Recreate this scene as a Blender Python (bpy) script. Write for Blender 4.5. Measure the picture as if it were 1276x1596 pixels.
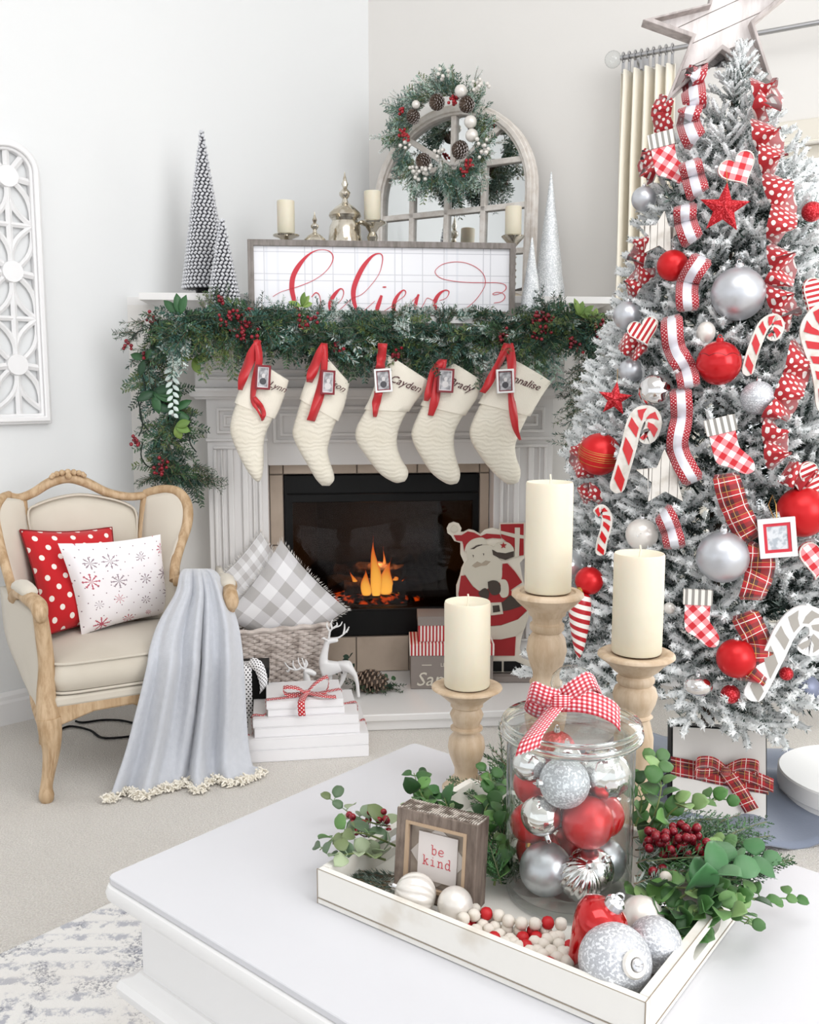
import bpy, math, random
from mathutils import Vector, Matrix, noise
from math import sin, cos, pi, radians, sqrt, atan2, exp
random.seed(7)
for o in list(bpy.data.objects): bpy.data.objects.remove(o, do_unlink=True)
SC = bpy.context.scene
# ---------------------------------------------------------------- camera
CAM_H, F, CX, CY = 1.15, 1480.0, 638.0, 798.0
PITCH = radians(7.62)
cam = bpy.data.cameras.new('camera'); camo = bpy.data.objects.new('camera', cam); SC.collection.objects.link(camo)
camo.location = (0, 0, CAM_H); camo.rotation_euler = (pi/2 - PITCH, 0, 0)
cam.sensor_fit = 'VERTICAL'; cam.sensor_height = 36; cam.sensor_width = 36; cam.lens = F/1596*36; cam.clip_start = .05
SC.camera = camo
# ---------------------------------------------------------------- world, lights, exposure
W = bpy.data.worlds.new('world'); SC.world = W; W.use_nodes = True
W.node_tree.nodes['Background'].inputs[0].default_value = (.93, .96, 1, 1)
W.node_tree.nodes['Background'].inputs[1].default_value = 1.0
SC.view_settings.view_transform = 'Standard'; SC.view_settings.look = 'None'
SC.view_settings.exposure = 0.43; SC.view_settings.gamma = 1; SC.view_settings.use_curve_mapping = False
SC.cycles.max_bounces = 20; SC.cycles.diffuse_bounces = 5; SC.cycles.glossy_bounces = 6; SC.cycles.transmission_bounces = 20
SC.cycles.transparent_max_bounces = 32; SC.cycles.caustics_reflective = False; SC.cycles.caustics_refractive = False
SC.cycles.use_denoising = True; SC.cycles.sample_clamp_indirect = 6
def area(name, loc, target, sx, sy, power, col=(1, 1, 1)):
    l = bpy.data.lights.new(name, 'AREA'); l.shape = 'RECTANGLE'; l.size = sx; l.size_y = sy; l.energy = power; l.color = col
    o = bpy.data.objects.new(name, l); SC.collection.objects.link(o); o.location = loc
    o.rotation_euler = (Vector(target)-Vector(loc)).to_track_quat('-Z', 'Y').to_euler(); return o
area('window_daylight', (1.98, 3.58, 1.2), (1.45, 2.67, 1.15), 2.0, 2.1, 45, (1, .98, .96))      # the tall window behind the tree
area('side_window_daylight', (3.3, -1.5, 2.3), (.2, 3.0, .7), 2.6, 2.6, 80, (.98, .99, 1))   # tall windows on the right, behind the photographer
area('overhead_fill', (.4, .9, 3.4), (0, 2.4, .2), 2.6, 2.2, 36, (.98, .99, 1))   # added soft fill from above for tabletop, walls and floor, no actual window
# ---------------------------------------------------------------- picking points along a line of sight
def ray(px, py):
    a = Vector((1, 0, 0)); f = Vector((0, cos(PITCH), -sin(PITCH))); u = Vector((0, sin(PITCH), cos(PITCH)))
    return a*((px-CX)/F) + f - u*((py-CY)/F)
CAMP = Vector((0, 0, CAM_H))
def atY(px, py, Y):
    d = ray(px, py); return CAMP + d*(Y/d.y)
def atZ(px, py, z):
    d = ray(px, py); return CAMP + d*((z-CAM_H)/d.z)
def proj(p):
    q = Vector(p)-CAMP; f = Vector((0, cos(PITCH), -sin(PITCH))); u = Vector((0, sin(PITCH), cos(PITCH)))
    return (CX + F*q.x/q.dot(f), CY - F*q.dot(u)/q.dot(f))
class Frame:
    def __init__(s, o, deg):
        s.o = Vector(o); s.a = radians(deg); s.U = Vector((cos(s.a), sin(s.a), 0)); s.V = Vector((-sin(s.a), cos(s.a), 0))
    def w(s, x, y, z): return s.o + s.U*x + s.V*y + Vector((0, 0, z))
    def loc(s, p): q = Vector(p)-s.o; return Vector((q.dot(s.U), q.dot(s.V), q.z))
    def pick(s, px, py, y=0):
        d = ray(px, py); t = (y - (CAMP-s.o).dot(s.V))/d.dot(s.V); q = s.loc(CAMP+d*t); return (q.x, q.z)
    def pickx(s, px, py, x=0):
        d = ray(px, py); t = (x - (CAMP-s.o).dot(s.U))/d.dot(s.U); q = s.loc(CAMP+d*t); return (q.y, q.z)
    def pickz(s, px, py, z=0):
        q = s.loc(atZ(px, py, z+s.o.z)); return (q.x, q.y)
# ---------------------------------------------------------------- mesh helpers
def cr(pts, n):
    """smooth curve through points (tuples of any length), n samples"""
    P = [tuple(p) for p in pts]; k = len(P[0]); out = []
    if len(P) < 3:
        return [tuple(P[0][j]+(P[-1][j]-P[0][j])*i/(n-1) for j in range(k)) for i in range(n)]
    for i in range(n):
        t = i/(n-1)*(len(P)-1); s = min(int(t), len(P)-2); f = t-s
        p0 = P[max(s-1, 0)]; p1 = P[s]; p2 = P[s+1]; p3 = P[min(s+2, len(P)-1)]
        out.append(tuple(.5*((2*p1[j])+(-p0[j]+p2[j])*f+(2*p0[j]-5*p1[j]+4*p2[j]-p3[j])*f*f+(-p0[j]+3*p1[j]-3*p2[j]+p3[j])*f**3) for j in range(k)))
    return out
class MB:
    def __init__(s): s.v = []; s.f = []; s.uv = []; s.c = []; s.fm = []; s.mi = 0
    def add(s, vs, fs, uv=None, col=None, M=None):
        b = len(s.v); n = len(vs)
        if M is not None: vs = [M @ Vector(v) for v in vs]
        s.v.extend([tuple(v) for v in vs]); s.f.extend([tuple(i+b for i in f) for f in fs]); s.fm.extend([s.mi]*len(fs))
        s.uv.extend(uv if uv else [(0, 0)]*n); s.c.extend([col or (1, 1, 1)]*n)
        return s
    def box(s, x0, x1, y0, y1, z0, z1, col=None, M=None):
        return s.add([(x0, y0, z0), (x1, y0, z0), (x1, y1, z0), (x0, y1, z0), (x0, y0, z1), (x1, y0, z1), (x1, y1, z1), (x0, y1, z1)],
                     [(0, 3, 2, 1), (4, 5, 6, 7), (0, 1, 5, 4), (1, 2, 6, 5), (2, 3, 7, 6), (3, 0, 4, 7)], None, col, M)
    def rings(s, R, closed=True, caps=True, uvs=None, col=None, M=None):
        n = len(R[0]); vs = [p for r in R for p in r]; fs = []
        m = n if closed else n-1
        for i in range(len(R)-1):
            for j in range(m):
                a = i*n+j; b = i*n+(j+1) % n; fs.append((a, b, b+n, a+n))
        if caps and closed: fs.append(tuple(range(n-1, -1, -1))); fs.append(tuple((len(R)-1)*n+j for j in range(n)))
        uv = uvs or [(j/(n-1 if not closed else n), i/(max(1, len(R)-1))) for i in range(len(R)) for j in range(n)]
        return s.add(vs, fs, uv, col, M)
    def lathe(s, prof, n=24, c=(0, 0, 0), sx=1, sy=1, col=None, M=None, fn=None):
        R = []
        for r, z in prof:
            R.append([(c[0]+sx*(r if not fn else fn(r, 2*pi*j/n, z))*cos(2*pi*j/n), c[1]+sy*(r if not fn else fn(r, 2*pi*j/n, z))*sin(2*pi*j/n), c[2]+z) for j in range(n)])
        return s.rings(R, True, True, None, col, M)
    def ball(s, c, r, n=16, m=10, col=None, M=None, sz=1, fn=None):
        prof = [(max(1e-5, r*sin(pi*i/m)), -r*sz*cos(pi*i/m)) for i in range(m+1)]
        return s.lathe(prof, n, c, 1, 1, col, M, fn)
    def ico(s, c, r, col=None, M=None):
        t = .5257*r; u = .8507*r; x, y, z = c
        vs = [(-t, u, 0), (t, u, 0), (-t, -u, 0), (t, -u, 0), (0, -t, u), (0, t, u), (0, -t, -u), (0, t, -u), (u, 0, -t), (u, 0, t), (-u, 0, -t), (-u, 0, t)]
        fs = [(0, 11, 5), (0, 5, 1), (0, 1, 7), (0, 7, 10), (0, 10, 11), (1, 5, 9), (5, 11, 4), (11, 10, 2), (10, 7, 6), (7, 1, 8), (3, 9, 4), (3, 4, 2), (3, 2, 6), (3, 6, 8), (3, 8, 9), (4, 9, 5), (2, 4, 11), (6, 2, 10), (8, 6, 7), (9, 8, 1)]
        return s.add([(x+a, y+b, z+d) for a, b, d in vs], fs, None, col, M)
    def tube(s, pts, r, n=8, caps=True, col=None, M=None, flat=1.0, up=None):
        P = [Vector(p) for p in pts]; R = []; t0 = (P[1]-P[0]).normalized()
        nrm = Vector(up) if up else (Vector((0, 0, 1)) if abs(t0.z) < .9 else Vector((1, 0, 0)))
        nrm = (nrm - t0*nrm.dot(t0)).normalized()
        for i, p in enumerate(P):
            t = (P[min(i+1, len(P)-1)]-P[max(i-1, 0)])
            if t.length < 1e-9: t = t0
            t = t.normalized(); nrm = nrm - t*nrm.dot(t)
            nrm = nrm.normalized() if nrm.length > 1e-6 else t.orthogonal().normalized()
            b = t.cross(nrm); rr = r[i] if isinstance(r, (list, tuple)) else r
            R.append([p + nrm*(cos(2*pi*j/n)*rr*flat) + b*(sin(2*pi*j/n)*rr) for j in range(n)])
        return s.rings(R, True, caps, None, col, M)
    def strip(s, pts, side, w, col=None, M=None, ulen=None):
        """ribbon: points, side vectors (one or many), half width"""
        vs = []; uv = []; L = 0
        for i, p in enumerate(pts):
            p = Vector(p); sd = Vector(side[i] if isinstance(side, list) else side).normalized(); ww = w[i] if isinstance(w, (list, tuple)) else w
            if i: L += (p-Vector(pts[i-1])).length
            vs += [p-sd*ww, p+sd*ww]; uv += [(L, 0), (L, 1)]
        fs = [(2*i, 2*i+1, 2*i+3, 2*i+2) for i in range(len(pts)-1)]
        return s.add(vs, fs, uv, col, M)
    def prism(s, poly, d0, d1, col=None, M=None, ax='y'):
        """poly: outline in (x,z), extruded along y from d0 to d1 (or ax='z': outline (x,y))"""
        ar = sum(poly[i][0]*poly[(i+1) % len(poly)][1]-poly[(i+1) % len(poly)][0]*poly[i][1] for i in range(len(poly)))
        if ar < 0: poly = poly[::-1]
        n = len(poly)
        mk = (lambda p, d: (p[0], d, p[1])) if ax == 'y' else (lambda p, d: (p[0], p[1], d))
        vs = [mk(p, d0) for p in poly]+[mk(p, d1) for p in poly]
        f = [tuple(range(n)), tuple(2*n-1-i for i in range(n))]+[(i, i+n, (i+1) % n+n, (i+1) % n) for i in range(n)]
        if ax == 'z': f = [x[::-1] for x in f]
        return s.add(vs, f, [(p[0], p[1]) for p in poly]*2, col, M)
    def frame(s, outer, inner, d0, d1, M=None):
        """ring between two outlines of equal length (x,z) extruded along y"""
        n = len(outer); vs = [(p[0], d0, p[1]) for p in outer]+[(p[0], d0, p[1]) for p in inner]+[(p[0], d1, p[1]) for p in outer]+[(p[0], d1, p[1]) for p in inner]
        f = []
        for i in range(n):
            j = (i+1) % n; f += [(i, j, j+n, i+n), (i+2*n, i+3*n, j+3*n, j+2*n), (i, i+2*n, j+2*n, j), (i+n, j+n, j+3*n, i+3*n)]
        return s.add(vs, f, None, None, M)
    def mesh(s, name, mat=None, smooth=40):
        me = bpy.data.meshes.new(name); me.from_pydata(s.v, [], s.f)
        uv = me.uv_layers.new(name='UVMap'); li = [0]*len(me.loops); me.loops.foreach_get('vertex_index', li)
        fl = []
        for i in li: fl += s.uv[i]
        uv.data.foreach_set('uv', fl)
        if any(c != (1, 1, 1) for c in s.c):
            ca = me.color_attributes.new('col', 'FLOAT_COLOR', 'POINT'); fc = []
            for c in s.c: fc += [c[0], c[1], c[2], 1]
            ca.data.foreach_set('color', fc)
        for m in (mat if isinstance(mat, (list, tuple)) else [mat]):
            if m: me.materials.append(m)
        if any(s.fm): me.polygons.foreach_set('material_index', s.fm)
        me.validate(); me.update()
        if smooth: me.shade_smooth(); me.set_sharp_from_angle(angle=radians(smooth))
        return me
    def build(s, name, mat, parent=None, loc=None, rz=0, smooth=40, bevel=0, solid=0, sub=0, kind=None, rot=None):
        o = bpy.data.objects.new(name, s.mesh(name, mat, smooth)); SC.collection.objects.link(o)
        if parent is not None: o.parent = parent
        if loc is not None: o.location = loc
        if rot is not None: o.rotation_euler = rot
        elif rz: o.rotation_euler = (0, 0, rz)
        if solid: m = o.modifiers.new('s', 'SOLIDIFY'); m.thickness = solid; m.offset = 0
        if bevel: m = o.modifiers.new('b', 'BEVEL'); m.width = bevel; m.segments = 2; m.limit_method = 'ANGLE'; m.angle_limit = radians(40)
        if sub: m = o.modifiers.new('u', 'SUBSURF'); m.levels = sub; m.render_levels = sub
        if kind: o['kind'] = kind
        return o
def tag(o, label, cat, group=None, kind=None):
    o['label'] = label; o['category'] = cat
    if group: o['group'] = group
    if kind: o['kind'] = kind
    return o
def thing(name, label, cat, loc=(0, 0, 0), rz=0, group=None, rot=None):
    o = bpy.data.objects.new(name, None); SC.collection.objects.link(o); o.location = loc; o.rotation_euler = rot or (0, 0, rz)
    o.empty_display_size = .05
    return tag(o, label, cat, group)
def dup(o, loc=None, rz=None, label=None, parent=None, rot=None, scale=None):
    c = o.copy(); SC.collection.objects.link(c)
    if parent is not None: c.parent = parent
    if loc is not None: c.location = loc
    if rz is not None: c.rotation_euler = (0, 0, rz)
    if rot is not None: c.rotation_euler = rot
    if scale is not None: c.scale = (scale,)*3 if not isinstance(scale, tuple) else scale
    if label: c['label'] = label
    for ch in list(o.children): dup(ch, parent=c)
    return c
def struct(name, mb, mat, **k):
    return mb.build(name, mat, kind='structure', **k)
def align(n, up=(0, 0, 1)):
    """rotation whose local -Y looks along n (things modelled facing -Y), z up"""
    n = Vector(n).normalized(); z = Vector(up); x = (-n).cross(z)
    x = Vector((1, 0, 0)) if x.length < 1e-5 else x.normalized()
    y = -n; z = x.cross(y).normalized()
    return Matrix((x, y, z)).transposed()
# ---------------------------------------------------------------- materials
def L(h):
    if isinstance(h, str):
        h = h.lstrip('#'); h = [int(h[i:i+2], 16)/255 for i in (0, 2, 4)]
    return tuple(c/12.92 if c <= .04045 else ((c+.055)/1.055)**2.4 for c in h[:3])
class NT:
    def __init__(s, name):
        s.mat = bpy.data.materials.new(name); s.mat.use_nodes = True; s.t = s.mat.node_tree; s.b = s.t.nodes['Principled BSDF']
    def node(s, ty, **k):
        n = s.t.nodes.new(ty)
        for a, b in k.items(): setattr(n, a, b)
        return n
    def put(s, sock, v):
        if isinstance(v, bpy.types.NodeSocket): s.t.links.new(v, sock)
        elif v is not None: sock.default_value = (*v, 1) if isinstance(v, tuple) and len(v) == 3 and sock.type == 'RGBA' else v
    def m(s, op, a, b=None, c=None):
        n = s.node('ShaderNodeMath', operation=op)
        for i, v in enumerate((a, b, c)):
            if v is not None: s.put(n.inputs[i], v)
        return n.outputs[0]
    def mix(s, f, a, b):
        n = s.node('ShaderNodeMix', data_type='RGBA'); s.put(n.inputs[0], f); s.put(n.inputs[6], a); s.put(n.inputs[7], b); return n.outputs[2]
    def tex(s, which='Object'):
        return s.node('ShaderNodeTexCoord').outputs[which]
    def xyz(s, v):
        n = s.node('ShaderNodeSeparateXYZ'); s.put(n.inputs[0], v); return n.outputs
    def mapping(s, v, scale=(1, 1, 1), rot=(0, 0, 0)):
        n = s.node('ShaderNodeMapping'); s.put(n.inputs[0], v); n.inputs['Scale'].default_value = scale; n.inputs['Rotation'].default_value = rot; return n.outputs[0]
    def noise(s, scale, detail=3, v=None, rough=.5):
        n = s.node('ShaderNodeTexNoise'); s.put(n.inputs['Vector'], v if v is not None else s.tex()); n.inputs['Scale'].default_value = scale; n.inputs['Detail'].default_value = detail; n.inputs['Roughness'].default_value = rough; return n.outputs['Fac']
    def voro(s, scale, v=None, feature='F1', out='Distance'):
        n = s.node('ShaderNodeTexVoronoi', feature=feature); s.put(n.inputs['Vector'], v if v is not None else s.tex()); n.inputs['Scale'].default_value = scale; return n.outputs[out]
    def wave(s, scale, v=None, dist=0, dirn='X'):
        n = s.node('ShaderNodeTexWave', bands_direction=dirn); s.put(n.inputs['Vector'], v if v is not None else s.tex()); n.inputs['Scale'].default_value = scale; n.inputs['Distortion'].default_value = dist; return n.outputs['Fac']
    def step(s, v, lo, hi):
        n = s.node('ShaderNodeMapRange', interpolation_type='SMOOTHSTEP'); s.put(n.inputs[0], v); n.inputs[1].default_value = lo; n.inputs[2].default_value = hi; return n.outputs[0]
    def bump(s, h, strength=.3, dist=.002):
        n = s.node('ShaderNodeBump'); s.put(n.inputs['Height'], h); n.inputs['Strength'].default_value = strength; n.inputs['Distance'].default_value = dist
        s.t.links.new(n.outputs[0], s.b.inputs['Normal'])
    def done(s, col=None, rough=.5, metal=0, **k):
        s.put(s.b.inputs['Base Color'], col); s.put(s.b.inputs['Roughness'], rough); s.put(s.b.inputs['Metallic'], metal)
        nm = dict(trans='Transmission Weight', ior='IOR', coat='Coat Weight', sheen='Sheen Weight', emis='Emission Color', estr='Emission Strength', sss='Subsurface Weight', spec='Specular IOR Level', alpha='Alpha')
        for a, b in k.items(): s.put(s.b.inputs[nm[a]], b)
        return s.mat
def mat(name, col, rough=.5, metal=0, var=None, bump=None, vec=None, **k):
    """var=(scale, colour2, lo, hi) mottling; bump=(scale, strength, dist)"""
    n = NT(name); c = L(col)
    v = n.mapping(n.tex(), vec) if vec else None
    if var: c = n.mix(n.step(n.noise(var[0], 4, v), var[2], var[3]), c, L(var[1]))
    if bump: n.bump(n.noise(bump[0], 4, v), bump[1], bump[2] if len(bump) > 2 else .002)
    return n.done(c, rough, metal, **k)
def vcol_mat(name, rough=.6, bump=None, **k):
    n = NT(name); a = n.node('ShaderNodeAttribute', attribute_name='col').outputs['Color']
    if bump: n.bump(n.noise(bump[0], 3), bump[1], .002)
    return n.done(a, rough, **k)
def thin_glass(name, tint=(.98, .99, .99), edge=(.85, .90, .90), spec=1.0, pw=.5):
    """clear thin-walled glass: lets light straight through, reflects by Fresnel, darker where seen edge-on"""
    n = NT(name); t = n.node('ShaderNodeBsdfTransparent'); g = n.node('ShaderNodeBsdfGlossy'); g.inputs['Roughness'].default_value = .02
    lw = n.node('ShaderNodeLayerWeight'); lw.inputs[0].default_value = pw; n.put(t.inputs[0], n.mix(n.m('POWER', lw.outputs['Facing'], 5.0), tint, edge))
    l2 = n.node('ShaderNodeLayerWeight'); l2.inputs[0].default_value = .5; mx = n.node('ShaderNodeMixShader'); n.put(mx.inputs[0], n.m('MULTIPLY', n.m('ADD', .035, n.m('MULTIPLY', .8, n.m('POWER', l2.outputs['Facing'], 4.5))), spec)); n.t.links.new(t.outputs[0], mx.inputs[1]); n.t.links.new(g.outputs[0], mx.inputs[2])
    n.t.links.new(mx.outputs[0], n.t.nodes['Material Output'].inputs[0]); return n.mat
def uvxy(n): o = n.xyz(n.tex('UV')); return o[0], o[1]
def dots_fac(n, u, v, su, sv, r):
    """two interleaved grids of dots; su, sv in units per cell"""
    def cell(off):
        a = n.m('SUBTRACT', n.m('FRACT', n.m('ADD', n.m('DIVIDE', u, su), off)), .5)
        b = n.m('SUBTRACT', n.m('FRACT', n.m('ADD', n.m('DIVIDE', v, sv), off)), .5)
        a = n.m('MULTIPLY', a, su); b = n.m('MULTIPLY', b, sv)
        return n.m('SQRT', n.m('ADD', n.m('MULTIPLY', a, a), n.m('MULTIPLY', b, b)))
    return n.m('LESS_THAN', n.m('MINIMUM', cell(0), cell(.5)), r)
def band(n, u, period, duty, off=0.0):
    return n.m('LESS_THAN', n.m('FRACT', n.m('ADD', n.m('DIVIDE', u, period), off)), duty)
RED, WHITE, CREAM = '#c4161f', '#f2f0ec', '#efe6d2'
M = {}
M['wall'] = mat('wall_paint', '#e3e4e4', .7, bump=(120, .05))
M['wall_r'] = mat('wall_paint_warm', '#dfdcd8', .7, bump=(120, .05))
M['ceiling'] = mat('ceiling_paint', '#f0efee', .8)
M['trim'] = mat('white_gloss_trim', '#e9e8e8', .35, bump=(60, .03))
M['mantel'] = mat('mantel_paint', '#e2dfdd', .4, bump=(60, .04))
M['shelfw'] = mat('mantel_shelf_paint', '#e4e2e0', .4)
M['tile'] = mat('beige_stone_tile', '#bfae9d', .45, var=(6, '#a99887', .4, .7), bump=(40, .1))
M['grout'] = mat('grout', '#8d8177', .9)
M['black'] = mat('black_metal', '#050505', .5, spec=.25)
M['soot'] = mat('sooty_firebox', '#100c0b', .9, var=(8, '#080606', .4, .6), bump=(30, .4, .01))
M['steel'] = mat('brushed_steel', '#b9b9bb', .3, 1)
M['white'] = mat('white_paint', '#eeedec', .45)
M['tabletop'] = mat('white_lacquer_tabletop', '#d3d3d7', .25, bump=(6, .02, .004))
M['wax'] = mat('cream_wax', '#dfd7c2', .5, sss=.15, var=(9, '#d8cfb8', .4, .7), bump=(14, .12, .004))
M['wick'] = mat('wick', '#e8e0cf', .8)
def wood(name, c1, c2, sc=6, rough=.55, st=.25, axis=(1, 1, .18)):
    n = NT(name); v = n.mapping(n.tex(), axis)
    g = n.noise(sc*6, 5, v, .65); g2 = n.noise(sc, 2, v)
    c = n.mix(n.step(g, .35, .7), L(c1), L(c2)); c = n.mix(n.m('MULTIPLY', n.step(g2, .4, .75), .5), c, L(c2))
    n.bump(g, st, .002); return n.done(c, rough)
M['candlewood'] = wood('pale_turned_wood', '#cdb9a0', '#b59c7f', 7, .5)
M['chairwood'] = wood('limed_oak', '#cbb08f', '#a68762', 9, .6, .5)
M['greywood'] = wood('weathered_grey_wood', '#938c88', '#706963', 9, .8, .5)
M['starwood'] = wood('whitewashed_boards', '#ece7e5', '#d2cac7', 5, .8, .3)
M['linen'] = mat('linen_upholstery', '#cfc7b9', .9, var=(3, '#c5bcad', .4, .7), bump=(700, .35, .001), sheen=.2)
M['red'] = mat('red_gloss', RED, .18, coat=.5)
M['redmatte'] = mat('red_satin_ball', '#c9141a', .32, .35)
M['redglit'] = mat('red_glitter', '#b3101c', .35, .5, var=(260, '#e8505a', .52, .6), bump=(400, .9, .001))
M['silver'] = mat('polished_silver_ball', '#e2e0df', .09, 1)
M['satin'] = mat('satin_silver_ball', '#c9cbd0', .36, .75)
M['silverglit'] = mat('silver_glitter', '#bfc1c6', .45, .45, var=(320, '#eef0f4', .5, .58), bump=(450, .9, .001))
M['pearl'] = mat('pearl_white_ball', '#e6e1da', .28, .25)
M['gold'] = mat('brass_cap', '#c9a05a', .3, 1)
M['chrome'] = mat('chrome_cap', '#d8d8da', .18, 1)
M['leaf'] = vcol_mat('foliage', .5, sheen=.1)
M['flock'] = vcol_mat('flocked_needles', .85)
M['berry'] = mat('red_berries', '#8e1626', .25, var=(30, '#5d0e1c', .45, .7))
M['redribbon'] = mat('red_satin_ribbon', '#c01a22', .4, sheen=.3)
M['cotton'] = mat('cream_cotton', '#efe9dc', .9)
# ================================================================ the room
FP = Frame((0, 0, 0), 5.7)                    # fireplace frame: x along the face, y away from the camera
_p = atZ(640, 1045, .06); FP.o = Vector((_p.x, _p.y, 0)) - FP.U*_p.x
FA = FP.a
A = FP.w(FP.pick(203, 600, .03)[0], .03, 0); B = FP.w(FP.pick(976, 600, .03)[0], .03, 0)
P0 = atZ(0, 1130, 0)
dl = (A-P0); dl.z = 0; dl.normalize()
def line_px(p, d, px):                        # where the floor line p + d t crosses the sight plane of column px
    k = (px-CX)/F; c = cos(PITCH)             # x/(forward depth); forward depth at eye level ~ y cos
    # use the vertical plane through the camera and the ray (px, horizon)
    r = ray(px, 602); t = (r.x*p.y - r.y*p.x)/(r.y*d.x - r.x*d.y); return p + d*t
C = line_px(A, dl, 577); C.z = 0
dr = (B-C); dr.z = 0; dr.normalize()
print('corner', C, 'left dir', dl, 'right dir', dr, 'angle', math.degrees(dl.angle(-dr)))
RW = Frame(C, math.degrees(atan2(dr.y, dr.x))); LW = Frame(A, math.degrees(atan2(dl.y, dl.x)))
TOP = 3.6
mb = MB(); mb.box(-7, 7, -4.5, 6, -.1, 0)
n = NT('beige_carpet')
g = n.noise(220, 4, rough=.8); g2 = n.voro(300); g3 = n.noise(3, 2)
c = n.mix(n.step(g, .35, .65), L('#dad3ca'), L('#fbf6ef')); c = n.mix(n.m('MULTIPLY', n.step(g3, .3, .7), .2), c, L('#ddd5cb'))
n.bump(n.m('ADD', g, g2), .8, .006); M['carpet'] = n.done(c, .95, sheen=.3)
struct('floor', mb, M['carpet'])
# left wall: from the corner toward the lower left and beyond
mb = MB(); mb.box(-6.0, LW.loc(C).x+.1, 0, .12, 0, TOP)
struct('wall_left', mb, M['wall'], loc=A, rz=LW.a)
mb = MB()
prof = [(-.016, 0), (-.016, .075), (-.012, .085), (-.012, .098), (-.005, .11), (0, .112), (0, 0)]
mb.rings([[(-6, y-.001, z) for y, z in prof], [(-.02, y-.001, z) for y, z in prof]])
struct('baseboard_left', mb, M['trim'], loc=A, rz=LW.a, smooth=20)
# right wall with a tall window behind the tree
ws0 = RW.pick(1112, 600)[0]; ws1 = ws0+1.5; wz0, wz1 = .35, RW.pick(1250, 222)[1]
mb = MB(); e = 5.5
mb.box(-.1, ws0, 0, .12, 0, TOP); mb.box(ws1, e, 0, .12, 0, TOP); mb.box(ws0, ws1, 0, .12, 0, wz0); mb.box(ws0, ws1, 0, .12, wz1, TOP)
struct('wall_right', mb, M['wall_r'], loc=C, rz=RW.a)
mb = MB(); sB = (B-C).length
mb.rings([[(sB+.02, y-.001, z) for y, z in prof], [(e, y-.001, z) for y, z in prof]])
struct('baseboard_right', mb, M['trim'], loc=C, rz=RW.a, smooth=20)
wo = bpy.data.objects.new('window_1', None); SC.collection.objects.link(wo); wo.location = C; wo.rotation_euler = (0, 0, RW.a); wo['kind'] = 'structure'
mb = MB()
mb.frame([(ws0-.07, wz0-.05), (ws1+.07, wz0-.05), (ws1+.07, wz1+.07), (ws0-.07, wz1+.07)], [(ws0, wz0), (ws1, wz0), (ws1, wz1), (ws0, wz1)], -.025, .0)
mb.frame([(ws0, wz0), (ws1, wz0), (ws1, wz1), (ws0, wz1)], [(ws0+.045, wz0+.045), (ws1-.045, wz0+.045), (ws1-.045, wz1-.045), (ws0+.045, wz1-.045)], .05, .1)
mb.build('window_frame', mat('window_trim', '#dcd6ca', .5), wo, bevel=.004)
mb = MB(); mb.box((ws0+ws1)/2-.02, (ws0+ws1)/2+.02, .055, .095, wz0+.045, wz1-.045); mb.build('window_mullion', M['trim'], wo)
mb = MB(); mb.box(ws0-.09, ws1+.09, -.06, .05, wz0-.075, wz0-.05); mb.build('window_sill', M['trim'], wo, bevel=.005)
gl = thin_glass('window_glass')
for a, b in ((ws0+.045, (ws0+ws1)/2-.02), ((ws0+ws1)/2+.02, ws1-.045)):
    mb = MB(); mb.box(a, b, .073, .077, wz0+.045, wz1-.045); mb.build('pane', gl, wo)
# low wall that carries the fireplace and the corner ledge above it
xa, xb = FP.loc(A).x, FP.loc(B).x
ZS = FP.pick(600, 455, -.22)[1]               # mantel shelf top
print('mantel height', ZS)
mb = MB(); _a, _b, _z = FP.pick(441, 850, 0)[0], FP.pick(748, 850, 0)[0], FP.pick(600, 736, 0)[1]; _z0 = FP.pick(600, 993, 0)[1]
mb.box(xa, _a, .03, .09, 0, ZS-.03); mb.box(_b, xb, .03, .09, 0, ZS-.03); mb.box(_a, _b, .03, .09, _z, ZS-.03); mb.box(_a, _b, .03, .09, 0, _z0)
struct('wall_fireplace', mb, M['wall_r'], loc=FP.o, rz=FA)
mb = MB(); q = [FP.loc(A), FP.loc(B), FP.loc(C)]
mb.prism([(q[0].x, .03), (q[1].x, .03), (q[2].x, q[2].y)], ZS-.03, ZS-.002, ax='z')
struct('trim_1', mb, M['shelfw'], loc=FP.o, rz=FA)
mb = MB(); mb.rings([[(xa, y+.03-.001, z) for y, z in prof], [(FP.pick(300, 700, -.05)[0], y+.03-.001, z) for y, z in prof]])
struct('trim_2', mb, M['trim'], loc=FP.o, rz=FA, smooth=20)
mb = MB(); mb.box(-7, 7, -4.5, 6.5, TOP, TOP+.1)
struct('ceiling', mb, M['ceiling'])
# ---------------- curtain and rod on the right wall
ct = RW.pick(965, 100, -.1); rz_ = ct[1]+.02; s0 = RW.pick(966, 120, -.1)[0]; s1 = RW.pick(1052, 100, -.1)[0]
rod = thing('curtain_rod', 'brushed silver curtain rod with a glass finial above the tall window', 'curtain rod', RW.w(s0, -.1, rz_), RW.a)
mb = MB(); mb.tube([(0, 0, 0), (1.9, 0, 0)], .009, 10); mb.build('pole', M['steel'], rod)
mb = MB(); mb.ball((-.028, 0, 0), .03, 14, 10); mb.build('finial', thin_glass('acrylic_finial', (.95, .96, .96), (.6, .62, .62), 1.5), rod)
mb = MB(); mb.tube([(.05, 0, -.004), (.05, .08, -.02), (.05, .1, -.03)], .006, 8); mb.box(.03, .07, .094, .1, -.06, .02); mb.build('bracket', M['steel'], rod)
cur = thing('curtain', 'cream pleated curtain panel hanging from clip rings beside the tall window', 'curtain', RW.w(s0, -.1, 0), RW.a)
W_ = s1-s0; NP = 5.5; R = []
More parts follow.
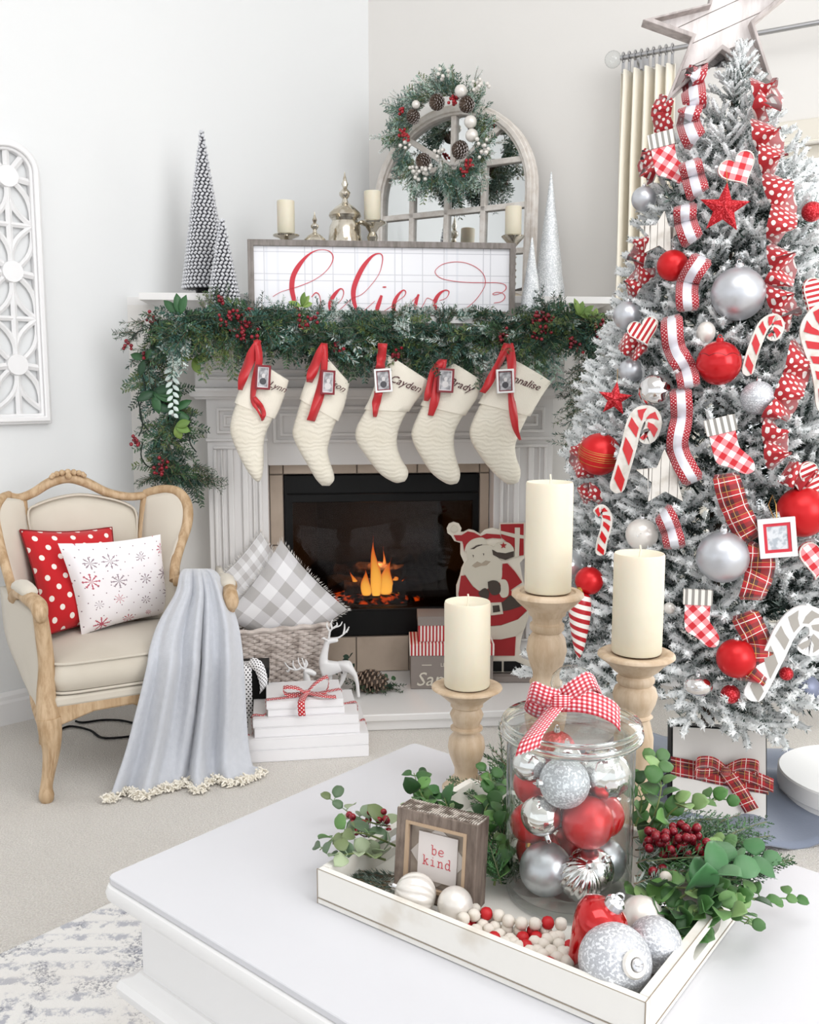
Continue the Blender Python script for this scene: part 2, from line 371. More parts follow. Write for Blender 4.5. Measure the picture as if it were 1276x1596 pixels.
for i in range(30):
    z = rz_-.05 - (rz_-.07)*i/29; row = []
    for j in range(105):
        u = j/104; row.append((u*W_*(1+.08*sin(i*.12)), .034*sin(u*NP*2*pi+.5*sin(u*7)+.3*sin(i*.2))*(.6+.4*min(1, i/4)) + .012*sin(u*31+1), z))
    R.append(row)
mb = MB(); mb.rings(R, False, False); mb.build('panel', mat('cream_curtain', '#efe8d9', .9, bump=(500, .2, .001), sheen=.2), cur, solid=.003, smooth=80)
for k in range(9):
    x = W_*(k+.5)/9; mb = MB()
    mb.tube([(x, .017*cos(a), .017*sin(a)) for a in [2*pi*i/16 for i in range(17)]], .0028, 6, False)
    mb.box(x-.005, x+.005, -.003, .003, -.05, -.017)
    mb.build('ring', M['steel'], cur, loc=(0, 0, rz_))
# ---------------- rug, low table frame
TZ = .5
_l = atZ(165, 1365, TZ); _b = atZ(645, 1157, TZ); d_ = _b-_l
TDEP = d_.length
TF = Frame(_l, math.degrees(atan2(d_.y, d_.x))-90)
print('table yaw', math.degrees(TF.a), 'depth', d_.length, 'front edge check', proj(TF.w(.5, 0, 0)))
# ================================================================ fireplace
def U_(px, py, y): return FP.pick(px, py, y)[0]
def Z_(px, py, y): return FP.pick(px, py, y)[1]
def flare(mb, x0, x1, y1, prof):
    """rectangular footprint x0..x1, from y1 (back) to 0 (front), growing outward by o at each (z, o)"""
    R = [[(x0-o, -o, z), (x1+o, -o, z), (x1+o, y1, z), (x0-o, y1, z)] for z, o in prof]
    mb.rings(R)
fire = thing('fireplace_mantel', 'white panelled wooden fireplace mantel with crown shelf hung with garland', 'fireplace', FP.o, FA)
XL, XR = U_(323, 700, -.08), U_(861, 700, -.08)
BL, BR = U_(420, 850, -.06), U_(766, 850, -.06)
ZL = Z_(600, 724, -.06)                        # underside of the header
zA, zB = Z_(600, 605, -.1), Z_(600, 622, -.1)  # ledge moulding
# crown of the corner ledge, and the lower mantel shelf in front of it
xs0, xs1 = U_(216, 452, -.12)+.10, U_(958, 452, -.12)-.10
mb = MB()
flare(mb, xs0, xs1, .05, [(ZS-.085, 0), (ZS-.075, .004), (ZS-.073, .012), (ZS-.055, .025), (ZS-.035, .06), (ZS-.026, .085), (ZS-.024, .10), (ZS-.002, .10), (ZS, .098)])
mb.build('ledge_crown', M['shelfw'], fire, loc=(0, -.02, 0), smooth=20)
ZF = Z_(600, 492, -.26)
mb = MB()
flare(mb, XL-.02, XR+.02, .12, [(ZF-.075, 0), (ZF-.065, .004), (ZF-.063, .015), (ZF-.045, .03), (ZF-.03, .07), (ZF-.024, .09), (ZF-.022, .10), (ZF-.002, .10), (ZF, .098)])
mb.build('shelf', M['shelfw'], fire, loc=(0, -.14, 0), smooth=20)
# entablature
mb = MB(); mb.box(XL-.035, XR+.035, -.10, .02, zA, ZF-.07); mb.box(XL-.02, XR+.02, -.13, -.02, ZF-.1, ZF-.07); mb.build('entablature', M['mantel'], fire, bevel=.003)
mb = MB()
flare(mb, XL-.035, XR+.035, .12, [(zB, 0), (zB+.008, .005), (zB+.01, .016), (zB+.022, .02), (zA-.008, .026), (zA, .026), (zA+.004, 0)])
mb.build('ledge_moulding', M['mantel'], fire, loc=(0, -.10, 0), smooth=20)
def panel(x0, x1, z0, z1, y, w=.014, nm='panel'):
    mb = MB()
    for k, (o, d) in enumerate(((0, .012), (w+.012, .008))):
        a, b, c, d_ = x0+o, x1-o, z0+o, z1-o
        if b-a < 2.5*w or d_-c < 2.2*w: break
        R = [(a, c), (b, c), (b, d_), (a, d_)]; Q = [(a+w, c+w), (b-w, c+w), (b-w, d_-w), (a+w, d_-w)]
        mb.frame(R, Q, y-d, y+.002)
    mb.build(nm, M['mantel'], fire, bevel=.003)
ex0, ex1 = XL-.01, XR+.01; n_ = 3
zt0, zt1 = zA+.03, ZF-.11
for a, b in ((ex0, ex0+.14), (ex0+.19, ex1-.19), (ex1-.14, ex1)): panel(a, b, zt0, zt1, -.10, .012, 'frieze_panel')
# header board and pilasters
mb = MB(); mb.box(BL-.01, BR+.01, -.06, .02, ZL, zB+.005); mb.build('header', M['mantel'], fire, bevel=.002)
zp0, zp1 = Z_(600, 690, -.08), zB-.025
panel(BL+.02, BR-.02, zp0, zp1, -.06, .012, 'header_panel')
for k, (a, b) in enumerate(((XL, BL), (BR, XR))):
    mb = MB(); mb.box(a, b, -.085, .02, .06, zB+.004); mb.build('pilaster', M['mantel'], fire, bevel=.003)
    panel(a+.035, b-.035, Z_(370, 676, -.09), zB-.03, -.085, .011, 'pilaster_block')
    mb = MB(); mb.box(a-.004, b+.004, -.095, -.083, Z_(370, 688, -.09), Z_(370, 683, -.09)); mb.build('pilaster_band', M['mantel'], fire, bevel=.002)
    w = b-a; mb = MB(); zt = Z_(370, 700, -.09)
    for x0, x1 in ((.10, .16), (.22, .255), (.33, .43), (.57, .67), (.745, .78), (.84, .90)):
        mb.box(a+w*x0, a+w*x1, -.097, -.084, .20, zt)
    mb.box(a+w*.1, a+w*.9, -.097, -.084, zt, zt+.012); mb.box(a+w*.1, a+w*.9, -.097, -.084, .19, .2)
    o = mb.build('fluting', M['mantel'], fire, bevel=.004); o['kind'] = 'stuff'
    mb = MB(); flare(mb, a, b, .03, [(.06, .014), (.16, .014), (.175, .004), (.18, 0)]); mb.build('plinth', M['mantel'], fire, loc=(0, -.085, 0), smooth=20)
# tile surround: each tile a part
sur = thing('tile_surround', 'beige stone tile surround framing the dark gas firebox', 'tile surround', FP.o, FA)
GX0, GX1 = U_(443, 850, 0), U_(746, 850, 0); GZ0, GZ1 = Z_(600, 991, 0), Z_(600, 738, 0)
TX0, TX1, TZ1 = BL+.001, BR-.001, ZL+.0
mb = MB(); mb.box(TX0, GX0, .004, .026, .06, TZ1); mb.box(GX1, TX1, .004, .026, .06, TZ1); mb.box(GX0, GX1, .004, .026, GZ1, TZ1); mb.box(GX0, GX1, .004, .026, .06, GZ0)
mb.build('grout_bed', M['grout'], sur)
def tile(x0, x1, z0, z1):
    g = .0025; mb = MB(); mb.box(x0+g, x1-g, -.004, .006, z0+g, z1-g); mb.build('tile', M['tile'], sur, bevel=.0015)
xs = [GX0, U_(556, 730, 0), U_(650, 730, 0), GX1]
for a, b in zip(xs, xs[1:]): tile(a, b, GZ1, TZ1)
for a, b in ((TX0-.001, GX0), (GX1, TX1+.001)):
    zz = [.06, GZ0, Z_(430, 850, 0), GZ1, TZ1]
    for c, d in zip(zz, zz[1:]): tile(a, b, c, d)
xs = [GX0, U_(470, 1010, 0), U_(555, 1010, 0), U_(637, 1010, 0), U_(716, 1010, 0), GX1]
for a, b in zip(xs, xs[1:]): tile(a, b, .06, GZ0)
# firebox insert
fb = thing('gas_firebox', 'black glass-fronted gas firebox with burning logs', 'fireplace insert', FP.o, FA)
mb = MB(); gw = .045; x0, x1, z0, z1 = GX0+.003, GX1-.003, GZ0+.003, GZ1-.003
ix0, ix1, iz0, iz1 = U_(457, 850, 0), U_(736, 850, 0), Z_(600, 948, 0), Z_(600, 782, 0)
mb.frame([(x0, z0), (x1, z0), (x1, z1), (x0, z1)], [(ix0, iz0), (ix1, iz0), (ix1, iz1), (ix0, iz1)], -.003, .03)
mb.box(ix0-.02, ix1+.02, -.008, -.002, iz0-.008, iz0-.002); mb.box(ix0-.02, ix1+.02, -.008, -.002, iz1+.03, iz1+.036)
mb.build('surround_frame', M['black'], fb, bevel=.003)
mb = MB(); s = .09; yb = .34
mb.add([(ix0, .03, iz0), (ix1, .03, iz0), (ix1-s, yb, iz0), (ix0+s, yb, iz0), (ix0, .03, iz1), (ix1, .03, iz1), (ix1-s, yb, iz1), (ix0+s, yb, iz1)],
       [(0, 1, 2, 3), (4, 7, 6, 5), (0, 3, 7, 4), (1, 5, 6, 2), (3, 2, 6, 7)])
mb.build('fire_chamber', M['soot'], fb)
mb = MB(); mb.box(ix0, ix1, .012, .016, iz0, iz1)
n = thin_glass('smoked_firebox_glass', (.5, .46, .46), (.3, .3, .3), .6); mb.build('glass_pane', n, fb)
xm = U_(588, 900, .15)
M['ember'] = mat('ember_bed', '#2a1510', .9, var=(25, '#ff5a18', .58, .66), bump=(30, .6, .01))
_e = NT('glowing_embers'); _f = _e.step(_e.noise(38, 3), .5, .66)
M['ember'] = _e.done(_e.mix(_f, L('#1d1311'), L('#6b2410')), .9, emis=L('#ff5a14'), estr=_e.m('MULTIPLY', _f, 1.3))
mb = MB()
mb.lathe([(.001, 0), (.19, 0), (.18, .02), (.1, .035), (.001, .04)], 24, (xm, .17, iz0), 1, .55); mb.build('ember_bed', M['ember'], fb)
M['log'] = mat('charred_log', '#3a2822', .9, var=(14, '#120d0c', .4, .6), bump=(22, .9, .02))
for k, (a, b, r) in enumerate((((-.2, .16, .06), (.16, .22, .075), .035), ((-.13, .12, .055), (.17, .1, .05), .03), ((-.16, .2, .11), (.1, .1, .12), .027), ((-.02, .09, .05), (.14, .24, .14), .024))):
    mb = MB(); pts = cr([(xm+a[0], a[1], iz0+a[2]), (xm+(a[0]+b[0])/2, (a[1]+b[1])/2, iz0+(a[2]+b[2])/2+.012), (xm+b[0], b[1], iz0+b[2])], 9)
    mb.tube(pts, [r*(1+.12*sin(i*2.3+k)) for i in range(9)], 10); mb.build('log', M['log'], fb)
_e = NT('gas_flame'); gz = _e.xyz(_e.tex('Generated'))[2]
_lw = _e.node('ShaderNodeLayerWeight'); _lw.inputs[0].default_value = .45; ed = _e.m('SUBTRACT', 1.0, _lw.outputs['Facing'])
core = _e.m('MULTIPLY', ed, _e.m('SUBTRACT', 1.15, gz))
colr = _e.mix(_e.step(core, .15, .75), L('#ff5a08'), L('#ffc04a'))
M['flame'] = _e.done((0, 0, 0), 1, emis=colr, estr=_e.m('ADD', 1.0, _e.m('MULTIPLY', core, 2.2)), alpha=_e.step(ed, .12, .7))
for k, (px, py0, py1, w, y, ln) in enumerate(((586, 928, 836, 15, .08, -4), (601, 926, 870, 19, .09, 5), (571, 928, 885, 14, .07, -3), (613, 924, 888, 13, .10, 5), (597, 916, 852, 8, .12, 2), (555, 925, 888, 10, .11, -7), (622, 924, 900, 9, .09, 8))):
    x, zb = FP.pick(px, py0, y); _, zt = FP.pick(px, py1, y); h = zt-zb; ww = w*.0018; mb = MB(); R = []
    for i in range(13):
        t = i/12; r = ww*(sin(pi*min(1, (t+.12)**.8))**.8*(1-t)**.45+.003) if t < 1 else .0005
        cx_ = x+ln*.0022*t*t*1.5+.006*sin(t*7+k)*t
        R.append([(cx_+r*cos(2*pi*j/12), y+r*.6*sin(2*pi*j/12), zb+h*t) for j in range(12)])
    mb.rings(R); mb.build('flame', M['flame'], fb, smooth=80)
_li = bpy.data.lights.new('fire_light', 'POINT'); _li.energy = 3.2; _li.color = (1, .42, .12); _li.shadow_soft_size = 0
_lo = bpy.data.objects.new('fire_light', _li); SC.collection.objects.link(_lo); _lo.location = FP.w(xm, .1, iz0+.16)
# hearth
hy = FP.pickz(650, 1112, .06)[1]
mb = MB(); hx0, hx1 = xa+.02, xb-.03
HP = [(hx0, .026), (hx0+.25, hy), (hx1-.2, hy), (hx1, .026)]
mb.prism(HP, .035, .06, ax='z')
HQ = [(hx0+.01, .026), (hx0+.258, hy+.012), (hx1-.206, hy+.012), (hx1-.01, .026)]
mb.prism(HQ, .0, .035, ax='z')
hearth = mb.build('hearth', M['shelfw'], loc=FP.o, rz=FA, bevel=.004)
tag(hearth, 'low white painted hearth slab under the fireplace', 'hearth')
# ================================================================ arched lattice panel on the left wall
mb = MB()
def lp(px, py): q = LW.pick(px, py, -.02); return (q[0], q[1])
ax_, az0 = lp(80, 660); axc, azt = lp(8, 216)
_, az0l = lp(0, 655)
xr = ax_; xc = axc; w2 = xr-xc; zb = az0+.0; zs = azt-w2*.92
def arch(o, zlow, n=20):
    pts = [(xc-w2+o, zlow), (xc+w2-o, zlow)]
    for i in range(n+1):
        a = pi*i/n; pts.append((xc+(w2-o)*cos(a), zs+(azt-zs-o)*sin(a)))
    return pts
lat = thing('arched_wall_panel', 'white arched lattice wall panel with petal fretwork on the left wall', 'wall decor', A, LW.a)
mb.frame(arch(0, zb), arch(.035, zb+.035), -.03, 0); mb.frame(arch(.008, zb+.008), arch(.026, zb+.026), -.042, -.03)
mb.build('arched_frame', M['trim'], lat, bevel=.004)
mb = MB(); cell = (zs-zb)/2.72; cs = [zs-.02-cell*k for k in range(3)]
def slat(p, q, w=.011, bow=0):
    pts = []
    for i in range(9):
        t = i/8; nx, nz = -(q[1]-p[1]), q[0]-p[0]; l_ = sqrt(nx*nx+nz*nz)
        pts.append((p[0]+(q[0]-p[0])*t+nx/l_*bow*sin(pi*t), -.016, p[1]+(q[1]-p[1])*t+nz/l_*bow*sin(pi*t)))
    m2 = MB(); m2.tube(pts, w, 4, flat=.8, up=(0, 1, 0)); m2.build('lattice_bar', M['trim'], lat, smooth=20)
slat((xc, zb+.02), (xc, azt-.02))
hw = w2-.03
for k, cz in enumerate(cs):
    m2 = MB(); m2.lathe([(.001, -.028), (.034, -.028), (.036, -.022), (.036, 0)], 16, M=Matrix.Translation((xc, 0, cz)) @ Matrix.Rotation(pi/2, 4, 'X') @ Matrix.Scale(-1, 4, (0, 0, 1)))
    m2.build('hub', M['trim'], lat)
    for s in (-1, 1):
        slat((xc, cz), (xc+s*hw, cz-.01))
        up_ = cz+cell/2 if k else cz+cell*.5; dn = cz-cell/2 if k < 2 else zb+.05
        if k == 0: slat((xc, cz), (xc+s*hw*.72, zs+(azt-zs)*.72-.02))
        else:
            slat((xc, cz), (xc+s*hw, up_), .009, .028); slat((xc, cz), (xc+s*hw, up_), .009, -.028)
        slat((xc, cz), (xc+s*hw, dn), .009, .028); slat((xc, cz), (xc+s*hw, dn), .009, -.028)
        if k < 2: slat((xc, dn), (xc+s*hw, dn), .008)
# ================================================================ foliage builders
def rv(s=1): return Vector((random.uniform(-1, 1), random.uniform(-1, 1), random.uniform(-1, 1)))*s
def jit(c, a=.12):
    k = 1+random.uniform(-a, a); return tuple(max(0, min(1, x*k)) for x in c)
def needle(mb, p, d, ln, w, col):
    s = d.cross(rv()).normalized()*w*.5; e = p+d*ln; m_ = p+d*ln*.5
    b = len(mb.v); mb.v += [tuple(p), tuple(m_-s), tuple(e), tuple(m_+s)]; mb.f.append((b, b+1, b+2, b+3)); mb.fm.append(mb.mi)
    mb.uv += [(0, 0)]*4; mb.c += [col]*4
def leaf(mb, p, d, nrm, ln, w, col, cup=.15, n=4, roundness=.5):
    """a real leaf: folded along its midrib, outline from roundness (0 pointed, 1 round)"""
    d = d.normalized(); s = d.cross(nrm).normalized(); nn = s.cross(d)
    vs = []; uv = []
    for i in range(n+1):
        t = i/n; ww = w*.5*(sin(pi*(t**(1.1-.3*roundness))*.97+.03) ** (.9-.45*roundness)) if i < n else w*.02
        c = Vector(p)+d*ln*t-nn*(cup*ln*t*t*.6)
        vs += [c-s*ww+nn*ww*cup*2, c, c+s*ww+nn*ww*cup*2]
    fs = []
    for i in range(n):
        a = i*3; fs += [(a, a+1, a+4, a+3), (a+1, a+2, a+5, a+4)]
    mb.add(vs, fs, None, col)
def spray(mb, p, d, ln, nl=.02, n=40, w=.0022, cols=None, droop=.3, ang=50, stem=(.16, .11, .06), sw=.0012, tip=None, tipf=.0):
    """bottle-brush conifer twig"""
    p = Vector(p); d = Vector(d).normalized(); pts = []; q = p.copy(); dd = d.copy(); K = 6
    for i in range(K+1):
        pts.append(q.copy()); dd = (dd+Vector((0, 0, -droop/K))+rv(.06)).normalized(); q = q+dd*ln/K
    mb.tube(pts, [sw*(1-.6*i/K) for i in range(K+1)], 3, False, stem)
    for k in range(n):
        t = (k+random.random())/n*K; i = min(int(t), K-1); f = t-i; c = pts[i].lerp(pts[i+1], f); ax = (pts[i+1]-pts[i]).normalized()
        s = ax.cross(rv()).normalized(); a = radians(ang*random.uniform(.7, 1.25)); dn = ax*cos(a)+s*sin(a)
        cc = random.choice(cols); L_ = nl*random.uniform(.7, 1.15)*(1-.35*t/K)
        needle(mb, c, dn, L_, w, jit(cc))
    return pts
def cedar(mb, p, d, nrm, ln, cols, n=9, w=.0022, stem=(.1, .12, .05)):
    """flat lacy cedar frond"""
    p = Vector(p); d = Vector(d).normalized(); s = d.cross(Vector(nrm))
    s = s.normalized() if s.length > .01 else d.orthogonal().normalized()
    pts = [p+d*ln*i/5+Vector((0, 0, -.10*ln*(i/5)**2)) for i in range(6)]; mb.tube(pts, .001, 3, False, stem)
    for k in range(n):
        t = (k+.6)/n*5; i = min(int(t), 4); c = pts[i].lerp(pts[i+1], t-i)
        for sg in (-1, 1):
            l2 = ln*.42*(1-.75*k/n); d2 = (d*.75+s*sg*.8+rv(.18)).normalized(); cc = jit(random.choice(cols))
            needle(mb, c, d2, l2, w*1.3, cc)
            for j in range(4):
                c2 = c+d2*l2*(.2+.2*j)
                for s2 in (-1, 1): needle(mb, c2, (d2+s*s2*.8+rv(.25)).normalized(), l2*.36*(1-.14*j), w*1.2, cc)
def berries(mb, c, r, spread, n, bias=(0, 0, 0)):
    c = Vector(c); out = []
    for k in range(n):
        for tr in range(12):
            q = c+rv(spread)+Vector(bias)*random.random()
            if all((q-o).length > r*1.7 for o in out): break
        out.append(q); mb.ball(q, r*random.uniform(.85, 1.1), 8, 6)
def pinecone(name, parent, loc, ax, ln, r, tips=(.55, .5, .48), base=(.09, .055, .035), rows=11):
    q = Vector(ax).normalized().to_track_quat('Z', 'Y').to_matrix().to_4x4(); mb = MB()
    mb.lathe([(.001, 0)]+[(r*.55*sin(pi*(.08+.9*i/8))**.7, ln*i/8) for i in range(1, 8)]+[(.001, ln*.96)], 10, col=base)
    k = 0; N_ = rows*8
    for i in range(N_):
        t = (i+.5)/N_; a = i*2.39996; rr = r*(sin(pi*(.12+.80*t))**.75); z = ln*t
        o = Vector((cos(a), sin(a), .35+.6*t)).normalized(); s = Vector((-sin(a), cos(a), 0)); sw = r*.30*(1.05-.5*t); b_ = Vector((cos(a)*rr*.3, sin(a)*rr*.3, z-.04*ln)); e = Vector((cos(a)*rr, sin(a)*rr, z+.02*ln)); up = Vector((0, 0, r*.10))
        mb.add([b_-s*sw*.3, b_+s*sw*.3, e+s*sw, e-s*sw, e+up+s*sw*.7, e+up-s*sw*.7], [(0, 1, 2, 3), (3, 2, 4, 5), (0, 5, 4, 1), (0, 3, 5), (1, 4, 2)], None, base)
        mb.add([e-s*sw*.8+up*.1, e+s*sw*.8+up*.1, e+up*1.3+s*sw*.6+o*.003*0, e+up*1.3-s*sw*.6, ], [(0, 1, 2, 3)], None, tips, Matrix.Translation(o*r*.04))
    mb2 = MB(); mb2.v = [tuple(q @ Vector(v)) for v in mb.v]; mb2.f = mb.f; mb2.uv = mb.uv; mb2.c = mb.c; mb2.fm = mb.fm
    return mb2.build(name, M['leaf'], parent, loc=loc, smooth=30)
G_DEEP, G_MID, G_TEAL, G_OLIVE, G_FROST, G_PALE = L('#1e3b2a'), L('#3c5e3c'), L('#41685c'), L('#66763f'), L('#cfd8d2'), L('#9db5a6')
EUC = [L('#6f9560'), L('#55803f'), L('#86a878'), L('#3f6b34')]
# ================================================================ sign on the mantel
SY = -.20
x0, za = FP.pick(385, 372, SY); x1, zb_ = FP.pick(804, 380, SY); sz = (za+zb_)/2
sign = thing('plaid_sign', 'grey-framed pale plaid sign with a red handwritten word leaning behind the mantel garland', 'sign', FP.w(x0, SY, ZF+.001), FA)
sw_, sh = x1-x0, sz-ZF; fwid = .02
mb = MB(); mb.frame([(0, 0), (sw_, 0), (sw_, sh), (0, sh)], [(fwid, fwid), (sw_-fwid, fwid), (sw_-fwid, sh-fwid), (fwid, sh-fwid)], 0, .035)
mb.build('frame', M['greywood'], sign, bevel=.002)
n = NT('pale_plaid_print'); X_, _y, Z__ = n.xyz(n.tex())
PX = 2.31e-3/5.548
def lines(c, per, offs, w=.0016):
    r = None
    for o in offs:
        t = n.m('LESS_THAN', n.m('ABSOLUTE', n.m('SUBTRACT', n.m('FRACT', n.m('DIVIDE', n.m('SUBTRACT', c, o-per/2), per)), .5)), w/per); r = t if r is None else n.m('MAXIMUM', r, t)
    return r
f = n.m('MAXIMUM', lines(X_, 740*PX, [o*PX for o in (460, 520, 690, 130)]), lines(Z__, .17, [.045, .12, .142], .0014))
f2 = lines(X_, 740*PX, [o*PX for o in (890, 240)], .004)
c = n.mix(n.m('MULTIPLY', f2, .25), L('#efeff3'), L('#c3c9d4')); c = n.mix(n.m('MULTIPLY', f, .6), c, L('#b3b3bb'))
mb = MB(); mb.box(fwid, sw_-fwid, .014, .022, fwid, sh-fwid); mb.build('board', n.done(c, .6), sign)
def zstroke(ox, pts, n_=60):
    out = []
    P = cr(pts, n_)
    for x, y, w in P:
        u, z = FP.pick(ox+x/5.548, 360+y/5.548, SY+.014); out.append((u-x0, z-ZF, max(1.6, w)*PX))
    m2 = MB(); ps = [(a, 0, b) for a, b, _ in out]; sd = []
    for i in range(len(ps)):
        t = Vector(ps[min(i+1, len(ps)-1)])-Vector(ps[max(0, i-1)]); sd.append(Vector((-t.z, 0, t.x)) if t.length > 1e-9 else Vector((0, 0, 1)))
    for i in range(1, len(sd)):
        if sd[i].dot(sd[i-1]) < 0 and False: sd[i] = -sd[i]
    m2.strip(ps, sd, [w for *_, w in out]); return m2
M['scriptred'] = mat('red_script_paint', '#c8293a', .5)
S1 = [(250, 570, 1.5), (320, 530, 1.5), (400, 505, 2), (480, 480, 2.5), (600, 430, 2), (700, 360, 2), (760, 280, 3), (770, 220, 4), (740, 180, 3), (680, 165, 2), (610, 178, 4), (540, 225, 10), (470, 310, 18), (425, 400, 20), (415, 500, 20), (430, 580, 18), (450, 650, 16), (490, 710, 12), (560, 730, 3), (640, 690, 2), (662, 620, 2), (650, 555, 3), (620, 537, 4), (585, 575, 3)]
S2 = [(790, 650, 2), (840, 600, 2), (862, 545, 3), (855, 510, 4), (830, 505, 6), (790, 545, 14), (755, 600, 16), (745, 650, 16), (760, 695, 12), (800, 700, 3), (850, 665, 2), (930, 590, 2), (1020, 550, 2), (1100, 470, 2), (1170, 370, 2), (1197, 270, 3), (1195, 215, 4), (1165, 198, 4), (1110, 220, 9), (1040, 300, 17), (985, 400, 20), (950, 500, 20), (948, 590, 18), (970, 670, 12), (1000, 708, 5), (1040, 690, 2), (1130, 610, 2)]
S3 = [(1190, 560, 10), (1170, 620, 16), (1152, 680, 16), (1170, 715, 6), (1220, 690, 2)]
S4 = [(1200, 488, 4), (1215, 488, 6), (1230, 488, 4)]
S5 = [(0, 690, 2), (60, 650, 2), (120, 600, 2), (165, 565, 3), (178, 530, 4), (155, 515, 5), (110, 560, 12), (80, 620, 16), (75, 680, 14), (110, 705, 4), (170, 685, 2), (230, 615, 2), (285, 560, 3)]
S6 = [(290, 550, 8), (272, 600, 13), (262, 650, 14), (270, 695, 9), (300, 690, 2), (335, 630, 2), (360, 585, 2), (385, 588, 2), (410, 600, 2), (440, 598, 2)]
S7 = [(470, 605, 2), (530, 580, 2), (552, 530, 4), (520, 515, 5), (470, 545, 12), (435, 600, 17), (430, 650, 15), (465, 700, 8), (540, 735, 3), (630, 710, 2), (740, 640, 2), (820, 550, 2), (865, 460, 2), (850, 380, 2), (790, 320, 2), (700, 280, 2), (600, 270, 2), (500, 290, 2), (440, 335, 2), (435, 370, 2), (480, 410, 2), (580, 435, 2), (720, 448, 2), (870, 450, 2), (960, 450, 2), (1030, 465, 2), (1045, 500, 3), (1010, 535, 2), (950, 555, 2), (930, 545, 2), (970, 532, 2), (1020, 545, 2), (1035, 580, 3), (1000, 615, 2), (940, 625, 2)]
mb = MB()
for ox, S, k in ((380, S1, 110), (380, S2, 110), (380, S3, 20), (380, S4, 5), (600, S5, 60), (600, S6, 50), (600, S7, 150)):
    m2 = zstroke(ox, S, k); mb.add(m2.v, m2.f)
mb.build('lettering', M['scriptred'], sign, loc=(0, .0125, 0), solid=.0015, smooth=0, kind='stuff')
# ---------------- silver cone trees on the mantel
def bead_cone(px, py_top, half_px, y, label, zb=0, ZS=ZS):
    u, zt = FP.pick(px, py_top, y); h = zt-ZS-zb; r0 = half_px*2.36e-3
    t = thing('cone_tree', label, 'christmas decoration', FP.w(u, y, ZS+.001), FA, 'silver woven cone trees on the mantel')
    mb = MB(); mb.lathe([(.001, zb), (r0*.86, zb), (.004, zb+h*.97), (.001, zb+h*.98)], 20); mb.build('core', mat('cone_core_grey', '#4c4c52', .5, .6), t)
    mb = MB(); mb.lathe([(.001, 0), (r0*.45, 0), (r0*.45, zb+.004), (.001, zb+.004)], 16); mb.build('foot', M['black'], t)
    mb = MB(); rows = int(h/.0125)
    for i in range(rows):
        z = zb+h*i/rows+.004; r = r0*(1-i/rows)+.003; nb = max(3, int(2*pi*r/.0150))
        for j in range(nb):
            a = 2*pi*(j+.5*(i % 2))/nb; c = Vector((r*cos(a), r*sin(a), z))
            mb.add(*ball8((c.x, c.y, c.z), 0.0068, Vector((-sin(a), cos(a), .9 if i % 2 else -.9)), .0047))
    mb.tube([(0, 0, zb+h*.95), (0, 0, zb+h)], [.004, .002], 6)
    mb.build('bead_wrap', mat('silver_beads', '#d9dade', .35, .35), t, kind='stuff'); return t
def ball8(c, a, d, b):
    """small elongated bead along d"""
    d = d.normalized(); s = d.orthogonal().normalized(); u = d.cross(s); c = Vector(c)
    R = [c-d*a*1.2]+[c+d*k*a*.6+(s*cos(2*pi*j/6)+u*sin(2*pi*j/6))*b for k in (-1, 1) for j in range(6)]+[c+d*a*1.2]
    f = [(0, 1+(j+1) % 6, 1+j) for j in range(6)]+[(1+j, 1+(j+1) % 6, 7+(j+1) % 6, 7+j) for j in range(6)]+[(13, 7+j, 7+(j+1) % 6) for j in range(6)]
    return R, f
bead_cone(314, 202, 33, -.04, 'tall silver beaded cone tree at the left end of the mantel shelf', .02)
bead_cone(346, 340, 25, -.19, 'shorter silver beaded cone tree in front of the tall one', ZS=ZF)
for px, pt, hp, y, lb in ((859, 268, 24, .0, 'tall white glitter cone tree right of the arched mirror'), (829, 370, 17, -.19, 'small white glitter cone tree at the right end of the plaid sign')):
    zs_ = ZF if y < -.1 else ZS; u, zt = FP.pick(px, pt, y); h = zt-zs_; r0 = hp*2.4e-3; mb = MB()
    mb.lathe([(.001, 0), (r0, 0), (r0*.98, .01)]+[(r0*(1-k/14)+.002, h*k/14) for k in range(1, 14)]+[(.003, h*.985), (.0005, h)], 28, fn=lambda r, a, z: r*(1+.03*sin(a*3+z*60)))
    o = mb.build('cone_tree', mat('iridescent_white_glitter', '#cfd3d6', .4, .35, var=(200, '#f2f4f6', .45, .6), bump=(300, .9, .002)), loc=FP.w(u, y, zs_+.001)); tag(o, lb, 'christmas decoration', 'white glitter cone trees on the mantel')
# ---------------- arched mirror leaning on the right wall, above the shelf
MO = -.13
ms0 = RW.pick(583, 300, MO)[0]; ms1 = RW.pick(834, 300, MO)[0]; mzt = RW.pick(722, 158, MO)[1]
mir = thing('arched_mirror', 'arched whitewashed window-pane mirror standing on the mantel corner behind the wreath', 'mirror', RW.w(ms0, MO, ZS), rot=(radians(-2.2), 0, RW.a))
mw = ms1-ms0; mh = mzt-ZS; mr = mw/2; msp = mh-mr*.98
def march(o, zl, n_=28):
    return [(o, zl), (mw-o, zl)]+[(mr+(mr-o)*cos(pi*i/n_), msp+(mr*.98-o)*sin(pi*i/n_)) for i in range(n_+1)]
mb = MB(); mb.frame(march(0, 0), march(.042, .042), -.02, .02); mb.frame(march(.012, .012), march(.032, .032), -.028, -.02)
M['mirrorframe'] = wood('whitewashed_mirror_frame', '#e6e1db', '#cfc6bd', 4, .7, .12, (1, 1, 1)); mb.build('frame', M['mirrorframe'], mir, bevel=.003)
mb = MB(); mb.prism(march(.035, .035), .004, .010); mb.build('mirror_glass', mat('mirror', '#dfe2e2', .02, 1), mir, smooth=0)
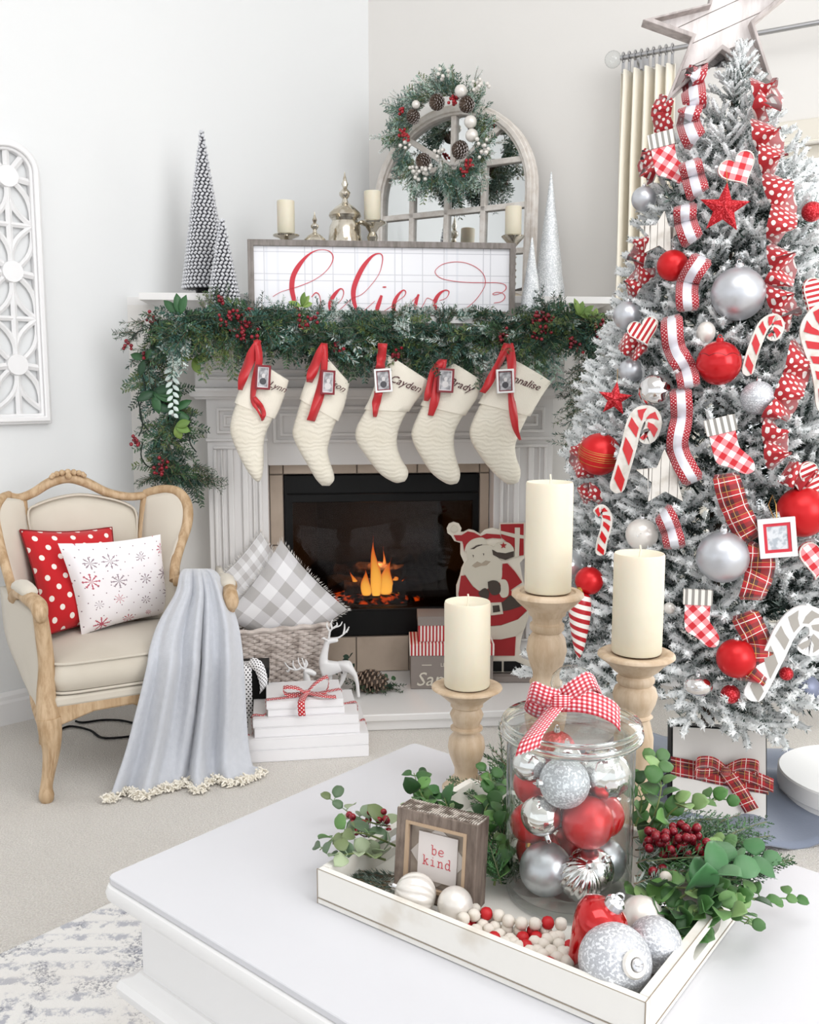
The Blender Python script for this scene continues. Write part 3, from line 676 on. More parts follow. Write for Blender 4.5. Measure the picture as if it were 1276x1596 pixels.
def mbar(a, b, w=.011):
    m2 = MB(); d = Vector((b[0]-a[0], 0, b[1]-a[1])); L_ = d.length; an = atan2(d.z, d.x)
    m2.box(0, L_, -.012, .006, -w, w, M=Matrix.Translation((a[0], 0, a[1])) @ Matrix.Rotation(-an, 4, 'Y')); m2.build('muntin', M['mirrorframe'], mir, bevel=.003)
r1 = RW.pick(751, 254, MO)[1]-ZS; r2 = RW.pick(751, 325, MO)[1]-ZS; r3 = r2-(r1-r2)
for z in (r1, r2, r3): mbar((.04, z), (mw-.04, z))
for px in (640, 694, 751):
    x = RW.pick(px, 340, MO)[0]-ms0; mbar((x, .04), (x, r1 if px != 694 else r1))
for a in (50, 90, 130): mbar((mr, r1), (mr+(mr-.04)*cos(radians(a)), msp+(mr-.04)*sin(radians(a))))
# ---------------- wreath on the mirror
wc = RW.pick(690, 213, MO-.08); wo_ = RW.w(wc[0], MO-.085, wc[1])
wr = thing('wreath', 'frosted pine wreath with pine cones, white balls and berries hung on the arched mirror', 'wreath', wo_, RW.a)
mb = MB(); R0 = .15
for k in range(190):
    a = random.uniform(0, 2*pi); c = Vector((cos(a)*R0, random.uniform(-.02, .01), sin(a)*R0))
    d = Vector((cos(a+random.uniform(.2, 1.3)), random.uniform(-.5, .1), sin(a+random.uniform(.2, 1.3))))
    cols = random.choice([[G_MID, G_TEAL], [G_TEAL, G_PALE], [L('#4d6b63'), G_PALE], [G_OLIVE, G_PALE], [G_PALE, G_FROST]])
    if k % 3 == 0: cedar(mb, c, d, (0, -1, 0), random.uniform(.08, .13), cols, 8, .003)
    else: spray(mb, c, d, random.uniform(.06, .11), .022, 44, .003, cols, .15)
for px, py, dx, dz in ((690, 250, .1, -1), (720, 260, .35, -1), (665, 255, -.3, -1), (700, 262, .05, -1), (735, 250, .5, -.8), (650, 190, -1, .2), (690, 140, 0, 1), (640, 180, -1, .4)):
    s, z = RW.pick(px, py, MO-.085); q = Vector((s-wc[0], 0, z-wc[1]))
    for j in range(4): cedar(mb, q+rv(.01), Vector((dx, -.15, dz))+rv(.25), (0, -1, 0), random.uniform(.09, .14), random.choice([[G_MID, G_TEAL], [G_PALE, G_FROST], [G_TEAL, G_PALE]]), 9)
for px, py, dx, dz in ((684, 135, -.1, 1), (742, 130, .5, .5), (600, 215, -1, .1), (775, 225, 1, 0), (762, 240, .6, -.3), (630, 160, -.5, .6), (690, 240, 0, -1), (612, 225, -.6, -.5)):
    s, z = RW.pick(px, py, MO-.085); q = Vector((s-wc[0], -.02, z-wc[1]))
    for j in range(3): spray(mb, q, Vector((dx, -.3, dz))+rv(.3), .055, .012, 34, .003, [G_FROST, L('#e9ecea')], .0)
mb.build('evergreen_foliage', M['leaf'], wr, smooth=0, kind='stuff')
def wp(px, py, o): s, z = RW.pick(px, py, MO-.085-o); return Vector((s-wc[0], -o, z-wc[1]))
for px, py, r in ((682, 157, .03), (729, 162, .03), (642, 187, .026), (660, 247, .03), (720, 235, .034)):
    q = wp(px, py, .04); ax = Vector((random.uniform(-.5, .5), -1, random.uniform(-.5, .5))); pinecone('pine_cone', wr, q+Vector((0, .03, 0)), ax, .055, r)
for px, py in ((718, 142), (733, 190), (735, 211), (648, 163)):
    mb = MB(); mb.ball((0, 0, 0), .024 if px > 700 else .016, 20, 14); mb.build('white_ball', M['pearl'], wr, loc=wp(px, py, .055))
mb = MB()
for px, py, c in ((705, 157, 9), (710, 155, 6), (624, 172, 5), (626, 207, 9), (634, 215, 7), (730, 255, 8), (724, 268, 6)): berries(mb, wp(px, py, .05), .0065, .014, c)
mb.build('red_berries', mat('bright_red_berry', '#a31f28', .3), wr, kind='stuff')
mb = MB()
for px, py, c in ((646, 265, 8), (655, 272, 8), (665, 262, 6), (632, 225, 4), (752, 222, 6), (756, 238, 5), (745, 133, 6), (755, 128, 5), (690, 115, 6), (684, 240, 5)): berries(mb, wp(px, py, .05), .008, .018, c)
mb.build('white_berries', M['pearl'], wr, kind='stuff')
# ---------------- candle holders and mercury glass behind the sign
M['mercury'] = mat('mercury_glass', '#d9d3c6', .12, .92, var=(30, '#b8ae9c', .45, .6), bump=(60, .1))
def pillar(parent, x, y, z, r, h, dips=True):
    mb = MB(); R = [(.001, 0), (r*.97, 0), (r, .003), (r, h*.5), (r, h-.004), (r*.97, h-.0005), (r*.9, h-.001), (r*.75, h-.006), (.001, h-.008)]
    mb.lathe(R, 32, (x, y, z), fn=lambda q, a, zz: q*(1+.006*sin(a*3+zz*30))); mb.build('candle', M['wax'], parent)
def mwax(px, t0, t1, half, y, lb, prof, twist=False):
    """candle from pixel row t0 (top) to t1 (bottom) standing on a lathed holder"""
    u, zt = FP.pick(px, t0, y); zb = FP.pick(px, t1, y)[1]; k = (FP.o.y+y)/F
    t = thing('candle_holder', lb, 'candle holder', FP.w(u, y, ZS), FA, 'mercury glass candle holders behind the sign')
    mb = MB(); H_ = zb-ZS; mb.lathe([(r*k, H_*z if z >= 0 else H_+z*k*10) for r, z in prof], 24); mb.build('holder', M['mercury'], t)
    c = thing('pillar_candle', lb.split(' holder')[0].replace('mercury glass', 'cream candle on mercury glass')+' holder, the candle itself', 'candle', FP.w(u, y, zb), FA, 'cream candles behind the sign')
    pillar(c, 0, 0, 0, half*k, zt-zb)
    mb = MB(); mb.tube([(0, 0, zt-zb-.008), (.001, 0, zt-zb+.004)], .001, 5); mb.build('wick', M['wick'], c)
HP1 = [(.01, 0), (26, 0), (24, .03), (8, .08), (5, .2), (9, .3), (5, .42), (5, .7), (8, .8), (5, .86), (10, .93), (19, .965), (20, .985), (18, 1.0), (.01, 1.0)]
mwax(445, 313, 365, 13, .06, 'left mercury glass holder behind the sign', HP1)
mwax(580, 298, 345, 12.5, .12, 'middle mercury glass holder beside the big lidded jar', [(r*1.1, z) for r, z in HP1])
mwax(800, 322, 367, 12.5, -.03, 'right mercury glass holder with a twisted stem at the end of the sign', [(r*.9+(1.8*sin(z*60) if .2 < z < .8 else 0), z) for r, z in [(a, b) for a, b in HP1[:4]]+[(5, .1+.7*i/24) for i in range(25)]+HP1[11:]])
def mjar(px, top, wid, y, lb):
    u, zt = FP.pick(px, top, y); k = (FP.o.y+y)/F; h = zt-ZS; r = wid*k
    t = thing('apothecary_jar', lb, 'jar', FP.w(u, y, ZS), FA)
    b = h*.64; mb = MB(); mb.lathe([(.001, 0), (r*.75, 0), (r*.7, .01), (r*.2, .03), (r*.2, b*.18), (r*.6, b*.26), (r*.95, b*.5), (r, b*.7), (r*.9, b*.9), (r*.75, b*.97), (r*.8, b), (.001, b)], 28)
    mb.build('bowl', M['mercury'], t)
    q = h-b; mb = MB(); mb.lathe([(.001, b), (r*.85, b), (r*.95, b+q*.06), (r*.9, b+q*.12), (r*.55, b+q*.25), (r*.2, b+q*.34), (r*.14, b+q*.42), (r*.32, b+q*.5), (r*.33, b+q*.56), (r*.12, b+q*.65), (r*.2, b+q*.74), (r*.12, b+q*.82), (r*.05, b+q*.93), (.001, h)], 28)
    mb.build('lid', M['mercury'], t)
mjar(537, 268, 26, .14, 'large mercury glass jar with a finial lid behind the sign')
mjar(490, 330, 18, .06, 'small mercury glass jar with a knob lid left of the large one')
# ================================================================ garland along the mantel
gar = thing('mantel_garland', 'mixed evergreen garland with red berries draped along the mantel and down its side', 'garland', FP.w(0, 0, 0), FA)
mb = MB(); GY = -.275
GC = [[G_DEEP, G_MID], [G_DEEP, L('#274a37')], [G_TEAL, G_DEEP], [G_MID, G_OLIVE], [G_TEAL, G_MID]]
GW = [[G_FROST, L('#b9cac2'), G_TEAL]]
path = [(268, 520), (310, 502), (370, 494), (430, 508), (500, 522), (560, 522), (620, 522), (680, 528), (740, 528), (800, 510), (860, 504), (915, 510), (955, 514)]
PT = cr(path, 190)
def gp(px, py, y=GY): q = FP.pick(px, py, y); return Vector((q[0], y, q[1]))
for i, (px, py) in enumerate(PT):
    c = gp(px, py); fr = (470 < px < 560 or 640 < px < 740)
    for k in range(4):
        a = random.uniform(0, 2*pi); r = random.uniform(0, .03)
        q = c+Vector((random.uniform(-.02, .02), random.uniform(-.035, .04), random.uniform(-.045, .03)))
        d = Vector((random.choice((-1, 1))*random.uniform(.3, 1), random.uniform(-.7, .1), random.uniform(-.9, .5)))
        cols = random.choice(GC if random.random() > (.35 if fr else .1) else GW)
        ln = random.uniform(.07, .12)
        if random.random() < .35: cedar(mb, q, d, (0, -1, .3), ln, cols, 9, .0042)
        else: spray(mb, q, d, ln, .026, 56, .0042, cols, .35)
# hanging tufts
for px, py, n_, ln, cols in ((345, 510, 9, .16, [G_MID, G_OLIVE]), (385, 512, 4, .15, [G_DEEP]), (455, 520, 4, .1, GC[0]), (495, 540, 5, .1, GC[2]), (545, 535, 9, .12, GC[0]), (570, 540, 5, .1, GC[2]), (660, 545, 8, .11, GC[1]), (690, 545, 9, .14, GW[0]), (705, 550, 7, .12, GW[0]), (725, 545, 10, .14, GC[0]), (755, 530, 6, .1, GW[0]), (790, 520, 3, .12, GC[0]), (820, 520, 6, .16, [G_PALE, G_MID]), (855, 520, 8, .17, [G_PALE, G_TEAL]), (840, 530, 5, .14, [G_OLIVE, G_MID]), (275, 500, 8, .12, GW[0]), (270, 520, 7, .13, GW[0])):
    for k in range(n_):
        q = gp(px+random.uniform(-16, 16), py+random.uniform(-8, 8), GY-.02); d = Vector((random.uniform(-.3, .3), random.uniform(-.25, 0), -1))
        (cedar(mb, q, d, (0, -1, 0), ln*random.uniform(.7, 1), cols, 10, .0032) if k % 2 else spray(mb, q, d, ln*random.uniform(.6, .9), .02, 50, .0032, cols, .3))
# tufts that rise in front of the sign
for px, py, cols in ((330, 470, GC[3]), (345, 465, GC[0]), (400, 475, GC[2]), (440, 478, GW[0]), (500, 480, GC[4]), (520, 478, GW[0]), (560, 500, GC[2]), (610, 492, GC[0]), (640, 495, GW[0]), (685, 490, GC[2]), (700, 492, GC[0]), (760, 495, GC[0]), (838, 480, GC[2]), (852, 465, GC[2]), (870, 480, GC[4]), (900, 490, GC[3])):
    for k in range(4):
        q = gp(px+random.uniform(-9, 9), py+16, GY+.03); spray(mb, q, Vector((random.uniform(-.7, .7), random.uniform(-.2, .1), 1)), random.uniform(.05, .08), .018, 40, .003, cols, 0)
for k in range(120):
    px = 385+(805-385)*random.random(); gt = (GW[0] if 490 < px < 560 or 620 < px < 720 else random.choice(GC))
    q = gp(px, 497+random.uniform(-4, 6), GY+.035+random.uniform(-.01, .02)); d = Vector((random.choice((-1, 1))*random.uniform(.5, 1.2), random.uniform(-.3, .0), random.uniform(.1, .8)))
    (spray if k % 2 else (lambda mb_, q_, d_, ln, nl, n_, w, c_, dr: cedar(mb_, q_, d_, (0, -1, 0), ln, c_, 8, w)))(mb, q, d, random.uniform(.045, .075), .02, 40, .0032, gt, .1)
# left drape
LD = cr([(262, 505), (235, 545), (235, 590), (262, 630), (262, 670), (255, 700), (270, 730), (292, 748)], 60)
for px, py in LD:
    for k in range(3):
        q = gp(px+random.uniform(-14, 14), py+random.uniform(-6, 6), -.17+random.uniform(-.04, .05)); d = Vector((random.uniform(-1, 1), random.uniform(-.4, .1), random.uniform(-1, .3)))
        cols = random.choice(GC+GC+[[G_PALE, G_TEAL]])
        if random.random() < .5: cedar(mb, q, d, (0, -1, 0), random.uniform(.06, .11), cols, 9, .0034)
        else: spray(mb, q, d, random.uniform(.05, .10), .022, 50, .0032, cols, .3)
for px, py in ((215, 520), (225, 500), (245, 740), (300, 740), (318, 745), (300, 725)):
    for k in range(5): spray(mb, gp(px, py, -.17), Vector((1 if px > 280 else -.6, -.1, random.uniform(-.7, .2)))+rv(.3), .08, .022, 40, .0024, GC[0], .2)
# right drape behind the tree
for px, py in cr([(925, 515), (915, 560), (905, 600), (905, 650), (900, 700)], 34):
    for k in range(3):
        q = gp(px+random.uniform(-14, 10), py, -.19+random.uniform(-.04, .04)); spray(mb, q, Vector((random.uniform(-1, .6), random.uniform(-.4, .1), random.uniform(-1, .3))), random.uniform(.05, .09), .022, 40, .0024, random.choice(GC+GW), .3)
mb.build('evergreen_foliage', M['leaf'], gar, smooth=0, kind='stuff')
mb = MB(); mb.tube([gp(px, py, GY+.02) for px, py in PT[::5]], .006, 6)
mb.tube([gp(px, py, -.165) for px, py in LD[::4]], .006, 6); mb.build('stem', mat('twig_bark', '#3b2c1d', .9), gar)
mb = MB()
for pts in (((222, 585), (226, 610), (218, 632), (220, 655), (232, 672)), ((222, 690), (220, 712), (232, 728), (250, 722), (262, 706)), ((205, 530), (214, 518), (228, 514)), ((300, 640), (294, 665), (296, 690), (306, 705)), ((214, 620), (222, 660), (216, 680))):
    mb.tube([gp(px, py, -.22) for px, py in cr(pts, 16)], .0024, 5)
mb.build('light_cord', mat('dark_green_cord', '#14241c', .5), gar, kind='stuff')
for px, py, n_, sp in ((375, 497, 34, .04), (388, 512, 20, .028), (352, 494, 12, .02), (345, 462, 5, .01), (470, 497, 10, .02), (485, 498, 10, .022), (528, 535, 9, .016), (620, 548, 9, .018), (785, 520, 12, .02), (842, 494, 22, .026), (850, 505, 16, .022), (838, 520, 12, .02), (856, 492, 9, .016), (893, 530, 9, .016), (903, 536, 6, .012), (932, 512, 9, .016), (940, 500, 6, .012), (234, 492, 7, .013), (238, 502, 6, .012), (198, 533, 7, .012), (210, 682, 8, .012), (245, 728, 12, .018), (255, 718, 10, .016), (225, 550, 4, .01)):
    y = GY-.055 if 300 < px < 950 else -.23; m2 = MB(); berries(m2, (0, 0, 0), .0062, sp, n_, (0, 0, -.02)); m2.build('berry_cluster', M['berry'], gar, loc=gp(px, py, y))
def sprig(px, py, dirs, ln, w, cols, y=GY-.04):
    m2 = MB()
    for dx, dz in dirs:
        d = Vector((dx, random.uniform(-.4, .1), dz)); leaf(m2, Vector((0, 0, 0)), d, Vector((random.uniform(-.3, .3), -1, .3)), ln*random.uniform(.8, 1.1), w, jit(random.choice(cols)), .12, 5, .2)
    m2.build('leaf_sprig', M['leaf'], gar, loc=gp(px, py, y), solid=.0006)
DL = [L('#21472b'), L('#2f5b33')]; BL_ = [L('#7f9a4a'), L('#68883c')]
sprig(280, 492, ((-.1, 1), (.3, .9), (-.6, .6)), .075, .03, DL); sprig(300, 560, ((-.9, .2), (1, .1), (.3, -.6)), .07, .03, BL_, -.2)
sprig(240, 610, ((1, .2), (.9, -.5), (-.7, -.4), (.2, -1), (1, -.1)), .08, .032, DL, -.22); sprig(270, 640, ((1, .6), (.9, -.6), (.3, 1), (-.8, .2)), .07, .03, DL, -.22)
sprig(273, 665, ((.8, .3), (.4, -1), (1, -.3)), .05, .03, BL_, -.24); sprig(470, 478, ((.9, .3), (-.8, .3), (.2, 1), (.5, .7)), .045, .02, BL_)
sprig(355, 500, ((1, -.8), (.7, -1)), .07, .03, DL); sprig(903, 492, ((-.7, .8), (-.3, .9), (.7, .5), (.9, .2), (.2, 1), (1, -.1)), .06, .022, BL_)
sprig(925, 500, ((.2, .8), (.8, .6), (-.6, .5)), .05, .02, BL_); sprig(225, 560, ((-.8, .3), (-.3, -.9), (.6, .6)), .06, .028, DL, -.23)
m2 = MB()
for k in range(14): leaf(m2, Vector((0, 0, -.012*k)), Vector((1 if k % 2 else -1, -.2, -.9)), Vector((0, -1, 0)), .035*(1-.03*k), .014, jit(L('#d4e2dc'), .08), .1, 4, .5)
m2.build('frosted_sprig', M['leaf'], gar, loc=gp(268, 572, -.24), solid=.0006)
# ================================================================ stockings
M['knit'] = NT('quilted_cream_knit'); n = M['knit']; v = n.mapping(n.tex(), (1, 1, 1))
wv = n.wave(20, v, 9, 'Z'); nn_ = n.noise(240, 3); n.bump(n.m('ADD', n.m('MULTIPLY', wv, .6), n.m('MULTIPLY', nn_, .4)), .4, .005)
M['knit'] = n.done(n.mix(n.noise(12, 2), L('#eae4d6'), L('#d9d1bf')), .9, sheen=.3)
M['plush'] = mat('cream_cuff_plush', '#ece5d6', .95, bump=(300, .5, .002), sheen=.3)
M['thread'] = mat('maroon_embroidery', '#4a1620', .7)
STY = -.30
def loft(mb, Lp, Rp, T, n_=26, m_=16, end=.35):
    """closed body between two outlines in the x-z plane; T = half thickness at the middle (y)"""
    a = cr(Lp, n_); b = cr(Rp, n_); R = []
    for i in range(n_):
        t = i/(n_-1); th = T*min(1, .35+3*t)*min(1, sqrt(max(0, (1-t)*5))+.05)
        cx, cz = (a[i][0]+b[i][0])/2, (a[i][1]+b[i][1])/2; hx, hz = (b[i][0]-a[i][0])/2, (b[i][1]-a[i][1])/2
        R.append([(cx+hx*cos(2*pi*j/m_), -th*sin(2*pi*j/m_)*abs(sin(2*pi*j/m_))**-.2 if abs(sin(2*pi*j/m_)) > 1e-6 else 0, cz+hz*cos(2*pi*j/m_)) for j in range(m_)])
    mb.rings(R)
SHAPES = {
 1: ((180, 440, 2.774), [(600, 330), (570, 400), (530, 500), (500, 590), (497, 655), (525, 730), (560, 800), (592, 845), (612, 862)], [(742, 420), (718, 500), (690, 570), (655, 640), (642, 690), (640, 740), (640, 790), (634, 840), (622, 862)]),
 2: ((180, 440, 2.774), [(890, 300), (850, 380), (812, 480), (775, 600), (765, 660), (795, 730), (830, 790), (865, 850), (893, 880)], [(1005, 430), (985, 520), (962, 580), (935, 650), (918, 720), (925, 770), (942, 820), (945, 855), (925, 880)]),
 3: ((560, 440, 3.19), [(140, 360), (110, 450), (50, 600), (-15, 720), (-15, 790), (30, 860), (100, 950), (165, 992), (195, 997)], [(342, 490), (300, 550), (250, 620), (200, 720), (187, 800), (205, 870), (240, 930), (240, 965), (225, 990)]),
 4: ((560, 440, 3.19), [(470, 405), (400, 470), (330, 580), (265, 720), (262, 780), (300, 860), (360, 950), (430, 1000), (465, 1004)], [(590, 480), (580, 560), (530, 640), (480, 730), (470, 800), (480, 870), (500, 940), (498, 975), (485, 1000)]),
 5: ((560, 440, 3.19), [(765, 385), (690, 450), (620, 570), (553, 710), (552, 780), (590, 850), (650, 930), (720, 995), (755, 1006)], [(945, 492), (900, 555), (850, 640), (800, 740), (775, 810), (780, 870), (800, 930), (798, 970), (785, 998)])}
SLAB = {1: 'leftmost cream quilted stocking on the mantel, turned nearly edge-on', 2: 'second cream quilted stocking from the left, behind the dark red photo frame', 3: 'middle of the five cream quilted stockings, hanging beside the white photo frame', 4: 'fourth cream quilted stocking from the left, partly under frosted garland', 5: 'rightmost cream quilted stocking, its toe beside the tall candle'}
FLAB = {1: 'dark red mini photo frame with long red ribbon on the leftmost stocking', 2: 'dark red mini photo frame with single red ribbon tail on the second stocking', 3: 'white mini photo frame with a short red ribbon tail on the middle stocking', 4: 'dark red mini photo frame with white outer edge on the fourth stocking', 5: 'white mini photo frame with a long wavy ribbon on the rightmost stocking'}
NAMES = {1: ('Lynn', (432, 603), 23), 2: ('Alison', (521, 598), 22), 3: ('Cayden', (631, 598), 26), 4: ('Brady', (717, 600), 22), 5: ('Annalise', (815, 595), 28)}
FRM = {1: ((410, 588), 11, 18, 4, 'dark'), 2: ((511, 596), 10.5, 18, 3, 'dark'), 3: ((597, 593), 13, 17.5, -4, 'white'), 4: ((694, 593), 12.5, 18, 3, 'dark'), 5: ((787, 594), 13.5, 18, -3, 'white')}
RB = {1: [[(403, 530, 5), (392, 555, 9), (380, 585, 8), (374, 608, 4)], [(400, 530, 6), (404, 560, 6), (396, 600, 6), (394, 625, 4), (402, 640, 2), (410, 655, 2)], [(396, 618, 3), (405, 632, 5), (411, 645, 4), (408, 656, 1.5)]],
      2: [[(504, 535, 4), (494, 560, 8), (485, 585, 8), (482, 596, 5)], [(506, 535, 5), (505, 570, 6), (499, 610, 8), (490, 640, 8), (484, 656, 7)]],
      3: [[(596, 535, 8), (594, 560, 8), (592, 575, 8)], [(590, 610, 7), (586, 630, 7), (584, 650, 3)]],
      4: [[(688, 562, 6), (677, 580, 8), (668, 610, 7), (664, 625, 4)], [(690, 560, 7), (684, 590, 8), (678, 620, 8), (671, 648, 5)]],
      5: [[(790, 535, 6), (778, 565, 7), (762, 595, 7), (752, 612, 5)], [(793, 535, 7), (797, 570, 8), (797, 610, 7), (800, 645, 7), (803, 668, 5), (811, 686, 2)]]}
M['mat_white'] = mat('photo_mat', '#e8e4e6', .6); M['darkredframe'] = mat('dark_red_frame', '#7c1622', .35); M['photo_bg'] = mat('photo_grey', '#8a898c', .5, var=(60, '#c9c8cb', .4, .65)); M['photo_dk'] = mat('photo_dark', '#4a494d', .5); M['photo_lt'] = mat('photo_light', '#d7d3d2', .5)
def text_part(txt, size, mt, parent, loc, rot, shear=.35, depth=.0008, align_='CENTER'):
    cu = bpy.data.curves.new('t', 'FONT'); cu.body = txt; cu.size = size; cu.shear = shear; cu.extrude = depth; cu.align_x = align_; cu.align_y = 'CENTER'; cu.resolution_u = 2
    to = bpy.data.objects.new('t', cu); SC.collection.objects.link(to); me = bpy.data.meshes.new_from_object(to.evaluated_get(bpy.context.evaluated_depsgraph_get()))
    bpy.data.objects.remove(to); me.materials.clear(); me.materials.append(mt)
    o = bpy.data.objects.new('lettering', me); SC.collection.objects.link(o); o.parent = parent; o.location = loc; o.rotation_euler = rot; o['kind'] = 'stuff'; return o
for k in range(1, 6):
    (ox, oy, sc), Lp, Rp = SHAPES[k]; cx_, _ = FP.pick(ox+(Lp[0][0]+Rp[0][0])/2/sc, 600, STY)
    org = FP.w(cx_, STY, 0); st = thing('stocking', SLAB[k], 'stocking', org, FA, 'cream stockings hanging from the mantel')
    cv = lambda P: [(FP.pick(ox+x/sc, oy+y/sc, STY)[0]-cx_, FP.pick(ox+x/sc, oy+y/sc, STY)[1]) for x, y in P]
    a, b = cv(Lp), cv(Rp); mb = MB(); loft(mb, a, b, .03); mb.build('foot_and_leg', M['knit'], st, smooth=80)
    ca, cb = cr(a, 26), cr(b, 26); q = 7
    ex = lambda P, Q: [(P[i][0]+(P[i][0]-Q[i][0])*.05, P[i][1]+(P[i][1]-Q[i][1])*.05) for i in range(0, q+1)]
    A_, B_ = ex(ca, cb), ex(cb, ca); mb = MB(); R = []
    if k in (3, 4, 5): B_ = [(p[0], p[1]) for p in B_]
    for i in range(q+1):
        th = .027+.006*min(1, i*.4); cxx, czz = (A_[i][0]+B_[i][0])/2, (A_[i][1]+B_[i][1])/2; hx, hz = (B_[i][0]-A_[i][0])/2, (B_[i][1]-A_[i][1])/2
        R.append([(cxx+hx*cos(2*pi*j/20), -th*sin(2*pi*j/20), czz+hz*cos(2*pi*j/20)) for j in range(20)])
    mb.rings(R); mb.build('cuff', M['plush'], st, solid=0, smooth=80)
    nm, (tx, ty), hw_ = NAMES[k]; u, z = FP.pick(tx, ty, STY-.036); ang = atan2(B_[0][1]-A_[0][1], B_[0][0]-A_[0][0])
    text_part(nm, .036 if k not in (1, 2) else .031, M['thread'], st, (u-cx_, -.0345, z), (pi/2, -ang*(-1) if False else 0, 0), .4).rotation_euler = (pi/2, -ang*.65, 0)
    # photo frame ornament with its ribbon
    (fx, fy), hw2, hh2, tl, kd = FRM[k]; YF = STY-.05; u, z = FP.pick(fx, fy, YF); kk = 3.28/F; hw2 *= kk; hh2 *= kk
    fo = thing('photo_frame_ornament', FLAB[k], 'photo frame', FP.w(u, YF, z), FA, 'mini photo frames tied to the stockings')
    Rm = Matrix.Rotation(radians(tl), 4, 'Y'); mb = MB(); w_ = .0065
    rect = lambda i: [(-hw2+i, -hh2+i), (hw2-i, -hh2+i), (hw2-i, hh2-i), (-hw2+i, hh2-i)]
    mb.frame(rect(0), rect(w_), -.008, .006, M=Rm); mb.build('frame', M['darkredframe'] if kd == 'dark' else M['white'], fo, bevel=.001)
    mb = MB(); mb.frame(rect(w_), rect(w_+.003), -.004, .004, M=Rm); mb.build('inner_edge', M['mat_white'] if k != 3 and k != 5 else M['darkredframe'], fo)
    mb = MB(); mb.prism(rect(w_), -.001, .004, M=Rm); ph = mb.build('photograph', M['photo_bg'], fo)
    ell = lambda cx, cz, a, b, n_=12: [(cx+a*cos(2*pi*i/n_), cz+b*sin(2*pi*i/n_)) for i in range(n_)]
    mb = MB(); mb.prism(ell(.0, -.013, .011, .011), -.002, -.001, M=Rm); mb.build('picture_shoulders', M['photo_dk'] if k % 2 else M['photo_lt'], ph)
    mb = MB(); mb.prism(ell(.001, .005, .0058, .0075), -.0025, -.001, M=Rm); mb.build('picture_head', M['photo_lt'], ph)
    for rb in RB[k]:
        pts = cr(rb, 22); ps = []; ws = []
        for i, (px, py, w) in enumerate(pts):
            uu, zz = FP.pick(px, py, YF+.008); ps.append((uu-u, .008-.006*sin(i*.5), zz-z)); ws.append(w*kk*.9)
        mb = MB(); sd = []
        for i in range(len(ps)):
            t = Vector(ps[min(i+1, len(ps)-1)])-Vector(ps[max(0, i-1)]); sd.append(Vector((1, .5*sin(i*.35+k), -t.x/(t.z or 1)*.5)))
        mb.strip(ps, sd, ws); mb.build('ribbon', M['redribbon'], fo, solid=.001, smooth=80)
# ================================================================ armchair
CF = Frame(atZ(75, 1248, 0), 29)
chair = thing('armchair', 'limed oak wingback armchair with pale linen upholstery beside the fireplace', 'chair', CF.o, CF.a)
def cp(px, py, y): q = CF.pick(px, py, y); return Vector((q[0], y, q[1]))
WX = .545
cwood = M['chairwood']
def wtube(pts, r, n_=24, name='rail', flat=1.0):
    k = len(pts[0]); q = cr([tuple(p)+(rr,) for p, rr in zip(pts, r)], n_); m2 = MB(); m2.tube([p[:3] for p in q], [p[3] for p in q], 12, flat=flat); return m2.build(name, cwood, chair, smooth=60)
YB = .46
crest = [cp(px, py, YB) for px, py in ((12, 772), (30, 776), (52, 768), (78, 752), (106, 744), (134, 752), (168, 768), (200, 774), (226, 772))]
wtube(crest, [.014, .017, .018, .02, .023, .02, .018, .017, .016], 40, 'crest_rail', .8)
m2 = MB(); c0 = cp(106, 742, YB-.02)
for k in range(9): a = -.9+1.8*k/8; m2.ball(c0+Vector((.05*sin(a*1.6), 0, .018*cos(a*1.4)-.006)), .011-.004*abs(a), 8, 6)
m2.ball(c0+Vector((0, -.008, 0)), .011, 8, 6)
m2.build('carved_crest', cwood, chair, kind='stuff')
postR = [cp(px, py, y) for px, py, y in ((226, 774, YB), (222, 815, YB), (219, 870, .44), (214, 960, .41))]; postL = [cp(px, py, y) for px, py, y in ((36, 780, YB), (40, 820, YB), (48, 880, .44), (60, 975, .41))]
wtube(postR, [.014]*4, 14, 'back_post'); wtube(postL, [.012]*4, 14, 'back_post')
# upholstered back
m2 = MB(); rows = []
top = cr([(44, 798), (60, 786), (90, 776), (125, 771), (165, 776), (198, 786), (212, 800)], 21)
for i in range(14):
    t = i/13; r = []
    for j in range(21):
        px, py = top[j]; pb = 62+(210-62)*j/20; q = cp(px+(pb-px)*t, py+(985-py)*t, YB-.045*t)
        e = min(j, 20-j)/10; e = min(1, e*2.2); v_ = min(1, t*4); r.append(q+Vector((0, -.03*sqrt(max(0, e))*sqrt(v_)+.012, 0)))
    rows.append(r)
m2.rings(rows, False, False); m2.build('back_upholstery', M['linen'], chair, solid=.02, smooth=80)
m2 = MB(); q = cr([tuple(cp(a, b, YB-.012)) for a, b in [(62, 900), (50, 840), (44, 798), (60, 786), (90, 776), (125, 771), (165, 776), (198, 786), (212, 800), (213, 840), (212, 900)]], 50); m2.tube(q, .0035, 6); m2.build('piping', M['linen'], chair)
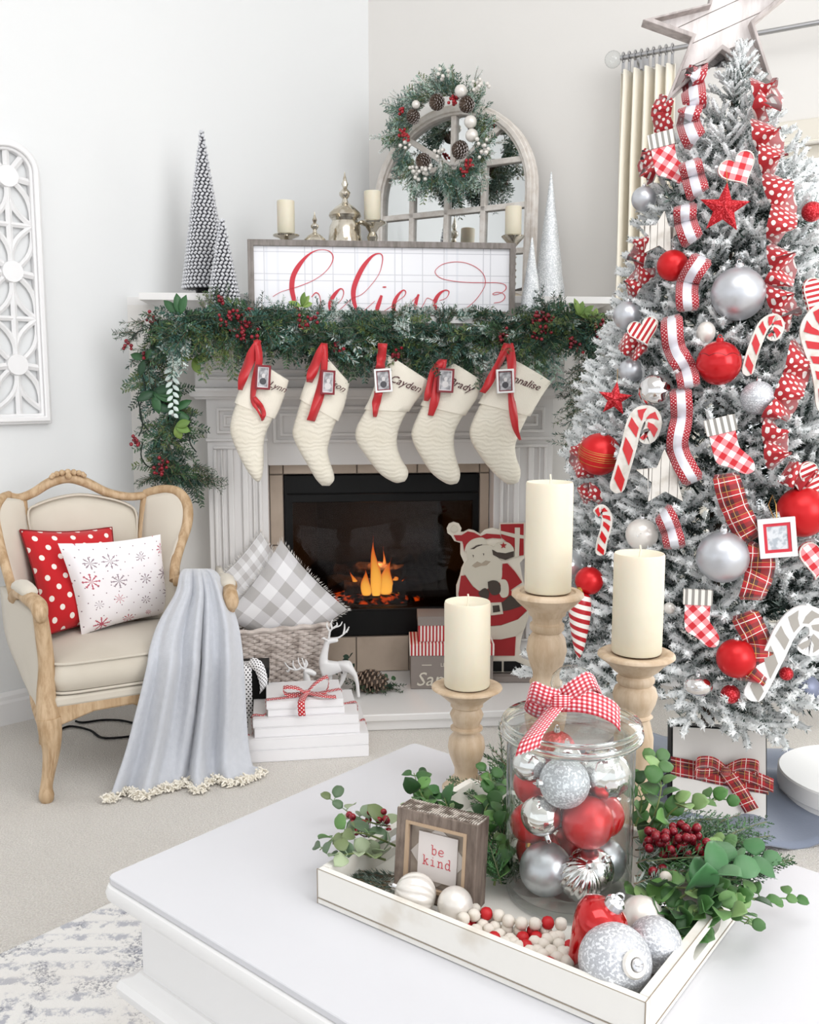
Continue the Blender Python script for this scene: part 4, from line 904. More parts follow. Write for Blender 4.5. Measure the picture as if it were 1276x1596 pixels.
# wings
edgeR = [cp(px, py, y) for px, py, y in ((226, 770, YB), (250, 763, .43), (276, 766, .39), (291, 785, .36), (292, 815, .33), (281, 850, .30), (273, 880, .27), (272, 905, .24))]
edgeL = [cp(px, py, y) for px, py, y in ((14, 772, YB), (2, 778, .42), (-8, 800, .37), (-2, 840, .32), (8, 880, .27), (17, 912, .23), (22, 932, .2))]
wtube(edgeR, [.015, .015, .016, .017, .017, .016, .016, .017], 30, 'wing_rail'); wtube(edgeL, [.014]*7, 30, 'wing_rail')
def web(Pa, Pb, name, out=.0, n_=14, m_=8, mt=None):
    a, b = cr([tuple(p) for p in Pa], n_), cr([tuple(p) for p in Pb], n_); R = []
    for i in range(n_):
        r = []
        for j in range(m_):
            t = j/(m_-1); p = Vector(a[i]).lerp(Vector(b[i]), t); bl = sin(pi*t)*sin(pi*min(1, max(0, i/(n_-1)))) * out; r.append(p+Vector((0, -bl, 0)))
        R.append(r)
    m3 = MB(); m3.rings(R, False, False); return m3.build(name, mt or M['linen'], chair, solid=.018, smooth=80)
armR = Vector((WX-.02, .03, .55))
loR = [postR[0], postR[1], postR[2], postR[3], Vector((.40, .40, .36))]
web([p+Vector((.0, 0, 0)) for p in loR], [edgeR[2], edgeR[3], edgeR[4], edgeR[6], Vector((WX-.06, .22, .36))], 'wing_upholstery', .03)
loL = [postL[0], postL[1], postL[2], postL[3], Vector((.09, .40, .36))]
web(loL, [edgeL[1], edgeL[2], edgeL[3], edgeL[5], Vector((.0, .2, .36))], 'wing_upholstery', .03)
# arms, front posts, cabriole legs
def side(mx, arm0, nm):
    f = lambda p: (mx(p[0]), p[1], p[2] if nm == 'l' or p[2] < .3 else .3+(p[2]-.3)*.87)
    wtube([arm0]+[f(p) for p in ((-.03, .14, .57), (-.012, .06, .565), (.002, .008, .555), (.004, -.008, .535), (.006, .004, .515))], [.018, .018, .021, .023, .021, .015], 24, 'arm_rail')
    m3 = MB(); m3.tube([f(p) for p in cr([(-.02, .2, .575), (-.02, .12, .588), (-.008, .05, .58)], 10)], [.012, .026, .026, .026, .026, .026, .025, .024, .022, .010], 12, flat=.75); m3.build('arm_pad', M['linen'], chair, smooth=80)
    wtube([f(p) for p in ((.004, .002, .54), (.012, .02, .47), (.018, .028, .38), (.012, .02, .30), (.012, .012, .25), (.014, .008, .21))], [.019, .021, .022, .026, .03, .031], 24, 'arm_post', 1)
    wtube([f(p) for p in ((.014, .008, .235), (.016, .004, .19), (.016, .006, .14), (.006, .006, .08), (-.002, .004, .04), (-.004, -.004, .018), (-.002, -.002, .002))], [.033, .031, .024, .018, .017, .021, .017], 26, 'front_leg')
    m3 = MB()
    for k in range(3): m3.tube([f((.016+(k-1)*.012, -.024+abs(k-1)*.004, .215)), f((.014+(k-1)*.008, -.016, .13)), f((.006+(k-1)*.006, -.010, .07))], [.004, .003, .002], 6)
    m3.build('leg_carving', cwood, chair, kind='stuff')
    wtube([f(p) for p in ((.06, .40, .24), (.06, .42, .15), (.055, .46, .002))], [.024, .021, .016], 10, 'rear_leg')
side(lambda x: x, edgeL[-1], 'l'); side(lambda x: WX-x, edgeR[-1], 'r')
# outer side panels
for mx, rr in ((lambda x: x, 0), (lambda x: WX-x, 1)):
    a = [Vector((mx(.0), .02, .53)), Vector((mx(.012), .03, .40)), Vector((mx(.004), .025, .22))]; b = [Vector((mx(-.055), .30, .56)), Vector((mx(-.045), .33, .40)), Vector((mx(.0), .33, .25))]
    web(a, b, 'side_panel', 0, 10, 8); wtube([a[2]+Vector((0, 0, -.005)), a[2].lerp(b[2], .5)+Vector((0, 0, .006)), b[2]+Vector((mx(.04)-mx(0), .08, -.01))], [.02, .015, .018], 10, 'side_rail')
m2 = MB(); m2.prism([(.03, .27), (WX-.03, .27), (WX-.03, .205), (WX*.75, .235), (WX/2+.03, .237), (WX/2, .222), (WX/2-.03, .237), (WX*.25, .235), (.03, .205)], .0, .03); m2.build('front_rail', cwood, chair, bevel=.006)
m2 = MB(); m2.box(.03, WX-.03, -.002, .38, .262, .292); m2.build('seat_deck', M['linen'], chair, bevel=.008)
def cushion(x0, x1, y0, y1, z0, z1, name, mt, par):
    R = []; zc = (z0+z1)/2; N_ = 44
    for i, (t, o) in enumerate(((0, .10), (.03, .03), (.12, .004), (.5, -.004), (.88, .004), (.97, .03), (1, .10))):
        r = []
        for j in range(N_):
            a = 2*pi*j/N_; c, s = cos(a), sin(a); e = .22; cx, cy = abs(c)**e*(1 if c > 0 else -1), abs(s)**e*(1 if s > 0 else -1)
            hx, hy_ = (x1-x0)/2-o, (y1-y0)/2-o; ty = (cy+1)/2; r.append(((x0+x1)/2+cx*hx*(1-.10*ty), (y0+y1)/2+cy*hy_, z0+(z1-z0)*t+(.014 if t > .9 and o > .05 else 0)))
        R.append(r)
    m3 = MB(); m3.rings(R); m3.build(name, mt, par, smooth=80)
    for zz in (z0+.006, z1-.006):
        m3 = MB(); P = []
        for j in range(N_+1):
            a = 2*pi*j/N_; c, s = cos(a), sin(a); e = .22; cx, cy = abs(c)**e*(1 if c > 0 else -1), abs(s)**e*(1 if s > 0 else -1); ty = (cy+1)/2
            P.append(((x0+x1)/2+cx*((x1-x0)/2-.003)*(1-.10*ty), (y0+y1)/2+cy*((y1-y0)/2-.003), zz))
        m3.tube(P, .0042, 6, False); m3.build('piping', mt, par, smooth=80)
cushion(.022, WX-.022, -.004, .42, .293, .388, 'seat_cushion', M['linen'], chair)
# ---------------- pillows
def pillow(name, label, C4, t, mt, cat='pillow', group=None, edge=None, fr=None):
    TL_, TR_, BR_, BL_ = [Vector(c) for c in C4]; o = (TL_+TR_+BR_+BL_)/4; nrm = (TR_-TL_).cross(BL_-TL_).normalized(); N_ = 20; mb = MB()
    th = thing(name, label, cat, o, 0, group)
    def P(u, v, s):
        pin = .05*(sin(pi*u)*abs(v-.5)*2+sin(pi*v)*abs(u-.5)*2)
        uu = .5+(u-.5)*(1-.07*sin(pi*v)); vv = .5+(v-.5)*(1-.07*sin(pi*u))
        p = TL_.lerp(TR_, uu).lerp(BL_.lerp(BR_, uu), vv)-o
        h = t*(max(0, 1-(2*u-1)**2)*max(0, 1-(2*v-1)**2))**.42; w = .12*t*noise.noise(Vector((u*3, v*3, t*50+s)))
        return p+nrm*(h+w*min(1, 8*u*(1-u))*min(1, 8*v*(1-v)))*s
    for s in (1, -1):
        R = [[P(j/N_, i/N_, s) for j in range(N_+1)] for i in range(N_+1)]
        uvs = [(j/N_, 1-i/N_) for i in range(N_+1) for j in range(N_+1)]
        if s < 0: R = [r[::-1] for r in R]
        mb.rings(R, False, False, uvs)
    mb.build('cover', mt, th, smooth=80)
    pts = [P(i/16, 0, 1) for i in range(17)]+[P(1, i/16, 1) for i in range(1, 17)]+[P(1-i/16, 1, 1) for i in range(1, 17)]+[P(0, 1-i/16, 1) for i in range(1, 17)]
    if edge: m3 = MB(); m3.tube(pts, .003, 6, False); m3.build('edge_trim', edge, th)
    if fr:
        m3 = MB()
        for i in range(len(pts)-1):
            for k in range(5):
                p = pts[i].lerp(pts[i+1], (k+random.random())/5); d = (p.normalized()+rv(.35)).normalized(); needle(m3, p, d, random.uniform(.012, .02), .003, L('#d9d5d0'))
        m3.build('fringe', M['leaf'], th, smooth=0, kind='stuff')
    return th
def cz(px, py, z): q = CF.pickz(px, py, z); return CF.w(q[0], q[1], z)
def cw(px, py, y): q = cp(px, py, y); return CF.w(*q)
n = NT('red_polka_cloth'); u, v = uvxy(n); M['polkapillow'] = n.done(n.mix(dots_fac(n, u, v, .20, .20, .028), L('#c00f1a'), L('#f2e9e2')), .85, sheen=.2)
pillow('red_polka_pillow', 'red cushion with white polka dots behind the snowflake cushion on the armchair', (cw(31, 826, .38), cw(174, 822, .40), cw(200, 965, .30), cw(72, 990, .26)), .065, M['polkapillow'], edge=mat('dotted_black_trim', '#7d1016', .8))
n = NT('snowflake_cloth'); u, v = uvxy(n)
vv = n.node('ShaderNodeCombineXYZ'); n.put(vv.inputs[0], n.m('MULTIPLY', u, 3.9)); n.put(vv.inputs[1], n.m('MULTIPLY', v, 3.9))
vo = n.node('ShaderNodeTexVoronoi', feature='F1'); vo.inputs['Randomness'].default_value = .35; vo.inputs['Scale'].default_value = 1; n.put(vo.inputs['Vector'], vv.outputs[0])
df = n.node('ShaderNodeVectorMath', operation='SUBTRACT'); n.put(df.inputs[0], vv.outputs[0]); n.put(df.inputs[1], vo.outputs['Position']); dx = n.xyz(df.outputs[0])
rr = vo.outputs['Distance']; ang = n.m('ARCTAN2', dx[1], dx[0]); sz_ = n.m('ADD', .26, n.m('MULTIPLY', n.xyz(vo.outputs['Color'])[0], .16))
arm = n.m('LESS_THAN', n.m('ABSOLUTE', n.m('SINE', n.m('MULTIPLY', ang, 4))), n.m('DIVIDE', .10, n.m('ADD', rr, .02))); arms = n.m('MULTIPLY', arm, n.m('LESS_THAN', rr, sz_))
tick = n.m('MULTIPLY', n.m('GREATER_THAN', n.m('SINE', n.m('MULTIPLY', rr, 60)), .35), n.m('LESS_THAN', n.m('ABSOLUTE', n.m('SINE', n.m('MULTIPLY', ang, 4))), .62)); tick = n.m('MULTIPLY', tick, n.m('MULTIPLY', n.m('LESS_THAN', rr, sz_), n.m('GREATER_THAN', rr, .1)))
fl_ = n.m('MAXIMUM', n.m('MULTIPLY', arms, n.m('LESS_THAN', rr, 5)), n.m('MULTIPLY', tick, .8)); pick_ = n.m('GREATER_THAN', n.xyz(vo.outputs['Color'])[1], .55)
dt = dots_fac(n, u, v, .13, .17, .0065)
c = n.mix(fl_, L('#f4eff1'), n.mix(pick_, L('#93808a'), L('#b94a5e'))); c = n.mix(dt, c, L('#8a6d78')); M['snowcloth'] = n.done(c, .85, sheen=.2)
pillow('snowflake_pillow', 'white square cushion printed with red and grey snowflakes on the armchair', (cw(90, 847, .25), cw(250, 833, .27), cz(272, 955, .41), cz(127, 990, .40)), .06, M['snowcloth'])
# ---------------- throw blanket over the right arm
n = NT('pale_blue_grey_throw'); wv = n.noise(420, 2); n.bump(wv, .5, .003); M['throw'] = n.done(n.mix(n.noise(60, 2), L('#bcbfc6'), L('#cdcfd5')), .95, sheen=.5)
bl = thing('throw_blanket', 'pale blue-grey knitted throw with a cream tassel hem draped over the armchair arm', 'blanket', CF.w(WX, 0, 0))
rowsB = [  # py, left px, right px, left depth, right depth
 (925, 312, 348, 3.02, 3.02), (893, 296, 334, 2.97, 2.97), (888, 288, 328, 2.90, 2.92), (896, 281, 340, 2.84, 2.86), (925, 274, 353, 2.78, 2.79), (970, 248, 370, 2.70, 2.735),
 (1010, 234, 377, 2.63, 2.72), (1040, 229, 380, 2.59, 2.71), (1110, 212, 384, 2.58, 2.72), (1165, 196, 387, 2.57, 2.72), (1205, 180, 395, 2.54, 2.69), (1232, 168, 411, 2.515, 2.665)]
NR, NC = 60, 90; RB_ = cr(rowsB, NR); R = []
for i in range(NR):
    t = i/(NR-1); py, xl, xr, yl, yr = RB_[i]; r = []
    for j in range(NC):
        s = j/(NC-1); ph = s*2*pi
        ft = min(1, max(0, (t-.12)*1.8)); amp = .008+.026*ft
        sw = s+.05*sin(3.6*t+1+s*2)*(1-.5*t)
        dsp = amp*(sin(sw*2*pi*3.3+.6*sin(t*4))*.7+sin(sw*2*pi*5.3+1.3+t*3)*.3+.22*sin(sw*2*pi*9.1+t*5)*(1-.7*t))
        g_ = exp(-((sw-(.56-.06*t))/.035)**2)*.05*min(1, max(0, (t-.25)*3)); g2 = exp(-((sw-.27)/.06)**2)*.016*ft
        e = (abs(s-.5)*2)**4*.02
        Y = yl+(yr-yl)*s+dsp+g_+g2*1.0+e
        pyj = py
        if t > .75: k = (t-.75)/.25; pyj += k*(18*(1-s)-16*s**2+6*sin(s*2*pi*2.2+.5)+3*sin(s*2*pi*5))
        p = atY(xl+(xr-xl)*s, pyj, Y); p.z = max(p.z, .012); r.append(p-bl.location)
    R.append(r)
mb = MB(); mb.rings(R, False, False); mb.build('throw_cloth', M['throw'], bl, solid=.006, smooth=80)
m3 = MB()
for j in range(NC-1):
    for k in range(2):
        p = R[-1][j].lerp(R[-1][j+1], random.random())
        for q in range(4):
            d = Vector((random.uniform(-.6, .6), random.uniform(-1, -.1), random.uniform(-.25, .35))); L_ = random.uniform(.012, .026); a = p+Vector((0, 0, 0)); b = a+d.normalized()*L_; c_ = b+rv(.008)
            for z_ in (a, b, c_): z_.z = max(z_.z+bl.location.z, .006)
            m3.tube([a, b, c_], .0028, 4)
m3.build('tassel_hem', M['cotton'], bl, kind='stuff')
# ---------------- black cable on the carpet under the chair
mb = MB(); mb.tube([atZ(px, py, .006) for px, py in cr([(92, 1138), (110, 1132), (140, 1138), (160, 1150), (200, 1148), (240, 1140), (200, 1125), (165, 1122), (130, 1126), (118, 1124)], 50)], .004, 6)
tag(mb.build('power_cable', M['black'], smooth=80), 'black power cable looped on the carpet under the armchair', 'cable')
# ================================================================ wicker basket with plaid pillows
M['wicker'] = mat('grey_washed_wicker', '#d3c8c1', .8, var=(25, '#a99c94', .45, .7), bump=(90, .3, .002))
BK = Frame(Vector((*atZ(512, 1074, .062)[:2], .062)), 21)
bw, bd = .40, .185; bz = BK.pick(512, 970, .0)[1]
bas = thing('wicker_basket', 'grey-washed wicker basket on the hearth holding two plaid pillows', 'basket', BK.w(-bw/2, bd/2, 0), BK.a)
def rectpath(hx, hy_, n_, r=.03):
    P = []; per = 4*(hx+hy_)
    for i in range(n_):
        d = per*i/n_
        if d < 2*hx: p = (-hx+d, -hy_)
        elif d < 2*hx+2*hy_: p = (hx, -hy_+d-2*hx)
        elif d < 4*hx+2*hy_: p = (hx-(d-2*hx-2*hy_), hy_)
        else: p = (-hx, hy_-(d-4*hx-2*hy_))
        P.append(p)
    return P
NRW = 21; mb = MB()
for i in range(NRW):
    z = .008+(bz-.03)*i/(NRW-1); k = .86+.14*i/(NRW-1); P = rectpath(bw/2*k, bd/2*k, 116); pts = []
    for j, (x, y) in enumerate(P+[P[0]]):
        o = .0055*sin(j*pi/2+pi*(i % 2)+.3*noise.noise(Vector((i, j*.3, 0)))); l = sqrt(x*x+y*y); pts.append((x+o*(1 if abs(y)/bd < abs(x)/bw else 0)*(1 if x > 0 else -1), y+o*(1 if abs(y)/bd >= abs(x)/bw else 0)*(1 if y > 0 else -1), z+.003*noise.noise(Vector((j*.25, i*2.1, 3)))))
    mb.tube(pts, .0068, 6, False)
mb.build('weave', M['wicker'], bas, kind='stuff')
mb = MB()
for (x, y) in rectpath(bw/2, bd/2, 29): mb.tube([(x*.86, y*.86, 0), (x*.995, y*.995, bz-.01)], .004, 6)
mb.build('stakes', M['wicker'], bas, kind='stuff')
mb = MB(); P = rectpath(bw/2+.004, bd/2+.004, 80); mb.tube([(x, y, bz-.008+.003*sin(i*1.3)) for i, (x, y) in enumerate(P+[P[0]])], .009, 8, False); mb.build('rim', M['wicker'], bas)
mb = MB(); mb.box(-bw/2*.86, bw/2*.86, -bd/2*.86, bd/2*.86, 0, .008); mb.build('base', M['wicker'], bas)
def plaidmat(name, a, b, c, per=.25, scale=1.0):
    n = NT(name); u, v = uvxy(n); bu = band(n, u, per, .5); bv = band(n, v, per, .5); s = n.m('ADD', bu, bv)
    col = n.mix(n.m('GREATER_THAN', s, .5), L(a), L(b)); col = n.mix(n.m('GREATER_THAN', s, 1.5), col, L(c)); return n.done(col, .9, sheen=.2)
M['greyplaid'] = plaidmat('grey_buffalo_plaid', '#f4f3f5', '#dbd9db', '#bdbab9', .29)
def aw(px, py, Y): return atY(px, py, Y)
pillow('plaid_pillow', 'grey and white buffalo-plaid pillow tipped on its corner in the front of the basket', (aw(438, 842, 3.33), aw(541, 950, 3.36), aw(450, 1030, 3.33), aw(350, 962, 3.25)), .045, M['greyplaid'], group=None, fr=True)
pillow('plaid_pillow', 'paler grey-striped plaid pillow standing behind the front one in the basket', (aw(406, 830, 3.38), aw(470, 915, 3.40), aw(400, 1000, 3.36), aw(334, 908, 3.29)), .03, plaidmat('pale_striped_plaid', '#f0eff0', '#dddbdb', '#c5c1c0', .18), fr=True)
# ================================================================ stack of white books tied with ribbon
BF = Frame(atZ(385, 1190, 0), 9)
M['book'] = mat('white_book_cover', '#e9e7e8', .55, bump=(200, .1, .001)); M['pages'] = mat('book_pages', '#d9d3c8', .8)
z = 0; tiers = []
specs = [(.375, .27, .037, 0, 0), (.372, .27, .037, .003, .004), (.325, .25, .031, .024, .012), (.325, .25, .028, .020, .014), (.237, .20, .024, .066, .03), (.237, .20, .024, .062, .028)]
blab = ['bottom book of the ribbon-tied white stack on the carpet', 'second book from the bottom of the white stack', 'third book from the bottom, first of the middle pair', 'fourth book from the bottom, upper of the middle pair', 'fifth book up, just beneath the top one under the bow', 'topmost white book of the stack, carrying the red bow']
for (w, d, h, dx, dy), lb in zip(specs, blab):
    b = thing('book', lb, 'book', BF.w(dx, dy, z+.0005), BF.a+random.uniform(-.01, .01), 'white books stacked on the carpet'); mb = MB()
    mb.box(0, w, 0, d, 0, .003); mb.box(0, w, 0, d, h-.0035, h-.0005); mb.box(0, w, 0, .004, .003, h-.0035); mb.build('cover', M['book'], b, bevel=.001)
    mb = MB(); mb.box(.004, w-.004, .004, d-.006, .003, h-.0035); mb.build('pages', M['pages'], b); z += h
tz = z
n = NT('red_dot_ribbon_small'); u, v = uvxy(n); M['dotrib'] = n.done(n.mix(dots_fac(n, u, n.m('MULTIPLY', v, .02), .0125, .011, .0021), L('#b8141e'), L('#f3eceb')), .6, sheen=.2)
rb = thing('ribbon_bow', 'red polka-dot ribbon tied in a bow around the stack of white books', 'ribbon', BF.w(0, 0, 0), BF.a); X0 = .062
cx, cy = X0+.125, .075
def rstrip(par, pts, w, name='ribbon_strand', n_=24, side=None, mt=None, k=.0):
    p = cr(pts, n_); p = [Vector(q) for q in p]; sd = []
    for i in range(n_):
        t = p[min(i+1, n_-1)]-p[max(0, i-1)]
        s_ = Vector(side) if side else t.cross(Vector((0, 0, 1))); s_ = s_ if s_.length > 1e-6 else Vector((1, 0, 0)); s_ = s_.normalized()
        sd.append((s_+Vector((0, 0, 1))*k*sin(i*.6)).normalized())
    m3 = MB(); m3.strip(p, sd, w); return m3.build(name, mt or M['dotrib'], par, solid=.0009, smooth=80)
zt = tz+.0025
rstrip(rb, [(X0+.235, .12, zt), (cx, cy, zt), (X0-.0, .05, zt)], .009); rstrip(rb, [(X0-.003, .05, zt), (X0-.004, .05, tz-.045), (.018, .045, tz-.046), (.017, .045, .076), (-.003, .04, .074), (-.004, .04, .02)], .007, side=(0, 1, 0), n_=60)
rstrip(rb, [(X0+.24, .12, zt), (X0+.242, .12, tz-.045), (.350, .12, tz-.046), (.352, .12, .076), (.378, .12, .074), (.380, .12, .01)], .007, side=(0, 1, 0), n_=60)
for s in (-1, 1):
    rstrip(rb, [(cx, cy, zt+.004), (cx+s*.03, cy+s*.02, zt+.03), (cx+s*.07, cy+s*.02+.01, zt+.03 if s < 0 else zt+.045), (cx+s*.06, cy-.005, zt+.006), (cx, cy, zt+.006)], .010, 'bow_loop', 30, (0, 1, .3))
rstrip(rb, [(cx, cy, zt+.006), (cx-.012, .03, zt+.008), (cx-.02, -.008, zt), (cx-.018, -.012, tz-.035)], .011, 'bow_tail', 20, (1, 0, 0)); rstrip(rb, [(cx, cy, zt+.006), (cx+.05, .02, zt+.012), (cx+.09, .03, zt+.004)], .010, 'bow_tail', 20, (0, 1, .2))
mb = MB(); mb.ball((cx, cy, zt+.008), .010, 12, 8, sz=.8); mb.build('knot', M['dotrib'], rb)
# ================================================================ black box with dotted cloth, between blanket and basket
hb_ = atY(395, 1037, 3.02).z; _bx = atY(396, 1100, 3.02)
bb = thing('black_gift_box', 'small black box tied with white ribbon dotted black beside the basket', 'box', Vector((_bx.x-.005, 3.04, 0)), radians(8))
mb = MB(); mb.box(-.05, .05, -.05, .06, 0, hb_-.02); mb.build('box_body', M['black'], bb, bevel=.002); mb = MB(); mb.box(-.054, .054, -.054, .064, hb_-.035, hb_); mb.build('lid', M['black'], bb, bevel=.002)
n = NT('black_dot_on_white'); u, v = uvxy(n); M['bwdot'] = n.done(n.mix(dots_fac(n, u, n.m('MULTIPLY', v, .06), .016, .015, .003), L('#f1f0f2'), L('#15151a')), .6)
rstrip(bb, [(-.026, .02, hb_+.003), (-.026, -.057, hb_+.003), (-.026, -.060, .1), (-.026, -.060, .0)], .024, 'dotted_ribbon', 24, (1, 0, 0), M['bwdot'])
rstrip(bb, [(-.02, -.03, hb_+.004), (-.01, -.045, hb_+.02), (.02, -.058, hb_+.006), (.035, -.064, hb_-.04), (.034, -.064, hb_-.07)], .018, 'dotted_ribbon', 24, (.5, .2, .5), M['bwdot'])
# ================================================================ white reindeer figurines
M['porcelain'] = mat('matt_white_porcelain', '#efeeee', .4)
def skin(name, verts, edges, radii, mt, parent, root=0, sub=2):
    me = bpy.data.meshes.new(name); me.from_pydata([tuple(v) for v in verts], edges, []); o = bpy.data.objects.new(name, me); SC.collection.objects.link(o)
    o.modifiers.new('k', 'SKIN').use_smooth_shade = True
    if not me.skin_vertices: 
        bm_ = None
    sv = me.skin_vertices[0].data if me.skin_vertices else None
    if sv is None:
        bpy.context.view_layer.objects.active = o; o.select_set(True); bpy.ops.object.mode_set(mode='EDIT'); bpy.ops.object.mode_set(mode='OBJECT'); sv = me.skin_vertices[0].data
    for i, r in enumerate(radii):
        sv[i].radius = r if isinstance(r, tuple) else (r, r)
    sv[root].use_root = True
    m = o.modifiers.new('u', 'SUBSURF'); m.levels = sub; m.render_levels = sub
    dg = bpy.context.evaluated_depsgraph_get(); me2 = bpy.data.meshes.new_from_object(o.evaluated_get(dg)); bpy.data.objects.remove(o)
    me2.shade_smooth(); me2.materials.clear(); me2.materials.append(mt); o2 = bpy.data.objects.new(name, me2); SC.collection.objects.link(o2); o2.parent = parent; return o2
def deer(px_body, Y, label, standing):
    base = Vector((*atY(540 if standing else 380, 1078, Y)[:2], .061)); t = thing('reindeer_figurine', label, 'figurine', base, 0, 'white reindeer figurines on the hearth')
    ox, oy, sc = 420, 940, 6.38
    def P(x, y, dy=0): p = atY(ox+x/sc, oy+y/sc, Y+dy); return p-base
    return t, P
dt_, P = deer(None, 3.22, 'standing white reindeer figurine looking back over the ribbon-tied books', True)
z0 = lambda p, z=.0: Vector((p.x, p.y, z))
V = [P(640, 650), P(760, 610), P(560, 640), P(530, 590), P(545, 500), P(565, 420), P(572, 375), P(625, 372), P(685, 368)]
E = [(0, 1), (0, 2), (2, 3), (3, 4), (4, 5), (5, 6), (6, 7), (7, 8)]; Rr = [.021, .021, .023, .019, .014, .011, .013, .010, .006]
def leg(att, pts, rr):
    global V, E, Rr
    a = att
    for p, r in zip(pts, rr): V.append(p); E.append((a, len(V)-1)); Rr.append(r); a = len(V)-1
leg(2, [P(550, 720, -.012), P(542, 790, -.012), z0(P(546, 850, -.012), .004)], [.010, .0065, .006])
leg(2, [P(600, 730, .014), P(600, 800, .014), z0(P(590, 850, .014), .004)], [.010, .0065, .006])
leg(1, [P(790, 640, -.012), P(850, 715, -.012), P(872, 800, -.012), z0(P(886, 930, -.012), .004)], [.015, .009, .0065, .006])
leg(1, [P(740, 690, .014), P(725, 770, .014), P(690, 830, .014), z0(P(700, 880, .014), .004)], [.013, .008, .006, .006])
leg(1, [P(800, 590, .0)], [.008])
skin('body', V, E, Rr, M['porcelain'], dt_)
def antler(par, P, segs):
    for s in segs: m3 = MB(); q = cr([tuple(P(*p)) for p in s], 10); m3.tube(q, [.0042*(1-.6*i/9) for i in range(10)], 7); m3.build('antler', M['porcelain'], par)
antler(dt_, P, [((590, 350, -.006), (600, 280, -.012), (640, 245, -.016), (700, 225, -.018), (722, 185, -.018)), ((640, 245, -.016), (670, 220, -.018), (668, 192, -.018)), ((600, 280, -.012), (570, 230, -.01), (575, 190, -.01)), ((620, 250, -.014), (610, 200, -.014), (628, 165, -.014)),
    ((600, 355, .008), (680, 345, .016), (735, 310, .02), (785, 262, .022)), ((735, 310, .02), (745, 250, .022), (745, 205, .022)), ((760, 290, .02), (772, 270, .022), (790, 235, .022))])
for a in (((575, 372, -.01), (540, 350, -.014), (515, 352, -.018)), ((600, 372, .008), (570, 385, .016), (560, 395, .02))): m3 = MB(); m3.tube([P(*p) for p in a], [.006, .008, .002], 8, flat=.5); m3.build('ear', M['porcelain'], dt_, smooth=80)
d2_, P2 = deer(None, 3.17, 'small reclining white reindeer figurine, head and antlers above the books', False)
P = P2; V = [P(340, 900), P(250, 930), P(368, 880), P(372, 790), P(370, 720), P(352, 668), P(400, 680), P(465, 712)]; E = [(0, 1), (0, 2), (2, 3), (3, 4), (4, 5), (5, 6), (6, 7)]; Rr = [.024, .024, .020, .015, .012, .015, .012, .007]
V[0].z = V[1].z = .024; V[2].z = .03
leg(2, [V[2]+Vector((.035, -.01, -.018)), V[2]+Vector((.06, -.01, -.024))], [.008, .006]); leg(1, [V[1]+Vector((.02, -.025, -.016))], [.008])
skin('body', V, E, Rr, M['porcelain'], d2_)
antler(d2_, P, [((350, 655, -.01), (320, 640, -.016), (290, 590, -.02), (285, 540, -.02)), ((320, 640, -.016), (260, 665, -.02), (190, 640, -.024), (150, 590, -.024)), ((260, 665, -.02), (235, 620, -.022), (235, 570, -.022)), ((200, 645, -.024), (185, 680, -.024), (165, 670, -.024)), ((355, 650, .012), (340, 600, .018), (320, 545, .02)), ((345, 620, .016), (362, 590, .02), (352, 575, .02)), ((355, 640, .012), (375, 600, .016), (355, 560, .02))])
# pine cone on the hearth with sprigs
hc = atZ(575, 1082, .06); pcn = thing('pine_cone', 'large brown pine cone with green sprigs lying on the hearth behind the reindeer', 'pine cone', hc+Vector((0, .04, 0)))
pinecone('cone', pcn, (-.05, 0, .042), (1, -.25, -.05), .115, .042, (.30, .21, .15), (.12, .08, .055))
mb = MB()
for k in range(16): spray(mb, Vector((random.uniform(-.09, .06), random.uniform(-.03, .04), .012)), Vector((random.uniform(-1, 1), random.uniform(-.8, .4), random.uniform(0, .5))), .07, .02, 40, .003, GC[0], .4)
for k in range(14): leaf(mb, Vector((.07+random.uniform(-.02, .03), random.uniform(-.03, .02), .012+random.uniform(0, .05))), rv()+Vector((.3, -.3, .3)), rv()+Vector((0, -1, .5)), .026, .018, jit(random.choice([G_MID, G_DEEP])), .1, 4, .8)
for k in range(6): leaf(mb, Vector((-.08+random.uniform(-.02, .02), .03, .06+random.uniform(0, .08))), rv()+Vector((.3, -.3, .3)), rv()+Vector((0, -1, .5)), .03, .018, jit(G_DEEP), .1, 4, .5)
mb.build('sprigs', M['leaf'], pcn, smooth=0, kind='stuff')
for v_ in (): pass
# ================================================================ letter box, striped box, painted cutout
M['kraft'] = mat('grey_kraft_box', '#8b817b', .7); M['ivory'] = mat('ivory_paint', '#d9d2c3', .6)
n = NT('red_white_stripe'); xx = n.xyz(n.tex())[0]; M['stripe'] = n.done(n.mix(band(n, xx, .0125, .5), L('#eee6df'), L('#b01c26')), .6)
Yb = 3.335; p0 = atZ(640, 1074, .061); p1 = atY(768, 1074, p0.y); wB = p1.x-p0.x; kb = p0.y/F
lb = thing('letter_box', 'grey box with a striped red and white lid lettered in white on the hearth', 'box', Vector((p0.x, p0.y, .061)), radians(1))
hB = atY(640, 1022, p0.y).z-.061; hL = atY(640, 1004, p0.y).z-.061
mb = MB(); mb.box(0, wB, 0, .17, 0, hB+.005); mb.build('box_body', M['kraft'], lb, bevel=.0015)
mb = MB(); mb.box(-.004, wB+.004, -.004, .174, hB, hL); mb.build('lid', M['stripe'], lb, bevel=.0015)
text_part('Santa', .072, M['ivory'], lb, (.018, -.002, hB*.28), (pi/2, 0, 0), .25, .0008, 'LEFT'); text_part('LETTERS TO', .019, M['ivory'], lb, (wB*.36, -.002, hB*.72), (pi/2, 0, 0), 0, .0006, 'LEFT')
mb = MB(); mb.box(.04, .075, -.002, .001, hB*.71, hB*.73); mb.build('dash', M['ivory'], lb)
